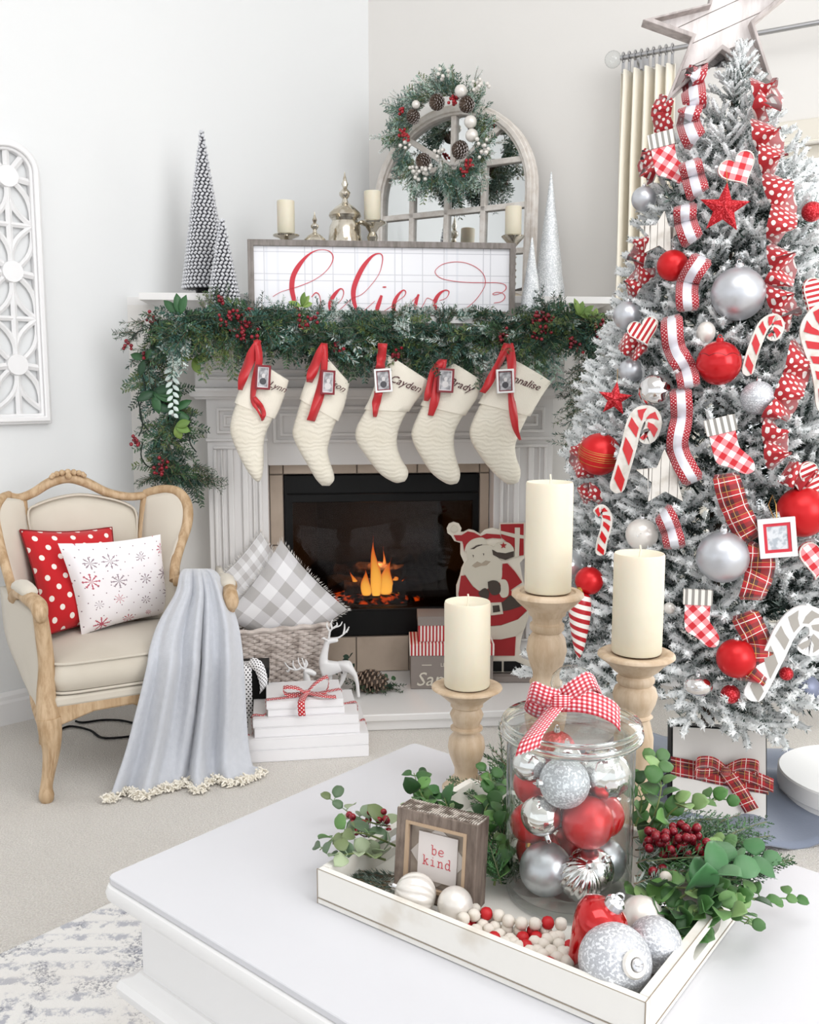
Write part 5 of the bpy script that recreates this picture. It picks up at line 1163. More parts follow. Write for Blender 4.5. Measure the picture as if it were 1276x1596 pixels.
c0_ = lb.location+Vector((.028, .03, hL+.001)); sb = thing('striped_box', 'red and white striped box with a grey lid standing on the letter box', 'box', c0_, radians(1))
h1 = atY(660, 975, p0.y+.03).z-c0_.z; h2 = atY(660, 961, p0.y+.03).z-c0_.z
mb = MB(); mb.box(0, .20, 0, .12, 0, h1+.002); mb.build('box_body', M['stripe'], sb, bevel=.001); mb = MB(); mb.box(-.003, .203, -.003, .123, h1, h2); mb.build('lid', M['kraft'], sb, bevel=.001)
# wooden cutout: a bearded man in a red coat carrying gifts
YS = 3.44; so = Vector((atZ(770, 1058, .061).x, YS, .061)); fg = thing('wooden_cutout', 'painted wooden cutout of a bearded man in red coat and hat carrying gifts', 'figure', so)
M['cutred'] = mat('cutout_red', '#9c1219', .5); M['cutdark'] = mat('cutout_dark', '#3f342c', .6); M['cutcream'] = mat('cutout_cream', '#cdc6b6', .6); M['cutedge'] = mat('cutout_edge', '#ddd5c6', .6)
def sp(pts, n_=None):
    P = [(atY(690+x/6.136, 800+y/6.136, YS-.02).x-so.x, atY(690+x/6.136, 800+y/6.136, YS-.02).z-so.z) for x, y in pts]
    return P if not n_ else [(a, b) for a, b in cr(P+[P[0]], n_)][:-1]
def lay(name, pts, d0, d1, mt, n_=None): m3 = MB(); m3.prism(sp(pts, n_), d0, d1); return m3.build(name, mt, fg, smooth=30)
lay('board', [(38, 150), (60, 105), (105, 88), (155, 105), (180, 150), (170, 185), (200, 185), (250, 160), (300, 170), (360, 205), (400, 165), (470, 145), (540, 160), (548, 100), (790, 98), (800, 420), (740, 480), (760, 600), (790, 720), (830, 930), (820, 1010), (760, 1180), (740, 1300), (760, 1400), (850, 1430), (850, 1530), (330, 1530), (330, 1430), (420, 1400), (400, 1200), (240, 1130), (180, 1000), (130, 800), (130, 700), (165, 600), (180, 530), (205, 480), (170, 400), (170, 290), (110, 270), (80, 220), (45, 195)], -.006, .006, M['cutedge'])
lay('hat', [(105, 215), (180, 215), (240, 178), (300, 190), (365, 225), (420, 200), (550, 210), (560, 245), (480, 240), (420, 250), (380, 235), (290, 260), (205, 370), (195, 300), (185, 272), (130, 265)], -.011, -.006, M['cutred'])
lay('hat_brim', [(205, 372), (230, 300), (290, 250), (380, 235), (415, 270), (420, 300), (330, 305), (250, 350)], -.013, -.006, M['cutcream'], 40)
lay('pompom', [(70, 155), (105, 118), (145, 150), (110, 188)], -.013, -.006, M['cutcream'], 24)
lay('beard', [(225, 360), (330, 310), (480, 320), (500, 400), (560, 470), (560, 640), (470, 700), (370, 750), (290, 700), (220, 600), (190, 560), (215, 490), (240, 440)], -.012, -.006, M['cutcream'], 50)
for nm, pts in (('mustache', [(280, 505), (330, 465), (370, 485), (410, 455), (460, 465), (420, 500), (370, 505), (310, 525)]), ('eyebrow', [(265, 345), (320, 315), (375, 300), (380, 306), (325, 325), (300, 345)]), ('eye', [(285, 400), (297, 405), (292, 430)]), ('eye', [(385, 385), (397, 390), (392, 410)])):
    lay(nm, pts, -.0135, -.012, M['cutdark'] if nm != 'mustache' else mat('mustache_tan', '#a89a88', .6))
lay('coat', [(175, 605), (215, 600), (290, 710), (370, 755), (470, 700), (560, 640), (575, 490), (620, 485), (690, 560), (745, 640), (760, 665), (650, 740), (720, 840), (805, 935), (720, 1020), (560, 1075), (440, 1085), (300, 1070), (210, 1000), (165, 860), (150, 780)], -.011, -.006, M['cutred'])
lay('sleeve_cuff', [(530, 640), (600, 640), (630, 700), (625, 790), (570, 810), (540, 760), (555, 700)], -.014, -.006, M['cutcream'], 30)
lay('glove', [(430, 660), (480, 645), (530, 660), (555, 720), (540, 770), (480, 785), (440, 740)], -.015, -.006, M['cutdark'], 30); lay('glove', [(340, 760), (400, 720), (440, 750), (440, 800), (420, 830), (360, 800)], -.014, -.006, M['cutdark'], 24)
lay('belt', [(190, 850), (440, 900), (580, 850), (640, 790), (690, 800), (760, 890), (640, 930), (450, 960), (200, 930)], -.013, -.006, M['cutdark'])
m3 = MB(); O_ = sp([(450, 860), (560, 855), (578, 965), (460, 980)]); I_ = sp([(475, 885), (540, 880), (550, 945), (480, 955)]); m3.frame(O_, I_, -.016, -.010); m3.build('buckle', M['cutcream'], fg)
lay('coat_hem', [(230, 1010), (300, 1075), (440, 1088), (560, 1078), (720, 1020), (810, 940), (790, 1100), (700, 1180), (560, 1210), (400, 1210), (260, 1150)], -.014, -.006, M['cutcream'])
lay('trousers', [(420, 1210), (560, 1212), (700, 1185), (690, 1370), (490, 1370), (420, 1370)], -.010, -.006, M['cutred'])
lay('boot', [(440, 1425), (565, 1425), (565, 1520), (440, 1520)], -.012, -.006, M['black']); lay('boot', [(585, 1425), (700, 1425), (800, 1470), (800, 1520), (585, 1520)], -.012, -.006, M['black'])
lay('gift_box', [(555, 110), (775, 105), (775, 405), (700, 415), (680, 330), (560, 235)], -.011, -.006, M['cutred']); lay('gift_ribbon', [(690, 140), (740, 140), (730, 415), (690, 420)], -.013, -.006, M['cutcream']); lay('gift_ribbon', [(555, 170), (690, 200), (775, 215), (775, 245), (690, 238), (555, 200)], -.0128, -.006, M['cutcream'])
lay('sack_cuff', [(480, 340), (520, 290), (600, 275), (660, 310), (680, 370), (600, 385), (520, 380)], -.013, -.006, M['cutcream'], 30); lay('glove', [(472, 350), (520, 375), (600, 385), (680, 365), (680, 420), (600, 450), (540, 430), (480, 400)], -.0135, -.006, M['cutdark'])
_st = [(580+ (34 if i % 2 == 0 else 14)*sin(pi*i/5), 310-(34 if i % 2 == 0 else 14)*cos(pi*i/5)) for i in range(10)]; lay('star', _st, -.015, -.006, M['cutred'])
mb = MB(); a_ = sp([(455, 1530), (850, 1530)]); mb.box(a_[0][0]-.05, a_[1][0], -.05, .05, 0, .022); mb.build('base', M['kraft'], fg, bevel=.002)
# ================================================================ flocked christmas tree
TY = 2.6; TX = atY(1125, 600, TY).x
TR_TAB = [(2.02, .0), (1.96, .055), (1.865, .115), (1.736, .185), (1.605, .225), (1.52, .26), (1.405, .27), (1.321, .31), (1.15, .365), (.976, .40), (.80, .425), (.618, .445), (.434, .48), (.341, .48), (.28, .40), (.2, .26), (.05, .2)]
def TRad(z):
    if z >= TR_TAB[0][0]: return 0
    for (a, ra), (b, rb_) in zip(TR_TAB, TR_TAB[1:]):
        if z >= b: return rb_+(ra-rb_)*(z-b)/(a-b)
    return TR_TAB[-1][1]
def tpt(px, py, off=0.0):
    """where a line of sight meets the tree's surface (grown by off), and the outward direction there"""
    d = ray(px, py).normalized(); best = None
    t = 1.6
    while t < 3.6:
        p = CAMP+d*t; r = sqrt((p.x-TX)**2+(p.y-TY)**2)
        g = r-(TRad(p.z)+off)
        if g <= 0: best = p; break
        if best is None or g < bg: best = p; bg = g
        t += .004
    n_ = Vector((best.x-TX, best.y-TY, 0)); n_ = n_.normalized() if n_.length > 1e-4 else Vector((0, -1, 0))
    return best, n_
tree = thing('christmas_tree', 'tall snow-flocked artificial pine tree standing before the window', 'christmas tree', (TX, TY, 0))
mb = MB(); mb.lathe([(.02, .03), (.018, 1.0), (.008, 1.98)], 10); mb.build('trunk', mat('trunk_bark', '#4a3b30', .9), tree)
mb = MB()
for a in range(4): mb.tube([(0, 0, .12), (.09*cos(a*pi/2+.4), .09*sin(a*pi/2+.4), .08), (.22*cos(a*pi/2+.4), .22*sin(a*pi/2+.4), .012)], .01, 8)
mb.build('stand', M['black'], tree)
WH, W2, GR, DG = L('#eef0f0'), L('#d3d8d8'), L('#7b8a84'), L('#263a30')
def fneedles(mb, p0, p1, n, nl, w, f):
    ax = (p1-p0).normalized()
    for k in range(n):
        t = random.random(); c = p0.lerp(p1, t); s = ax.cross(rv()).normalized(); dn = (ax*random.uniform(.2, 1)+s).normalized()
        q = random.random(); a_ = .74*f*f; cc = WH if q < a_ else (W2 if q < a_+.16*f else (GR if q < .5+.42*f else DG)); needle(mb, c, dn, nl*random.uniform(.6, 1.2), w, jit(cc, .06))
def branch_mesh(seed, L_=.25, dens=1.0):
    random.seed(seed); mb = MB(); sp_ = []
    pts = [Vector((L_*i/5, 0, .10*L_*sin(i*.5)-.02*(i/5)**2)) for i in range(6)]
    mb.tube(pts, [.004*(1-.12*i) for i in range(6)], 4, False, DG); segs = [(pts[i], pts[i+1], i/5) for i in range(1, 5)]
    for k in range(9):
        t = .22+.74*k/9; i = min(4, int(t*5)); b = pts[i].lerp(pts[i+1], t*5-i); sg = 1 if k % 2 else -1
        l2 = (.105*(1.12-t)+.03)*random.uniform(.85, 1.15); d = Vector((random.uniform(.6, 1), sg*random.uniform(.5, 1.1), random.uniform(-.15, .65))).normalized()
        m_ = b+d*l2*.5; e = m_+(d+Vector((.3, 0, .12))).normalized()*l2*.5; segs += [(b, m_, t), (m_, e, t+.25)]
    e0 = pts[-1]; segs.append((e0-Vector((.01, 0, 0)), e0+Vector((.022, 0, .006)), 1))
    for a, b, t in segs:
        l = (b-a).length; f = min(1, .15+.95*t)
        fneedles(mb, a, b, int(l*2600*dens), .0125, .0028, f)
        if t > .45: mb.tube([a, a.lerp(b, .5)+rv(.001), b], [.0045, .0068*f+.001, .0050], 5, True, jit(WH, .05))
    return mb.mesh('branch', M['flock'], 0)
BM = [branch_mesh(100+i) for i in range(7)]; BS = [branch_mesh(200+i, .25, .35) for i in range(3)]
random.seed(11)
def brot(a, pitch, roll): return (Matrix.Rotation(a, 3, 'Z') @ Matrix.Rotation(-pitch, 3, 'Y') @ Matrix.Rotation(roll, 3, 'X')).to_euler()
NBR = 560; acc = []; tot = 0; zs = [.31+(2.0-.31)*i/400 for i in range(401)]; cum = [0]
for z in zs[1:]: tot += TRad(z)+.06; cum.append(tot)
nb = 0; back = MB(); camdir = atan2(-TY, -TX)
for i in range(NBR):
    q = (i+.5)/NBR*tot; k = next(j for j in range(len(cum)) if cum[j] >= q); z = zs[k]; a = i*2.399963+random.uniform(-.12, .12); r = TRad(z)*random.uniform(.93, 1.05)
    if 1000 < 0: pass
    pitch = radians(random.uniform(2, 24)) if z > .5 else radians(random.uniform(-18, 8))
    sc = (.62+.5*min(1, r/.42))*random.uniform(.9, 1.1)
    if r < .2: sc = max(.34, min(sc, (r+.03)/.25)); pitch = radians(random.uniform(18, 50))
    ln = .25*sc*cos(pitch); rel = abs((a-camdir+pi) % (2*pi)-pi)
    base = Vector((cos(a)*(r-ln), sin(a)*(r-ln), z-.25*sc*sin(pitch))); rot = brot(a, pitch, random.uniform(-.5, .5))
    if rel < 1.75 and nb < 292:
        o = bpy.data.objects.new('branch', random.choice(BM)); SC.collection.objects.link(o); o.parent = tree; o.location = base; o.rotation_euler = rot; o.scale = (sc,)*3; nb += 1
    else:
        me = random.choice(BS if rel > 2.0 else BM); T_ = Matrix.Translation(base) @ rot.to_matrix().to_4x4() @ Matrix.Scale(sc, 4); b0 = len(back.v)
        if rel > 2.2 and i % 2: continue
        ca = me.color_attributes['col'].data
        back.v += [tuple(T_ @ v.co) for v in me.vertices]; back.f += [tuple(x+b0 for x in p.vertices) for p in me.polygons]; back.fm += [0]*len(me.polygons); back.uv += [(0, 0)]*len(me.vertices); back.c += [tuple(c.color[:3]) for c in ca]
back.build('far_branches', M['flock'], tree, smooth=0, kind='stuff')
# a couple of low boughs reaching toward the hearth, and the leader at the top
for px, py, sc in ((815, 1018, 1.15), (800, 1048, 1.0), (835, 995, 1.1), (850, 1035, 1.1), (1225, 1165, 1.3), (1165, 1165, 1.1)):
    p = atY(px, py, 2.72 if px < 900 else 2.25); a = atan2(p.y-TY, p.x-TX); pitch = radians(8 if px < 900 else -38)
    o = bpy.data.objects.new('branch', random.choice(BM)); SC.collection.objects.link(o); o.parent = tree; d = Vector((cos(a)*cos(pitch), sin(a)*cos(pitch), sin(pitch)))*.27*sc
    o.location = Vector((p.x-TX, p.y-TY, p.z))-d; o.rotation_euler = brot(a, pitch, .2); o.scale = (sc,)*3
for k in range(2):
    o = bpy.data.objects.new('branch', BM[k]); SC.collection.objects.link(o); o.parent = tree; o.location = (0, -.02, 1.86); o.rotation_euler = (k*1.5, -pi/2+.1, 0); o.scale = (.62,)*3
mb = MB(); random.seed(5)
for i in range(520):
    z = random.uniform(.3, 1.65); a = random.uniform(0, 2*pi); r = TRad(z)*random.uniform(.35, .7); c = Vector((cos(a)*r, sin(a)*r, z)); d = Vector((cos(a), sin(a), random.uniform(-.3, .4)))
    fneedles(mb, c, c+d*.08, 22, .03, .004, .0)
mb.build('inner_twigs', M['flock'], tree, smooth=0, kind='stuff')
# skirt under the tree
mb = MB(); R = []
for i in range(12):
    r = .08+.32*i/11; R.append([(r*cos(a)*(1+.04*sin(5*a)), r*sin(a)*(1+.05*sin(7*a+1)), .02+.018*sin(9*a+i*.3)*(i/11)+.03*(1-i/11)) for a in [2*pi*j/90 for j in range(90)]])
mb.rings(R, True, False); sk = mb.build('tree_skirt', mat('slate_blue_cloth', '#7f8798', .95, bump=(200, .3, .002), sheen=.3), loc=(TX, TY, 0), solid=.006, smooth=80); tag(sk, 'slate blue cloth skirt spread on the carpet under the flocked tree', 'tree skirt')
# ---------------------------------------------------------------- ornaments
def orot(n_, tilt=0, lean=0): return (align(n_) @ Matrix.Rotation(tilt, 3, 'Y') @ Matrix.Rotation(lean, 3, 'X')).to_euler()
def toward(n_): return (n_*.55+Vector((-TX*.0, -1, 0))*.6+ (CAMP-Vector((TX, TY, 1.15))).normalized()*.5).normalized()
def orn_ball(px, py, rpx, mt, label, off=.0, cap=M['chrome'], sz=1, lines_=None, fn=None, name='ball_ornament'):
    p, n_ = tpt(px, py, off); r = rpx*(p-CAMP).length/F*.98
    t = thing(name, label, 'ornament', p, 0); mb = MB(); mb.ball((0, 0, 0), r, 32, 20, sz=sz, fn=fn); mb.build('ball', mt, t, smooth=80)
    mb = MB(); mb.lathe([(r*.16, 0), (r*.17, r*.12), (r*.15, r*.15), (.001, r*.15)], 14, (0, 0, r*sz*.97)); mb.tube([(r*.09*cos(a), 0, r*sz*.97+r*.2+r*.09*sin(a)) for a in [2*pi*i/12 for i in range(13)]], r*.02, 5, False); mb.build('cap', cap, t)
    if lines_:
        for zf in (.35, .27, .15, .05, -.05, -.30):
            m3 = MB(); rr = r*sqrt(1-zf*zf)*1.003; m3.tube([(rr*cos(a), rr*sin(a), r*zf) for a in [2*pi*i/40 for i in range(41)]], r*.012, 5, False); m3.build('gold_line', M['gold'], t)
        t.rotation_euler = (.3, .12, 0)
    return t
orn_ball(1048, 414, 23, M['redmatte'], 'satin red ball high on the left side of the tree below the slatted star', .02)
orn_ball(1003, 310, 18, M['satin'], 'matt grey ball near the curtain, highest on the left edge of the tree', .03)
orn_ball(1150, 458, 39, M['satin'], 'largest silver ball, in the upper middle of the tree beside the centre ribbon', .03)
_n = NT('red_ball_swag'); _x = _n.xyz(_n.tex()); _a = _n.m('ARCTAN2', _x[1], _x[0]); _w = _n.m('LESS_THAN', _n.m('ABSOLUTE', _n.m('SUBTRACT', _x[2], _n.m('ADD', .016, _n.m('MULTIPLY', .006, _n.m('ABSOLUTE', _n.m('SINE', _n.m('MULTIPLY', _a, 4))))))), .0009)
M['redswag'] = _n.done(_n.mix(_w, L('#c1141c'), L('#6f0a12')), .2, .3)
orn_ball(1120, 566, 33, M['redswag'], 'glossy red ball with a dark swag line in the middle of the tree', .03, M['redswag'])
orn_ball(978, 492, 22, M['satin'], 'grey satin ball behind the striped heart', .0); orn_ball(983, 578, 19, M['satin'], 'small grey satin ball above the red glitter star on the left', -.01)
orn_ball(1022, 610, 27, M['silver'], 'polished silver ball in the middle left of the tree beside the centre ribbon', .02); orn_ball(1181, 620, 25, M['silverglit'], 'silver glitter ball under the small striped cane', .02)
orn_ball(1100, 518, 14, M['pearl'], 'small pearly ball just above the glossy red ball', .01, sz=1.15); orn_ball(934, 708, 33, M['redmatte'], 'satin red ball ringed with gold lines on the left edge of the tree', .03, lines_=True)
orn_ball(1250, 798, 37, M['redmatte'], 'large satin red ball at the right, above the square photo ornament', .03); orn_ball(1126, 868, 39, M['satin'], 'large silver ball left of the tartan ribbon, low on the tree', .04)
orn_ball(1000, 833, 25, M['pearl'], 'pearly silver ball behind the right-hand candle flame', .0); orn_ball(918, 905, 22, M['redmatte'], 'small satin red ball low on the left, behind the tallest candle', .02)
orn_ball(883, 880, 27, mat('frosted_clear_ball', '#d9dcde', .15, .6), 'frosted silver ball behind the tallest candle', .03); orn_ball(1147, 1026, 29, M['redmatte'], 'satin red ball low on the tree beside the white wooden cane', .03)
orn_ball(1087, 1068, 22, M['silver'], 'flattened silver onion ornament hanging lowest on the tree', .03, sz=.72); orn_ball(1043, 948, 9, M['pearl'], 'tiny pearl ball beside the right-hand candle', .0)
orn_ball(1225, 1050, 10, M['redglit'], 'tiny red glitter ball by the white wooden cane', 0); orn_ball(1265, 330, 14, M['redglit'], 'small red berry ball at the upper right edge of the tree', .0); orn_ball(1138, 1082, 14, M['redglit'], 'small red glitter ball beneath the low satin red ball', -.01)
orn_ball(1255, 1072, 20, mat('slate_ball', '#8389a0', .4, .3), 'slate blue ball at the lower right edge of the tree', -.06)
def fprism(px, py, off, label, name, cat='ornament', k=None):
    p, n_ = tpt(px, py, off); t = thing(name, label, cat, p, rot=orot(toward(n_))); return t, (p-CAMP).length/F
def star5(R_, r_, tilt=0, n_=5): return [((R_ if i % 2 == 0 else r_)*sin(pi*i/n_+tilt), (R_ if i % 2 == 0 else r_)*cos(pi*i/n_+tilt)) for i in range(2*n_)]
def relief_star(px, py, rpx, tilt, label, mt, off=.04):
    t, k = fprism(px, py, off, label, 'star_ornament'); P = star5(rpx*k, rpx*k*.42, tilt); vs = [(a, 0, b) for a, b in P]+[(0, -rpx*k*.28, 0), (0, rpx*k*.28, 0)]; n_ = len(P)
    mb = MB(); mb.add(vs, [(i, (i+1) % n_, n_) for i in range(n_)]+[((i+1) % n_, i, n_+1) for i in range(n_)]); mb.build('star', mt, t, smooth=15)
    mb = MB(); mb.tube([(P[0][0], 0, P[0][1]-.002), (P[0][0]*.6, .01, P[0][1]+.03)], .0008, 4); mb.build('hanger', M['gold'], t)
relief_star(1128, 325, 36, .08, 'red glitter star high in the middle of the tree', M['redglit']); relief_star(958, 622, 27, .1, 'red glitter star on the left edge of the tree', M['redglit'])
M['whitewood'] = mat('white_washed_wood', '#dbd6cf', .7, var=(40, '#c6bfb5', .45, .7)); M['groove'] = mat('dark_groove', '#77706a', .9)
def slat_star(px, py, rpx, tilt, label, nm=6):
    t, k = fprism(px, py, .045, label, 'wooden_star_ornament'); R_ = rpx*k; P = star5(R_, R_*.45, tilt); mb = MB(); mb.prism(P, 0, .004); mb.build('backing', M['groove'], t)
    # boards: the star outline cut into vertical strips
    def span(x):
        zs_ = []
        for i in range(len(P)):
            (xa_, za_), (xb_, zb__) = P[i], P[(i+1) % len(P)]
            if (xa_-x)*(xb_-x) < 0: zs_.append(za_+(zb__-za_)*(x-xa_)/(xb_-xa_))
        return sorted(zs_)
    w_ = 2*R_/7; x = -R_
    while x < R_-.001:
        xs_ = [x+.0006+(w_-.0012)*i/6 for i in range(7)]; cells = [span(q) for q in xs_]
        for part in (0, 1):
            pts = [(q, c[part*2:part*2+2]) for q, c in zip(xs_, cells) if len(c) >= part*2+2]
            if len(pts) >= 3: mb = MB(); mb.prism([(q, c[0]) for q, c in pts]+[(q, c[1]) for q, c in pts[::-1]], -.006, 0); mb.build('slat', M['whitewood'], t)
        x += w_
slat_star(1036, 745, 44, -.05, 'white slatted wooden star in the middle left of the tree'); slat_star(1030, 366, 34, .12, 'white slatted wooden star high on the left above the satin red ball')
def cane(px, py, path, wpx, label, white=False, off=.05, nstr=7):
    """path: pixel points from foot to curl; flat wooden cane with stripes"""
    p, n_ = tpt(px, py, off); k = (p-CAMP).length/F; t = thing('candy_cane_ornament', label, 'ornament', p, rot=orot(toward(n_)*.3+Vector((-.25, -1, 0)))); w_ = wpx*k
    q = [((a-px)*k, (py-b)*k) for a, b in cr(path, 46)]
    def off_(d, rng=None):
        Lh, Rh = [], []; rng = rng or range(len(q)); D0 = d; seg = sum(sqrt((q[i+1][0]-q[i][0])**2+(q[i+1][1]-q[i][1])**2) for i in range(len(q)-1))/(len(q)-1)
        for i in rng:
            e_ = min(1, min(i, len(q)-1-i)*seg/D0); d = D0*sqrt(max(.02, 1-(1-e_)**2))
            a, b = q[max(0, i-1)], q[min(len(q)-1, i+1)]; tx, tz_ = b[0]-a[0], b[1]-a[1]; l = sqrt(tx*tx+tz_*tz_) or 1; nx, nz = -tz_/l, tx/l
            Lh.append((q[i][0]+nx*d, q[i][1]+nz*d)); Rh.append((q[i][0]-nx*d, q[i][1]-nz*d))
        return Lh, Rh
    def body(d, y0, y1, nm, mt):
        Lh, Rh = off_(d); R = []; m3 = MB()
        for a, b in zip(Lh, Rh): R.append([(a[0], y0, a[1]), (b[0], y0, b[1]), (b[0], y1, b[1]), (a[0], y1, a[1])])
        m3.rings(R); m3.build(nm, mt, t, smooth=30, bevel=.001)
    body(w_, 0, .009, 'cane', M['whitewood'] if not white else M['white'])
    st = [i for i in range(1, 44)]; per = 44/nstr
    for s in range(nstr):
        i0 = 1.0+s*per; vs = []; m3 = MB(); 
        def pt(i, d):
            i = max(0, min(len(q)-1.001, i)); j = int(i); f = i-j; a, b = q[j], q[j+1]; tx, tz_ = b[0]-a[0], b[1]-a[1]; l = sqrt(tx*tx+tz_*tz_) or 1; x = a[0]+tx*f-tz_/l*d; z = a[1]+tz_*f+tx/l*d; return (x, z)
        sl = per*.45; dd = w_*.66; pol = [pt(i0, -dd), pt(i0+per*.5, -dd)]+[pt(i0+per*.5+sl*u_, -dd+2*dd*u_) for u_ in (.5, 1)]+[pt(i0+sl, dd), pt(i0+sl*.5, 0)]
        m3.prism(pol, -.0015 if not white else -.0012, .002); m3.build('stripe', M['red'] if not white else mat('cane_recess_grey', '#a9a49d', .7), t)
    return t
cane(985, 705, [(962, 768), (970, 735), (980, 695), (986, 665), (995, 648), (1010, 648), (1015, 662), (1008, 680), (1000, 676)], 12, 'red and white wooden cane at the left of the tree beside the gold-lined ball')
cane(1185, 540, [(1168, 582), (1173, 555), (1182, 525), (1190, 508), (1202, 502), (1208, 512), (1203, 524), (1198, 520)], 8.5, 'small red and white wooden cane right of the glossy red ball')
cane(1218, 1030, [(1178, 1092), (1192, 1060), (1210, 1015), (1222, 985), (1240, 964), (1262, 968), (1268, 990), (1257, 1006), (1244, 998)], 15, 'large white wooden cane low on the right of the tree', True, nstr=8)
cane(1275, 590, [(1290, 640), (1285, 600), (1278, 570), (1268, 545), (1262, 520), (1275, 500), (1290, 505)], 15, 'red and white wooden cane cut off by the right edge of the tree'); cane(938, 830, [(936, 866), (938, 845), (944, 822), (944, 805), (936, 795), (928, 803)], 8, 'thin red striped cane behind the two tall candles', nstr=6)
n = NT('red_gingham_cloth'); xx = n.xyz(n.tex()); per = .040; a_ = n.m('ADD', xx[0], xx[2]); b_ = n.m('SUBTRACT', xx[0], xx[2]); s = n.m('ADD', band(n, a_, per, .5, 20.0), band(n, b_, per, .5, 20.0)); c = n.mix(n.m('GREATER_THAN', s, .5), L('#f3eeec'), L('#e58e93')); c = n.mix(n.m('GREATER_THAN', s, 1.5), c, L('#c8222d')); M['gingd'] = n.done(c, .7)
n = NT('grey_stripe_cuff'); xx = n.xyz(n.tex()); M['cuffstripe'] = n.done(n.mix(band(n, xx[0], .0145, .45, 10.0), L('#e6e2da'), L('#8f8b86')), .7)
n = NT('red_diagonal_stripe'); xx = n.xyz(n.tex()); M['diag'] = n.done(n.mix(band(n, n.m('ADD', xx[2], n.m('MULTIPLY', xx[0], -.9)), .017, .5, 20.0), L('#efe7de'), L('#b8202a')), .7)
def sock_orn(px, py, s_, tilt, label):
    t, k = fprism(px, py, .05, label, 'stocking_ornament'); k *= s_; t.rotation_euler = (align(toward(tpt(px, py)[1])*.2+Vector((-.2, -1, 0))) @ Matrix.Rotation(tilt, 3, 'Y')).to_euler()
    mb = MB(); mb.prism([(a*k, b*k) for a, b in cr([(-19, 22), (-19, -5), (-16, -22), (0, -32), (18, -46), (32, -44), (34, -30), (26, -16), (19, -4), (19, 22)], 40)], -.004, .004); mb.build('foot', M['gingd'], t, bevel=.001)
    mb = MB(); mb.prism([(a*k, b*k) for a, b in [(-22, 20), (22, 20), (22, 44), (-22, 44)]], -.007, .007); mb.build('cuff', M['cuffstripe'], t, bevel=.001)
sock_orn(1086, 962, .95, .0, 'red gingham stocking ornament low on the tree under the large silver ball'); sock_orn(1130, 696, 1.0, -.25, 'red gingham stocking ornament in the middle of the tree above the tartan ribbon'); sock_orn(1036, 248, .85, -.2, 'red gingham stocking ornament near the top left of the tree')
def heart(px, py, s_, tilt, mt, label):
    t, k = fprism(px, py, .05, label, 'heart_ornament'); k *= s_; t.rotation_euler = (align(toward(tpt(px, py)[1])) @ Matrix.Rotation(tilt, 3, 'Y')).to_euler(); P = []
    for i in range(36): a = 2*pi*i/36; P.append((k*1.7*16*sin(a)**3, k*1.7*(13*cos(a)-5*cos(2*a)-2*cos(3*a)-cos(4*a))))
    mb = MB(); mb.prism(P, -.004, .004); mb.build('heart', mt, t, bevel=.0015); mb = MB(); mb.frame(P, [(a*.93, b*.93) for a, b in P], -.0055, -.0035); mb.build('edge', M['whitewood'], t)
heart(1150, 263, .95, -.5, M['gingd'], 'red gingham heart near the top of the tree'); heart(1003, 515, .85, -.3, M['diag'], 'red striped heart at the left of the tree beside the centre ribbon'); heart(1274, 462, 1.0, .5, M['diag'], 'red striped heart at the right edge of the tree')
heart(1270, 745, 1.0, .3, M['diag'], 'red striped heart above the large red ball at the right edge'); heart(1275, 870, 1.1, .1, M['gingd'], 'red gingham heart at the right edge beside the square photo ornament')
for px, py, sc, lb_ in ((903, 975, 1.0, 'twisted red and white glass icicle low on the left of the tree'),):
    p, n_ = tpt(px, py, .03); k = (p-CAMP).length/F; t = thing('icicle_ornament', lb_, 'ornament', p); mb = MB(); H_ = 52*k; uv = []
    prof = [(.001, H_), (14*k, H_*.9), (17*k, H_*.6), (16*k, H_*.2), (12*k, -H_*.3), (7*k, -H_*.75), (.001, -H_)]; prof = [(max(.0005, a), b) for a, b in cr(prof, 24)]; mb.lathe(prof, 24)
    n = NT('twisted_stripe'); xx = n.xyz(n.tex()); an = n.m('DIVIDE', n.m('ARCTAN2', xx[1], xx[0]), 2*pi); f_ = band(n, n.m('ADD', n.m('MULTIPLY', an, 2), n.m('MULTIPLY', xx[2], 42)), 1.0, .5, 20.0); mb.build('glass_body', n.done(n.mix(f_, L('#ece6df'), L('#b01822')), .25), t, smooth=80)
    mb = MB(); mb.lathe([(5*k, H_), (5*k, H_+8*k), (.001, H_+9*k)], 12); mb.build('cap', M['gold'], t)
def photo_orn(px, py, w_, h_, tilt, label):
    t, k = fprism(px, py, .06, label, 'photo_ornament', 'photo frame'); t.rotation_euler = (align(Vector((-.2, -1, 0))) @ Matrix.Rotation(tilt, 3, 'Y')).to_euler(); a, b = w_*k, h_*k
    rc = lambda s: [(-a*s, -b*s), (a*s, -b*s), (a*s, b*s), (-a*s, b*s)]; rr = lambda i: [(-a+i, -b+i), (a-i, -b+i), (a-i, b-i), (-a+i, b-i)]
    mb = MB(); mb.frame(rr(0), rr(a*.28), -.005, .003); mb.build('frame', M['mat_white'], t, bevel=.0008); mb = MB(); mb.frame(rr(a*.28), rr(a*.45), -.003, .003); mb.build('inner_edge', M['scriptred'], t); mb = MB(); mb.prism(rr(a*.44), -.001, .003); ph = mb.build('photograph', mat('pale_photo', '#d3d6da', .5, var=(60, '#a9b0b8', .45, .6)), t)
    mb = MB(); mb.tube([(-.004, 0, b), (-.012, .01, b+.03), (.0, .02, b+.05), (.004, .01, b+.03), (.002, 0, b)], .0009, 5); mb.build('string', M['gold'], t)
photo_orn(1211, 838, 26, 29, -.12, 'square cream and red photo ornament right of the tartan ribbon')
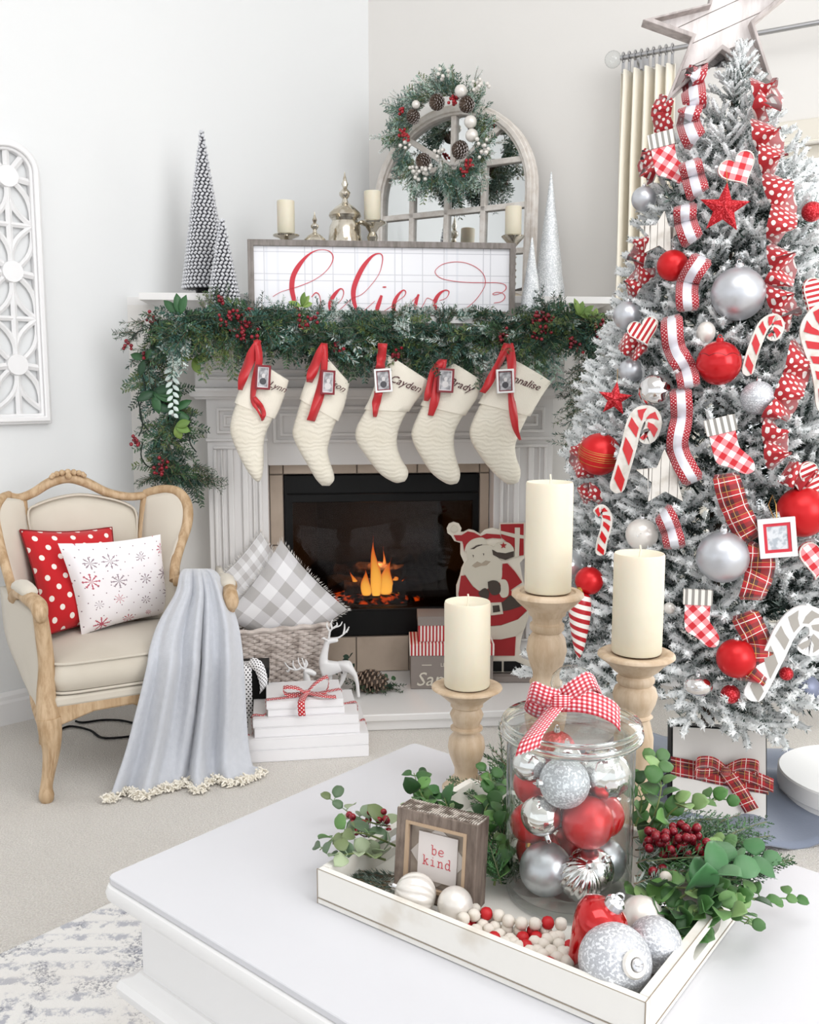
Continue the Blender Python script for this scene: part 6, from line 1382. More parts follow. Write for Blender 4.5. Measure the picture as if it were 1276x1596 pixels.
# ---------------------------------------------------------------- ribbons
n = NT('ribbon_white_centre_dot_edges'); u, v = uvxy(n); e = n.m('GREATER_THAN', n.m('ABSOLUTE', n.m('SUBTRACT', v, .5)), .20); d_ = dots_fac(n, u, n.m('MULTIPLY', v, .05), .009, .0085, .0013)
c = n.mix(e, L('#dddde4'), n.mix(d_, L('#a80f22'), L('#efd9da'))); M['rib_edge'] = n.done(c, .5, sheen=.3)
n = NT('ribbon_polka'); u, v = uvxy(n); M['rib_polka'] = n.done(n.mix(dots_fac(n, u, n.m('MULTIPLY', v, .055), .023, .022, .0044), L('#b10e1c'), L('#f4ebe6')), .5, sheen=.3)
n = NT('ribbon_tartan'); u, v = uvxy(n); v5 = n.m('MULTIPLY', v, .055)
f = n.m('ADD', band(n, u, .034, .42), band(n, v5, .0367, .42, .3)); c = n.mix(n.m('MULTIPLY', f, .5), L('#b3161f'), L('#4c0f16'))
l1 = n.m('MAXIMUM', band(n, u, .034, .05, .29), band(n, v5, .0367, .05, .79)); c = n.mix(l1, c, L('#f0e6e0')); l2 = n.m('MAXIMUM', band(n, u, .034, .035, .62), band(n, v5, .0367, .03, .1)); c = n.mix(n.m('MULTIPLY', l2, .8), c, L('#d8a24a')); M['tartan'] = n.done(c, .6, sheen=.3)
def tribbon(label, pieces, mt, hw_, off=.035, wob=.018):
    t = None
    for pc in pieces:
        N_ = max(12, len(pc)*9); P = cr(pc, N_); pts = []; sd = []
        for i, (px, py) in enumerate(P):
            g = sin(pi*i/(N_-1)*max(1, len(pc)-1)); p, n_ = tpt(px, py, off+wob*abs(g)-.012); pts.append(p)
            tw = .5*sin(i*.45+px*.1); sd.append((Vector((-n_.y, n_.x, 0))*-1, n_, tw))
        if t is None: t = thing('tree_ribbon', label, 'ribbon', pts[0])
        S_ = []; k = (pts[0]-CAMP).length/F
        for i in range(N_):
            tg = (pts[min(i+1, N_-1)]-pts[max(0, i-1)]).normalized(); nf = toward(sd[i][1]); s = tg.cross(nf).normalized(); s = (s+nf*sd[i][2]*.5).normalized(); S_.append(s)
        ww = [hw_*k*(1 if 1 < i < N_-2 else .8) for i in range(N_)]
        m3 = MB(); m3.strip([p-t.location for p in pts], S_, ww); m3.build('ribbon_loop', mt, t, solid=.0012, smooth=80)
    return t
tribbon('red-edged white ribbon running down the middle of the tree', [[(1088, 105), (1080, 130), (1083, 165)], [(1078, 162), (1072, 190), (1084, 222)], [(1074, 250), (1080, 275), (1088, 305)], [(1068, 318), (1068, 345), (1080, 378)], [(1096, 400), (1072, 440), (1072, 485)], [(1046, 492), (1050, 540), (1068, 575), (1074, 605)], [(1060, 605), (1062, 650), (1056, 700), (1082, 752)], [(1032, 795), (1045, 825), (1052, 855)]], M['rib_edge'], 16, .035, .035)
tribbon('wide red polka-dot ribbon winding down the right side of the tree', [[(1186, 128), (1200, 150), (1192, 172)], [(1188, 190), (1200, 225), (1208, 262)], [(1206, 272), (1222, 320), (1214, 370)], [(1214, 385), (1222, 420), (1208, 450)], [(1212, 445), (1222, 480), (1232, 500)], [(1248, 540), (1240, 585), (1222, 630), (1205, 655)], [(1208, 660), (1210, 690), (1214, 722)], [(1225, 735), (1250, 745), (1265, 755)]], M['rib_polka'], 19, .035, .035)
tribbon('wide red polka-dot ribbon tucked down the left side of the tree', [[(1040, 150), (1030, 175), (1036, 205)], [(1016, 235), (1008, 255), (1012, 275)], [(1004, 370), (994, 395), (990, 410)], [(1010, 420), (992, 435), (978, 455)], [(968, 530), (988, 545), (1000, 552)], [(905, 690), (900, 715), (915, 745)], [(905, 775), (918, 765), (925, 780)]], M['rib_polka'], 14, .03)
tribbon('red tartan ribbon hanging down the lower right of the tree', [[(1130, 738), (1145, 790), (1172, 842)], [(1186, 850), (1184, 890), (1170, 935)], [(1158, 955), (1180, 1000), (1180, 1040), (1165, 1062)]], M['tartan'], 20, .045)
# ---------------------------------------------------------------- star topper
ts = thing('star_topper', 'large whitewashed wooden star fixed to the top of the tree', 'tree topper', atY(1127, 28, TY+.02), rot=(0, 0, radians(-8)))
ks = (TY)/F*1.04; P = [((x-1127)*ks, (28-y)*ks) for x, y in [(1013, 31), (1104, 14), (1122, -96), (1165, -5), (1246, -22), (1166, 42), (1197, 126), (1124, 76), (1048, 146), (1082, 58)]]
I_ = [(a*.86, b*.86) for a, b in P]
mb = MB(); mb.frame(P, I_, -.035, .02); mb.build('rim', wood('greyed_star_rim', '#c2b9b6', '#9c9390', 6, .85, .35), ts, bevel=.002)
zz = sorted([b for a, b in I_]); z_lo, z_hi = zz[0], zz[-1]; nb_ = 7
def clip(poly, nx, nz, c):
    out = []
    for i in range(len(poly)):
        a, b = poly[i], poly[(i+1) % len(poly)]; da, db = a[0]*nx+a[1]*nz-c, b[0]*nx+b[1]*nz-c
        if da >= 0: out.append(a)
        if da*db < 0: t = da/(da-db); out.append((a[0]+(b[0]-a[0])*t, a[1]+(b[1]-a[1])*t))
    return out
an = radians(22); nx, nz = -sin(an), cos(an); cs_ = [a*nx+b*nz for a, b in I_]; c0, c1 = min(cs_), max(cs_)
for i in range(nb_):
    a, b = c0+(c1-c0)*i/nb_+.0012, c0+(c1-c0)*(i+1)/nb_-.0012; q = clip(clip(I_, nx, nz, a), -nx, -nz, -b)
    if len(q) >= 3: mb = MB(); mb.prism(q, 0, .012); mb.build('board', M['starwood'], ts)
mb = MB(); mb.tube([(0, .02, -.12), (0, .02, .04)], .012, 8); mb.build('mount', M['steel'], ts)
# ---------------------------------------------------------------- under the tree
g0 = atZ(1045, 1288, 0); gx = thing('gift_box', 'white gift box with dark edges and a tartan bow standing under the tree', 'gift', g0, radians(-9), rot=(radians(-14), 0, radians(-9)))
gw_, gh = .243, .262
mb = MB(); mb.box(0, gw_, .004, .09, 0, gh); mb.build('box_body', M['black'], gx, bevel=.002); mb = MB(); mb.box(.004, gw_-.004, -.002, .006, .004, gh-.004); mb.build('box_front', mat('cream_gift_board', '#dcd8d3', .6), gx)
mb = MB(); mb.strip([(-.002+(gw_+.004)*i/20, -.005-.003*sin(i*.9), gh*.60-.0006*i*3) for i in range(21)], (0, 0, 1), .024); mb.build('band', M['tartan'], gx, solid=.001)
cx, cz_ = gw_*.56, gh*.58
for s in (-1, 1): rstrip(gx, [(cx, -.01, cz_), (cx+s*.035, -.03, cz_+.022), (cx+s*.075, -.04, cz_+.02), (cx+s*.07, -.016, cz_-.01), (cx, -.008, cz_-.004)], .018, 'bow_loop', 26, (0, -.5, 1), M['tartan'])
rstrip(gx, [(cx, -.012, cz_), (cx+.03, -.02, cz_-.04), (cx+.065, -.016, cz_-.095)], .019, 'bow_tail', 16, (1, -.1, .5), M['tartan']); rstrip(gx, [(cx, -.012, cz_), (cx+.06, -.02, cz_-.008), (cx+.12, -.01, cz_-.03)], .018, 'bow_tail', 16, (0, -.1, 1), M['tartan'])
mb = MB(); mb.ball((cx, -.018, cz_), .013, 12, 8); mb.build('knot', M['tartan'], gx, smooth=80)
hb = thing('hat_box', 'round white hat box lying on the carpet at the right under the tree', 'box', atZ(1338, 1262, 0)); mb = MB(); mb.lathe([(.001, .0), (.205, 0), (.205, .085), (.001, .085)], 64); mb.build('box_body', M['white'], hb, smooth=30)
mb = MB(); mb.lathe([(.209, .055), (.212, .058), (.212, .10), (.208, .104), (.001, .104)], 64); mb.build('lid', M['white'], hb, smooth=30)
mb = MB(); P = star5(.045, .02); vs = [(a, b, .105) for a, b in P]+[(0, 0, .116)]; mb.add(vs, [((i+1) % 10, i, 10) for i in range(10)]); mb.build('star_relief', M['white'], hb, smooth=10)
# ================================================================ rug
n = NT('distressed_rug'); v = n.tex(); x, y, _ = n.xyz(v)
n1 = n.noise(9, 5, v, .7); n2 = n.noise(38, 4, v, .75); vo = n.voro(7, v, 'F1'); rg = n.m('ABSOLUTE', n.m('SINE', n.m('ADD', n.m('MULTIPLY', n.m('ADD', n.m('ABSOLUTE', n.m('ADD', x, .35)), n.m('MULTIPLY', n.m('ABSOLUTE', n.m('SUBTRACT', y, .12)), 1.1)), 44), n.m('MULTIPLY', n2, 3.2)))); n3 = n.noise(120, 3, v, .8)
ptn = n.m('MULTIPLY', n.step(rg, .55, .9), n.step(n2, .42, .6)); dk = n.m('MULTIPLY', n.step(n1, .50, .58), n.step(n3, .44, .6)); c = n.mix(n.m('MULTIPLY', ptn, .75), L('#e9e7e4'), L('#9a9dab')); c = n.mix(n.m('MULTIPLY', dk, .75), c, L('#5b5f70'))
n.bump(n3, .5, .004); c = n.mix(n.m('MULTIPLY', n.step(n.noise(3, 3, v), .5, .7), .25), c, L('#d9cfc6'))
r0 = TF.loc(atZ(0, 1487, .008)); r1 = TF.loc(atZ(186, 1400, .008)); xr_ = (r0.x+r1.x)/2; print('rug', r0, r1)
mb = MB(); mb.box(xr_, 2.0, -1.4, 1.0, 0, .009); rug = mb.build('area_rug', n.done(c, .95, sheen=.3), loc=(TF.o.x, TF.o.y, 0), rz=TF.a, bevel=.003); tag(rug, 'pale distressed rug with a faded grey medallion pattern under the coffee table', 'rug')
# ================================================================ coffee table
TW, TD = 1.25, TDEP
tab = thing('coffee_table', 'large white lacquered coffee table with a moulded edge in the foreground', 'table', (TF.o.x, TF.o.y, 0), TF.a)
def loopflare(prof, name, mt, ins=0, x0=0, x1=None, y0=0, y1=None, cap=True):
    x1 = TW if x1 is None else x1; y1 = TD if y1 is None else y1; R = []
    for z, o in prof:
        pts = []; rr = max(.004, .012+o)-o
        for cx, cy, a0 in ((x1-rr, y0+rr, -90), (x1-rr, y1-rr, 0), (x0+rr, y1-rr, 90), (x0+rr, y0+rr, 180)):
            for k in range(4): a = radians(a0+30*k); pts.append((cx+(rr+o)*cos(a), cy+(rr+o)*sin(a), z))
        R.append(pts)
    mb = MB(); mb.rings(R, True, cap); return mb.build(name, mt, tab, smooth=35)
loopflare([(TZ-.008, 0), (TZ-.001, 0), (TZ, -.001)], 'tabletop', M['tabletop'])
loopflare([(TZ-.050, -.028), (TZ-.045, -.026), (TZ-.043, -.016), (TZ-.038, -.004), (TZ-.030, .004), (TZ-.020, .006), (TZ-.012, .003), (TZ-.009, -.003), (TZ-.0085, -.005), (TZ-.0075, -.005)], 'moulded_edge', M['white'])
ZA = TF.pick(180, 1490, .03)[1]; ZA = max(.36, min(.42, ZA)); 
loopflare([(ZA-.005, -.030), (TZ-.045, -.030)], 'apron', M['white'])
loopflare([(ZA-.05, -.036), (ZA-.046, -.030), (ZA-.04, -.012), (ZA-.03, -.004), (ZA-.018, -.002), (ZA-.010, -.008), (ZA-.007, -.020), (ZA, -.026)], 'lower_moulding', M['white'])
for x in (.10, TW-.10):
    for y in (.10, TD-.10):
        mb = MB(); h = ZA-.05; mb.lathe([(.03, .0095), (.042, .012), (.05, .02), (.045, .045), (.028, .055), (.032, .065), (.055, .11), (.062, .15), (.055, .19), (.03, h-.09), (.028, h-.08), (.045, h-.06), (.052, h-.04), (.045, h-.02), (.05, h)], 28, (x, y, 0)); mb.build('leg', M['white'], tab)
# ================================================================ tray
c0t = atZ(494, 1356, TZ+.045); c1t = atZ(1006, 1566, TZ+.045); dd = c1t-c0t
RF = Frame((c0t.x, c0t.y, TZ+.0008), math.degrees(atan2(dd.y, dd.x))); TL_ = dd.length; TWd = .35; HT = .046; th = .011
M['traywood'] = mat('distressed_white_tray', '#ebe8e1', .55, var=(14, '#d9d2c6', .55, .75), bump=(50, .1)); M['chip'] = mat('worn_edge_line', '#8f8272', .8)
tray = thing('serving_tray', 'distressed white wooden serving tray with slotted handles on the coffee table', 'tray', RF.o, RF.a)
mb = MB(); mb.box(0, TL_, 0, TWd, 0, .007); mb.build('tray_base', M['traywood'], tray, bevel=.001)
mb = MB(); mb.box(0, TL_, 0, th, .0075, HT); mb.build('long_side', M['traywood'], tray, bevel=.0015); mb = MB(); mb.box(0, TL_, TWd-th, TWd, .0075, HT); mb.build('long_side', M['traywood'], tray, bevel=.0015)
for x in (0, TL_-th):
    mb = MB(); h0, h1, a, b = .020, .036, TWd/2-.045, TWd/2+.045; E_ = HT+.0
    mb.box(x, x+th, th, a, .0075, E_); mb.box(x, x+th, b, TWd-th, .0075, E_); mb.box(x, x+th, a-.0001, b+.0001, .0075, h0); mb.box(x, x+th, a-.0001, b+.0001, h1, E_)
    for yy in (a, b):
        s = 1 if yy == a else -1; P = [(yy, h0), (yy+s*.008, h0), (yy+s*.0025, h0+.003), (yy+s*.0, (h0+h1)/2), (yy+s*.0025, h1-.003), (yy+s*.008, h1), (yy, h1)]
        R = [[(xx, p[0], p[1]) for p in P] for xx in (x, x+th)]; mb.rings(R)
    mb.build('handle_side', M['traywood'], tray)
mb = MB()
mb.tube([(0.0, -.0004, .0078), (TL_, -.0004, .0078)], .0006, 4); mb.tube([(TL_+.0004, 0, .0078), (TL_+.0004, TWd, .0078)], .0006, 4)
for p, q in (((0, 0, HT), (0, 0, 0)), ((TL_, 0, HT), (TL_, 0, 0))): mb.tube([p, q], .0007, 4)
mb.tube([(TL_-.0005, .0, HT+.0002), (TL_-.0005, TWd, HT+.0002)], .0006, 4); mb.tube([(0, .0005, HT), (TL_, .0005, HT)], .0005, 4)
mb.build('worn_lines', M['chip'], tray, kind='stuff')
def rfz(px, py, z): q = RF.pickz(px, py, z); return RF.w(q[0], q[1], z)
# ================================================================ candlesticks and candles
def candlestick(px, pyt, cw_, ctop, cbot, zbase, label, clabel, prof, tilt=0, ytop=0):
    D = .0735*F/cw_; top = atY(px, (ctop+cbot)/2, D); x, y = top.x, top.y; zt = atY(px, ctop, y-.0).z; zb = atY(px, cbot, y).z
    t = thing('candlestick', label, 'candlestick', (x, y, zbase)); H_ = zb-zbase; mb = MB(); mb.lathe([(max(.0008, r), H_*z) for r, z in prof], 40); mb.build('turned_stem', M['candlewood'], t, smooth=50)
    c = thing('pillar_candle', clabel, 'candle', (x, y, zb+.0005)); pillar(c, 0, 0, 0, .0365, zt-zb)
    mb = MB(); mb.tube([(0, 0, zt-zb-.008), (.0015, 0, zt-zb+.004), (.0005, 0, zt-zb+.011)], .0014, 6); mb.build('wick', M['wick'], c)
    return t, c
def prof_from(H_px, pts): return [(r, z) for r, z in pts]
dish = [(.030, .955), (.052, .965), (.0565, .978), (.056, .99), (.052, 1.0), (.044, 1.0), (.042, .992), (.0005, .992)]
stemA = [(.0005, 0), (.040, 0), (.041, .02), (.036, .05), (.024, .09), (.018, .16), (.022, .24), (.031, .33), (.034, .40), (.031, .46), (.022, .51), (.021, .53), (.026, .545), (.026, .555), (.021, .57), (.021, .60), (.028, .66), (.032, .71), (.029, .77), (.022, .80), (.027, .815), (.027, .84), (.023, .85), (.024, .875), (.029, .885), (.030, .905), (.037, .92), (.046, .945), (.050, .957)]
pa = stemA+dish[1:]
candlestick(855, 0, 74.5, 751, 921, TZ+.0005, 'tallest turned pale wood candlestick, behind the glass jar', 'tallest cream pillar candle on the back candlestick', pa)
stemB = [(.0005, 0), (.038, 0), (.039, .03), (.030, .08), (.019, .15), (.019, .22), (.027, .34), (.030, .42), (.028, .50), (.020, .56), (.020, .575), (.026, .59), (.026, .605), (.020, .62), (.024, .68), (.027, .73), (.022, .79), (.023, .80), (.026, .81), (.026, .84), (.032, .87), (.042, .92), (.047, .945)]
t2, c2 = candlestick(728, 0, 74.3, 937, 1068, TZ+.0005, 'shortest turned wood candlestick, left of the jar behind the small sign', 'shortest cream pillar candle, left of the glass jar', stemB+[(.050, .955)]+dish[2:])
stemC = [(.0005, 0), (.040, 0), (.041, .02), (.035, .06), (.025, .12), (.021, .2), (.025, .32), (.029, .42), (.029, .50), (.024, .58), (.022, .61), (.027, .625), (.023, .64), (.030, .70), (.033, .75), (.030, .79), (.024, .81), (.028, .83), (.028, .85), (.024, .87), (.034, .90), (.042, .935), (.047, .95)]
candlestick(994, 0, 80, 862, 1016, TZ+.0005, 'middle-height turned pale wood candlestick right of the glass jar', 'cream pillar candle with a moulded flame tip, right of the jar', stemC+dish[1:])
# ================================================================ glass jar filled with ornaments
J = rfz(884, 1388, .009); jr = .0795
M['glass'] = thin_glass('clear_jar_glass', (.985, .995, .99), (.55, .66, .68), 1.3); M['solidglass'] = NT('solid_glass').done((.98, 1, .99), 0, trans=1, ior=1.45)
jar = thing('glass_jar', 'large lidded glass apothecary jar filled with red and silver ornaments on the tray', 'jar', J)
zj = atY(884, 1160, J.y).z-J.z; zl = atY(884, 1078, J.y+.02).z-J.z
print('jar h', zj, zl)
zj = .205
w_ = .0035; mb = MB()
mb.lathe([(.001, 0), (jr-.006, 0), (jr-.001, .004), (jr, .012), (jr, zj-.012), (jr-.004, zj-.006), (jr-.004, zj), (jr-.004-w_, zj), (jr-.004-w_, zj-.006), (jr-w_, zj-.014), (jr-w_, .014), (jr-w_-.005, .009), (.001, .008)], 64)
mb.build('glass_body', M['glass'], jar, smooth=60)
mb = MB(); mb.lathe([(.001, zj+.004), (jr-.012, zj+.004), (jr-.012, zj-.010), (jr-.009, zj-.010), (jr-.009, zj+.001), (jr+.004, zj+.001), (jr+.009, zj+.005), (jr+.009, zj+.011), (jr+.004, zj+.015), (jr+.007, zj+.019), (jr+.004, zj+.024), (jr-.012, zj+.029), (.052, zj+.034), (.028, zj+.038), (.001, zj+.039)], 64); mb.build('lid', M['glass'], jar, smooth=60)
mb = MB(); mb.lathe([(.001, zj+.0395), (.017, zj+.041), (.012, zj+.046), (.017, zj+.051), (.024, zj+.058), (.027, zj+.068), (.024, zj+.079), (.016, zj+.087), (.006, zj+.091), (.001, zj+.0915)], 48); mb.build('knob', M['glass'], jar, smooth=60)
for zz, rr_ in ((zj+.008, jr+.009), (zj+.019, jr+.007)):
    mb = MB(); mb.tube([((rr_-.003)*cos(a), (rr_-.003)*sin(a), zz) for a in [2*pi*i/72 for i in range(73)]], .0035, 8, False); mb.build('lid_rim', M['solidglass'], jar, smooth=80)
# gingham bow on the lid
n = NT('red_gingham_ribbon'); u, v = uvxy(n); v5 = n.m('MULTIPLY', v, .036); s = n.m('ADD', band(n, u, .0062, .5), band(n, v5, .0062, .5)); c = n.mix(n.m('GREATER_THAN', s, .5), L('#f1e9e9'), L('#d9606d')); c = n.mix(n.m('GREATER_THAN', s, 1.5), c, L('#b81223')); M['gingham'] = n.done(c, .6, sheen=.2)
bw_ = thing('gingham_bow', 'red and white gingham bow tied around the knob of the glass jar lid', 'ribbon', J+Vector((0, 0, zj+.044)), radians(-8))
def bp(px, py, dy): return tuple(atY(px, py, J.y+dy)-bw_.location)
bw_.rotation_euler = (0, 0, 0); kn = bp(873, 1092, -.036); cx, cy, cz0 = kn
rstrip(bw_, [kn, bp(850, 1086, -.045), bp(828, 1078, -.04), bp(822, 1092, -.022), bp(845, 1104, -.028), kn], .0150, 'bow_loop', 30, (.15, -.35, 1), M['gingham'])
rstrip(bw_, [kn, bp(896, 1076, -.045), bp(922, 1062, -.040), bp(934, 1078, -.022), bp(905, 1090, -.026), kn], .0155, 'bow_loop', 30, (-.45, -.35, 1), M['gingham'])
rstrip(bw_, [kn, bp(858, 1112, -.052), bp(842, 1132, -.074), bp(828, 1152, -.094), bp(822, 1172, -.098)], .0150, 'bow_tail', 24, (1, .1, .35), M['gingham'])
rstrip(bw_, [kn, bp(900, 1092, -.044), bp(930, 1098, -.050), bp(955, 1110, -.050), bp(966, 1122, -.050)], .0140, 'bow_tail', 24, (.1, .6, .9), M['gingham'])
rstrip(bw_, [(cx-.012, cy+.012, cz0), (cx-.012, cy-.004, cz0), (cx, cy-.012, cz0+.002), (cx+.012, cy-.004, cz0), (cx+.012, cy+.012, cz0)], .009, 'knot', 16, (0, 0, 1), M['gingham'])
rstrip(bw_, [(.0138*cos(a), .0138*sin(a), 0) for a in [2*pi*i/12 for i in range(13)]], .006, 'collar', 30, (0, 0, 1), M['gingham'])
# ornaments inside the jar
M['clearsilver'] = mat('mirror_silver', '#e7e5e2', .05, 1, bump=(18, .25, .01))
def shell(r, a, z): return r*(1+.05*sin(a*12+z*160))
def lorn(name, label, loc, r, mt, grp=None, cap=M['chrome'], capdir=None, fn=None, sz=1, sn=28):
    t = thing(name, label, 'ornament', loc, group=grp); q = Vector(capdir or (random.uniform(-1, 1), random.uniform(-1, 1), random.uniform(-.3, 1))).normalized().to_track_quat('Z', 'Y'); t.rotation_euler = q.to_euler()
    mb = MB(); mb.ball((0, 0, 0), r, sn, 18, sz=sz, fn=fn); mb.build('ball', mt, t, smooth=80)
    mb = MB(); mb.lathe([(r*.17, -.001), (r*.17, r*.2), (r*.14, r*.22), (.0005, r*.22)], 14, (0, 0, r*sz*.97)); mb.tube([(r*.1*cos(a), 0, r*sz*.97+r*.28+r*.1*sin(a)) for a in [2*pi*i/12 for i in range(13)]], r*.022, 5, False); mb.build('cap', cap, t); return t
def inj(px, py, dy, r=.0):   # a point inside the jar seen at this pixel, dy in front of (-) or behind its axis
    return atY(px, py, J.y+dy)
JN = [(842, 1252, -.040, .0315, 'silverglit', 'silver glitter ball high at the left inside the jar', (-1, -.3, .1)), (803, 1252, .0, .030, 'redmatte', 'red ball behind the glitter ball at the left wall of the jar', (-1, 0, 1)),
 (940, 1225, -.022, .0315, 'clearsilver', 'polished swirled silver ball at the top right inside the jar', (.2, -.2, 1)), (905, 1290, -.040, .033, 'redmatte', 'largest red ball in the middle of the jar', (-.3, .4, 1)), (950, 1308, -.020, .030, 'red', 'glossy red ball at the right wall of the jar', (.6, .5, .3)),
 (808, 1318, -.030, .026, 'redmatte', 'red ball with a brass cap at the left of the jar', (-.1, -.6, -1)), (860, 1330, -.052, .026, 'clearsilver', 'polished silver ball with a cap facing down in the middle of the jar', (.3, -.5, -1)), (852, 1392, -.036, .034, 'satin', 'satin silver ball at the bottom left of the jar', (1, -.4, .4)),
 (925, 1380, -.030, .030, 'silver', 'polished silver ball at the bottom right of the jar', (.5, -.5, .7)), (835, 1195, .0, .022, 'silver', 'small silver ball under the lid at the left of the jar', (0, 0, 1)), (880, 1205, .02, .026, 'redglit', 'dark red ball at the back under the jar lid', (0, 0, 1)), (900, 1190, -.01, .020, 'silver', 'small silver ball under the lid near the middle', (0, 0, 1)),
 (880, 1260, .035, .03, 'silver', 'silver ball at the back of the jar', (0, 0, 1)), (925, 1245, .035, .028, 'redmatte', 'red ball at the back right of the jar', (0, 0, 1)), (830, 1370, .03, .03, 'redmatte', 'red ball at the back bottom of the jar', (0, 0, 1)), (920, 1330, .035, .03, 'satin', 'satin ball at the back right of the jar', (0, 0, 1)), (878, 1400, .035, .028, 'redmatte', 'red ball on the jar floor at the back', (0, 0, 1))]
pl = []
for px, py, dy, r, mt, lb_, cd in JN:
    p = inj(px, py, dy)-J; rr = sqrt(p.x*p.x+p.y*p.y); mx = jr-w_-.001-r
    if rr > mx: p.x *= mx/rr; p.y *= mx/rr
    p.z = max(.009+r, min(zj-.006-r, p.z)); pl.append([p, r])
for it in range(80):           # push the balls apart inside the jar
    for i in range(len(pl)):
        for j in range(i+1, len(pl)):
            d = pl[i][0]-pl[j][0]; m_ = pl[i][1]+pl[j][1]+.0004-d.length
            if m_ > 0: d = d.normalized()*m_*.5; pl[i][0] += d; pl[j][0] -= d
    for k, (p, r) in enumerate(pl):
        rr = sqrt(p.x*p.x+p.y*p.y); mx = jr-w_-.0008-r
        if rr > mx: p.x *= mx/rr; p.y *= mx/rr
        p.z = max(.0092+r, min(zj-.011-r, p.z))
for (px, py, dy, r, mt, lb_, cd), (p, _) in zip(JN, pl): lorn('jar_ornament', lb_, J+p, r*.97, M[mt], 'ornaments inside the glass jar', M['gold'] if 'brass' in lb_ else M['chrome'], cd, shell if 'swirled' in lb_ else None, sn=36)
# ================================================================ ornaments lying in the tray
def onTray(px, py, r): return rfz(px, py, .0075+r)
p = onTray(647, 1394, .0255); lorn('ribbed_ornament', 'pearl white ball with swirled ribs in front of the small sign', p, .0255, M['pearl'], None, capdir=(-1, .2, .3), fn=lambda r, a, z: r*(.93+.10*abs(sin(a*6+z*45))), sn=96)
p = onTray(709, 1410, .0215); lorn('pearl_ornament', 'smooth pearl white ball right of the ribbed one', p, .0215, M['pearl'], None, capdir=(.2, 1, .2))
p = onTray(1000, 1432, .026); lorn('satin_ornament', 'satin white ball behind the glitter ball at the tray corner', p, .026, M['pearl'], None, capdir=(1, .4, .4))
p = onTray(1020, 1472, .030); lorn('glitter_ornament', 'silver glitter ball against the right side of the tray', p, .030, M['silverglit'], None, capdir=(.4, .8, -.3))
p = onTray(958, 1498, .0385); lorn('large_glitter_ornament', 'largest silver glitter ball with its cap facing out in the tray corner', p, .0385, M['silverglit'], None, capdir=(.35, -.85, .45), sn=40)
for q_ in [c for c in bpy.data.objects if c.get('label', '').startswith('largest silver glitter ball with')]:
    mb = MB(); mb.lathe([(.006, .0355), (.0125, .0355), (.0145, .038), (.0125, .041), (.0075, .042), (.006, .0405), (.006, .0355)], 24); mb.build('cap_collar', M['pearl'], q_)
# red glass finial
p = onTray(925, 1452, .045); t = thing('red_finial_ornament', 'glossy red glass finial ornament with a silver top leaning in the tray', 'ornament', p, rot=(radians(8), radians(30), 0)); mb = MB()
mb.lathe([(.0005, -.058), (.004, -.050), (.010, -.035), (.020, -.014), (.028, .004), (.031, .016), (.029, .026), (.020, .034), (.010, .038)], 32, fn=lambda r, a, z: r*(1+.006*sin(a*8+z*60))); mb.build('body', mat('red_mirror_glass', '#c00c12', .1, .45, coat=.6), t, smooth=60)
mb = MB(); mb.lathe([(.011, .036), (.011, .045), (.008, .048), (.0005, .048)], 16); mb.tube([(.005*cos(a), 0, .052+.005*sin(a)) for a in [2*pi*i/12 for i in range(13)]], .0011, 5, False); mb.build('cap', M['chrome'], t)
p = onTray(905, 1388, .03); t = thing('fluted_ornament', 'fluted mirror silver ornament behind the red glass finial', 'ornament', p+Vector((.0, .0, .016)), rot=(.5, .3, 0)); mb = MB(); mb.ball((0, 0, 0), .027, 72, 18, fn=lambda r, a, z: r*(1+.06*sin(a*18))); mb.build('ball', M['silver'], t, smooth=80); mb = MB(); mb.lathe([(.005, .025), (.005, .032), (.0005, .033)], 12); mb.build('cap', M['chrome'], t)
# ================================================================ small box sign
e0 = rfz(612, 1392, .008); e1 = rfz(752, 1432, .008)
es = thing('box_sign', 'small weathered wooden box sign with red typewriter lettering leaning in the tray', 'sign', e0, rot=(0, 0, 0)); BS_a = atan2((e1-e0).y, (e1-e0).x)
print('box sign w', (e1-e0).length, math.degrees(BS_a)); es.rotation_euler = (radians(-6), 0, BS_a); bw2 = .112; bh = .112; bt = .036; fr = .017
M['rustic'] = wood('rustic_brown_frame', '#8c7d72', '#5b4e45', 16, .8, .5, (1, 1, .2)); M['whitewash'] = mat('chippy_white_paint', '#c9c0b6', .8, var=(70, '#6e6157', .42, .55), bump=(90, .5))
mb = MB(); mb.frame([(0, 0), (bw2, 0), (bw2, bh), (0, bh)], [(fr, fr), (bw2-fr, fr), (bw2-fr, bh-fr), (fr, bh-fr)], 0, bt); mb.build('frame', M['rustic'], es, bevel=.0015)
mb = MB(); mb.frame([(fr-.003, fr-.003), (bw2-fr+.003, fr-.003), (bw2-fr+.003, bh-fr+.003), (fr-.003, bh-fr+.003)], [(fr+.001, fr+.001), (bw2-fr-.001, fr+.001), (bw2-fr-.001, bh-fr-.001), (fr+.001, bh-fr-.001)], -.0012, .004); mb.build('inner_bead', mat('tan_edge', '#b39a80', .7), es)
mb = MB()
for i in range(34): x = .002+(bw2-.004)*i/33; mb.box(x, x+.0016, .001, bt-.001, bh-.0002, bh+.0012)
mb.build('ridged_top', M['whitewash'], es, kind='stuff')
mb = MB(); mb.box(fr, bw2-fr, .012, .016, fr, bh-fr); mb.build('backing', mat('taupe_backing', '#a39689', .8, var=(24, '#b7ab9e', .45, .6)), es)
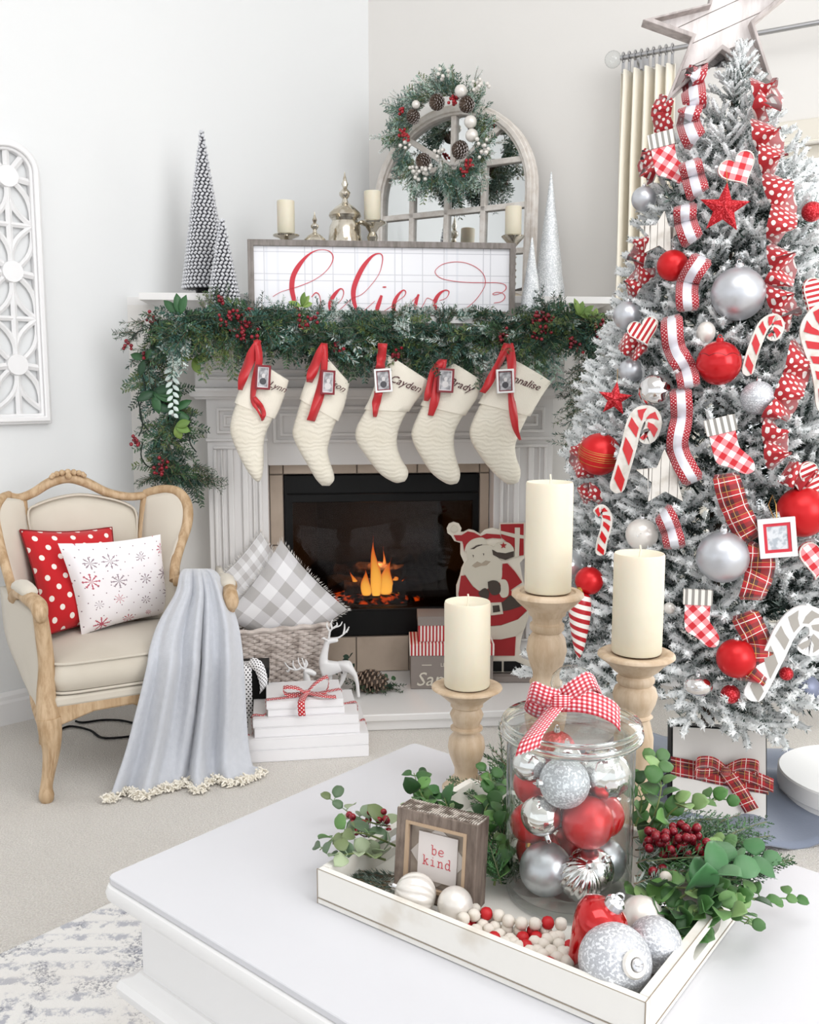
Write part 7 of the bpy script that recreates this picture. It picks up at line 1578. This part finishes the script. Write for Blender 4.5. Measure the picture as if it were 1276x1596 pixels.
mb = MB(); cxs, czs = bw2/2, bh/2; P = [(cxs-.039, czs), (cxs-.02, czs+.022), (cxs, czs+.038), (cxs+.02, czs+.022), (cxs+.039, czs), (cxs+.02, czs-.022), (cxs, czs-.038), (cxs-.02, czs-.022)]; mb.prism(P, .0105, .012); mb.build('diamond_print', mat('pale_grey_diamond', '#cfc8c1', .8), es)
mb = MB(); mb.box(cxs-.027, cxs+.027, .008, .0105, czs-.031, czs+.029); mb.build('card', mat('card_cream', '#e3dcd8', .8), es)
SER = {'b': ([[(0, 7), (1.2, 7), (1.2, 0)], [(1.2, 3.2), (2.4, 4.4), (3.8, 4.2), (4.4, 2.2), (3.6, .2), (2.2, -.1), (1.2, 1)]], 5), 'e': ([[(.4, 2.4), (4.2, 2.4), (3.8, 4), (2.3, 4.6), (.8, 3.9), (.3, 2.2), (.9, .5), (2.5, -.1), (4.2, .7)]], 5), 'k': ([[(0, 7), (1.1, 7), (1.1, 0)], [(0, 0), (2.1, 0)], [(1.1, 1.8), (3.6, 4.4)], [(2.8, 4.4), (4.5, 4.4)], [(2.1, 2.7), (4, 0)], [(3.2, 0), (4.9, 0)]], 5),
 'i': ([[(.8, 4.4), (2.3, 4.4), (2.3, 0)], [(.6, 0), (4, 0)], [(2.2, 6.2), (2.4, 6.4)]], 5), 'n': ([[(0, 4.4), (1.1, 4.4), (1.1, 0)], [(.1, 0), (2, 0)], [(1.1, 3), (2.4, 4.4), (3.6, 4.1), (3.9, 3), (3.9, 0)], [(3, 0), (4.8, 0)]], 5), 'd': ([[(2.8, 7), (3.9, 7), (3.9, 0), (4.8, 0)], [(3.9, 3.2), (2.8, 4.4), (1.3, 4.2), (.5, 2.2), (1.2, .2), (2.6, -.1), (3.9, 1)]], 5)}
mb = MB(); u_ = .00165
for word, x0_, z0_ in (('be', cxs-.0090, czs+.003), ('kind', cxs-.0198, czs-.0115)):
    for i, ch in enumerate(word):
        for st_ in SER[ch][0]:
            pts = [(x0_+(i*6.2+a)*u_, .0077, z0_+b*u_) for a, b in (cr(st_, 12) if len(st_) > 3 else st_)]; mb.tube(pts, .0005, 5, up=(0, 1, 0))
mb.build('lettering', M['scriptred'], es, kind='stuff')
# ================================================================ bead garland
M['bead_w'] = mat('natural_white_beads', '#e4ddd2', .7, var=(60, '#cfc4b4', .5, .7)); M['bead_r'] = mat('red_wood_beads', '#c0121c', .5)
bg_ = thing('bead_garland', 'strand of white and red wooden beads heaped at the front of the tray', 'bead garland', RF.w(TL_*.5, .06, .008))
bm = {k: MB() for k in 'wr'}
for k, m_ in bm.items(): m_.lathe([(.0014, -.0068), (.004, -.0066), (.0066, -.0044), (.0078, 0), (.0066, .0044), (.004, .0066), (.0014, .0068)], 14)
bmesh_ = {'w': bm['w'].mesh('bead', M['bead_w']), 'r': bm['r'].mesh('bead', M['bead_r'])}
paths = [[(722, 1432), (745, 1425), (772, 1425), (795, 1436), (828, 1440), (862, 1438), (880, 1442)], [(740, 1418), (752, 1416), (764, 1434)], [(724, 1444), (748, 1452), (766, 1450), (785, 1462), (800, 1465), (820, 1462), (838, 1470), (860, 1462), (880, 1460)],
  [(800, 1470), (828, 1478), (848, 1488), (872, 1480), (884, 1500)], [(770, 1462), (790, 1472), (812, 1486), (840, 1498), (868, 1504)], [(850, 1452), (868, 1468), (878, 1488)], [(735, 1436), (758, 1444), (778, 1446)], [(790, 1448), (815, 1452), (845, 1452), (868, 1450)], [(808, 1476), (832, 1486), (858, 1492)], [(836, 1462), (850, 1476), (862, 1486)], [(868, 1494), (884, 1484), (890, 1470)]]
k = 0; strings = []
for pi_, pth in enumerate(paths):
    P = [rfz(a, b, .0155+(.011 if pi_ == 0 else 0)) for a, b in pth]; Q = [Vector(q) for q in cr([tuple(p) for p in P], 160)]; last = None; strings.append([Q[0]])
    for q in Q:
        ql = RF.loc(q); ql.y = max(ql.y, .0205); q = RF.w(ql.x, ql.y, ql.z)
        if last is None or (q-last).length >= .0148:
            if last is not None: dr_ = (q-last)
            o = bpy.data.objects.new('bead', bmesh_['r' if k % 5 == 2 else 'w']); SC.collection.objects.link(o); o.parent = bg_; o.location = q-bg_.location
            nx_ = (q-last) if last is not None else (Q[12]-Q[0]); o.rotation_euler = nx_.to_track_quat('Z', 'Y').to_euler(); last = q; k += 1; strings[-1].append(q)
for s_ in strings:
    if len(s_) > 2: mb = MB(); mb.tube([q-bg_.location for q in s_[1:]], .0008, 5); mb.build('string', M['cotton'], bg_)
# ================================================================ greenery around the jar
def eu_sprig(label, pts, n_, lr, cols, name='eucalyptus_sprig', w=.9, grp=None, seed=1, tip=True):
    random.seed(seed); Q = [Vector(q) for q in cr([tuple(p) for p in pts], 30)]; o0 = Q[0]; t = thing(name, label, 'greenery', o0, 0, grp)
    mb = MB(); mb.tube([q-o0 for q in Q], [.0016*(1-.6*i/29) for i in range(30)], 6); mb.build('stem', mat('green_stem', '#6f7d4a', .7), t)
    lm = [MB() for _ in range(1)]; 
    for k in range(n_):
        i = min(29, int((k+.7)/n_*29)); q = Q[i]-o0; tg = (Q[min(29, i+1)]-Q[max(0, i-1)]).normalized()
        for s in (-1, 1):
            if random.random() < .12: continue
            sd = tg.cross(Vector((0, 0, 1))); sd = sd.normalized() if sd.length > .05 else Vector((1, 0, 0)); d = (tg*.6+sd*s*random.uniform(.6, 1)+Vector((0, 0, random.uniform(-.2, .9)))).normalized(); nn = (Vector((0, -.5, 1))+rv(.7)).normalized()
            L_ = lr*random.uniform(.75, 1.15)*(1.1-.45*k/n_); mb = MB(); p2 = q+d*.006; mb.tube([q, p2], .0007, 4, col=cols[0]); leaf(mb, p2, d, nn, L_, L_*w, jit(random.choice(cols), .15), .22, 6, 1.0); mb.build('leaf', M['leaf'], t, solid=.0005, smooth=80)
    return t
def tp(px, py, z): return atZ(px, py, TZ+z)
E1 = [L('#5d8448'), L('#3f6b32'), L('#83a465'), L('#4d7440')]; E2 = [L('#7d9072'), L('#9aa886'), L('#566f50'), L('#6b7a4f')]; E3 = [L('#356328'), L('#274f22'), L('#5c8a43'), L('#41702f')]
eu_sprig('eucalyptus sprig reaching far left over the tray edge with olive leaves', [tp(640, 1290, .03), tp(590, 1285, .05), tp(550, 1270, .05), tp(515, 1245, .04)], 6, .028, E2, w=.8, seed=3)
eu_sprig('eucalyptus sprig lying left of the box sign above the tray rim', [tp(620, 1320, .03), tp(570, 1300, .06), tp(530, 1300, .06), tp(498, 1325, .04)], 6, .026, E2+E1[:1], w=.75, seed=4)
eu_sprig('bright eucalyptus sprig rising behind the box sign', [tp(690, 1290, .02), tp(672, 1262, .07), tp(655, 1235, .10), tp(645, 1205, .11)], 7, .027, E3, seed=5); eu_sprig('round-leaved sprig between the box sign and the short candlestick', [tp(720, 1300, .02), tp(690, 1270, .07), tp(665, 1262, .09), tp(640, 1258, .09)], 6, .025, E1, seed=6)
eu_sprig('leafy sprig in front of the short candlestick stem', [tp(770, 1310, .02), tp(755, 1270, .06), tp(768, 1235, .08), tp(760, 1200, .09)], 8, .025, E3, seed=7); eu_sprig('leafy sprig between the short candlestick and the jar', [tp(760, 1330, .02), tp(785, 1265, .05), tp(770, 1215, .08)], 7, .024, E3, seed=8)
eu_sprig('dark leafy sprig left of the jar behind the sign', [tp(715, 1285, .01), tp(700, 1265, .05), tp(690, 1235, .07)], 6, .03, [L('#35662f'), L('#28512a')], seed=9)
eu_sprig('bright eucalyptus sprig right of the jar rising toward the gift', [tp(1000, 1330, .03), tp(1020, 1270, .09), tp(1030, 1225, .12), tp(1020, 1185, .13)], 7, .028, E1, seed=10); eu_sprig('eucalyptus sprig pointing right in front of the tartan bow', [tp(1010, 1310, .04), tp(1050, 1262, .10), tp(1090, 1250, .11), tp(1130, 1245, .10)], 7, .025, E3+E1, seed=12)
eu_sprig('large-leaved eucalyptus sprig over the back right of the tray', [tp(1060, 1400, .05), tp(1110, 1365, .08), tp(1150, 1345, .08), tp(1185, 1340, .07)], 5, .040, [L('#3d6f40'), L('#568557')], seed=13)
eu_sprig('trailing eucalyptus sprig hanging over the right tray handle', [tp(1080, 1420, .05), tp(1130, 1405, .06), tp(1180, 1400, .055), tp(1235, 1400, .03)], 11, .022, E1+E3, seed=14); eu_sprig('eucalyptus sprig curling down over the right rim of the tray', [tp(1090, 1410, .055), tp(1130, 1420, .06), tp(1165, 1430, .05), tp(1160, 1440, .03)], 7, .022, E1, seed=15)
eu_sprig('round-leaved sprig lying in the tray right of the jar', [tp(985, 1420, .02), tp(1020, 1410, .04), tp(1060, 1425, .04), tp(1085, 1440, .03)], 7, .030, E3, seed=16); eu_sprig('eucalyptus sprig crossing the tray in front of the berries', [tp(990, 1395, .02), tp(1030, 1385, .05), tp(1080, 1385, .06), tp(1120, 1395, .06)], 8, .028, E1+E3, seed=17)
eu_sprig('sprig of round leaves behind the satin balls in the tray', [tp(1010, 1450, .015), tp(1050, 1460, .03), tp(1085, 1450, .03)], 5, .028, E3, seed=18)
for j_, (lb_, pts_, n_, lr_, cl_) in enumerate((
  ('short bright sprig standing just left of the jar base', [(775, 1345, .02), (760, 1310, .06), (778, 1270, .09)], 6, .024, E3),
  ('dark sprig tucked behind the right edge of the box sign', [(770, 1380, .02), (775, 1340, .05), (765, 1310, .06)], 5, .026, E1),
  ('sprig with pale leaves at the left above the tray corner', [(600, 1340, .02), (560, 1330, .05), (525, 1335, .05)], 5, .024, E2),
  ('leafy sprig in front of the right-hand candlestick foot', [(985, 1300, .03), (1000, 1250, .08), (985, 1215, .10)], 6, .024, E3),
  ('low leafy sprig beneath the wine-red berries', [(1000, 1370, .02), (1045, 1345, .04), (1090, 1345, .05)], 7, .026, E3),
  ('bright sprig between the berries and the large leaves', [(1070, 1370, .03), (1110, 1345, .06), (1130, 1320, .07)], 6, .024, E1),
  ('broad-leaved sprig inside the right corner of the tray', [(1040, 1470, .015), (1075, 1445, .03), (1105, 1430, .04)], 6, .028, E1))):
    eu_sprig(lb_, [tp(*q) for q in pts_], n_, lr_, cl_, seed=50+j_)
# conifer picks
def pick_(label, items, name='evergreen_pick', seed=1):
    random.seed(seed); o0 = Vector(items[0][0]); t = thing(name, label, 'greenery', o0); mb = MB()
    for p, d, ln, cols, kind in items:
        p = Vector(p)-o0
        if kind == 'c': cedar(mb, p, d, (0, -.3, 1), ln, cols, 11, .0014)
        elif kind == 'f': spray(mb, p, d, ln, .018, 80, .0016, cols, .1, 60)
        else: spray(mb, p, d, ln, .012, 90, .0012, cols, .15, 40)
    mb.build('needles', M['leaf'], t, smooth=0, kind='stuff'); return t
BG1 = [L('#2f5a2c'), L('#3f6f3a'), L('#26472a')]; FR = [L('#dfe6e2'), L('#b5c4bb'), L('#6c8a7a')]
it = []
for k in range(26):
    a = random.uniform(-.5, .9); p = tp(1000+random.uniform(0, 80), 1300+random.uniform(-20, 60), random.uniform(.02, .07)); it.append((p, Vector((cos(a), sin(a)*.8, random.uniform(0, .45))), random.uniform(.06, .11), BG1, 'c' if k % 3 else 's'))
pick_('dark green cedar pick fanning out to the right of the jar', it, seed=21)
it = []
for k in range(11): p = tp(985+random.uniform(0, 60), 1318+random.uniform(-25, 60), random.uniform(.03, .06)); it.append((p, Vector((1, random.uniform(-.5, .5), random.uniform(0, .4))), random.uniform(.05, .09), FR, 'f'))
pick_('frosted fir pick beside the right wall of the jar', it, seed=22)
it = []
for k in range(22): p = tp(1050+random.uniform(0, 110), 1335+random.uniform(-25, 45), random.uniform(.03, .06)); it.append((p, Vector((1, random.uniform(-.2, .7), random.uniform(-.1, .4))), random.uniform(.05, .10), BG1 if k % 3 else FR, 'c'))
pick_('mixed cedar pick reaching toward the hat box', it, seed=23)
it = []
for k in range(20): p = tp(792+random.uniform(-14, 14), 1330+random.uniform(-30, 60), random.uniform(.01, .04)); it.append((p, Vector((random.uniform(-.35, .2), random.uniform(-.8, .6), random.uniform(0, .7))), random.uniform(.05, .08), BG1, 'c' if k % 2 else 's'))
pick_('dark cedar pick between the box sign and the jar', it, seed=24)
it = []
for k in range(10): p = tp(600+random.uniform(-10, 30), 1372+random.uniform(-10, 16), .014); it.append((p, Vector((-1, random.uniform(-.3, .3), random.uniform(0, .25))), random.uniform(.04, .07), [L('#3a4d3c'), L('#6f7f74')], 's'))
pick_('dark needle pick lying at the left end of the tray', it, seed=25)
it = []
for k in range(26): p = tp(760+random.uniform(-10, 50), 1230+random.uniform(-40, 40), random.uniform(.0, .03)); it.append((p, Vector((random.uniform(-1, 1), random.uniform(-.5, 1), random.uniform(0, .8))), random.uniform(.05, .08), BG1, 'c' if k % 2 else 's'))
pick_('cedar pick behind the jar and the short candlestick', it, seed=26)
def bpick(label, px, py, z, n_, sp_, r=.0058, seed=1):
    random.seed(seed); o0 = tp(px, py, z); t = thing('berry_pick', label, 'berries', o0); out = []; mb = MB()
    for k in range(n_):
        for tr in range(40):
            q = Vector((random.uniform(-1, 1)*sp_*1.3, random.uniform(-.7, .7)*sp_, random.uniform(-.6, .8)*sp_*.7))
            if all((q-o).length > r*1.75 for o in out): break
        out.append(q); m3 = MB(); m3.ball((0, 0, 0), r, 12, 8); m3.build('berry', M['berry'], t, loc=q); mb.tube([q, q*.4+Vector((0, .01, -.02)), Vector((0, .02, -.03))], .0006, 4)
    mb.build('twigs', mat('berry_twig', '#5a3d2b', .8), t)
bpick('dense cluster of wine-red berries right of the jar', 1050, 1312, .075, 44, .028, seed=31); bpick('dark red berries half hidden in the sprigs left of the box sign', 575, 1283, .05, 16, .022, .005, seed=32)
bpick('two or three loose red berries beside the white bead at the right of the jar', 1030, 1362, .05, 4, .012, .0065, seed=33)
mb = MB(); mb.ball((0, 0, 0), .0078, 14, 10); tag(mb.build('loose_bead', M['bead_w'], loc=tp(1037, 1368, .06)), 'single white wooden bead resting on the leaves right of the jar', 'bead')
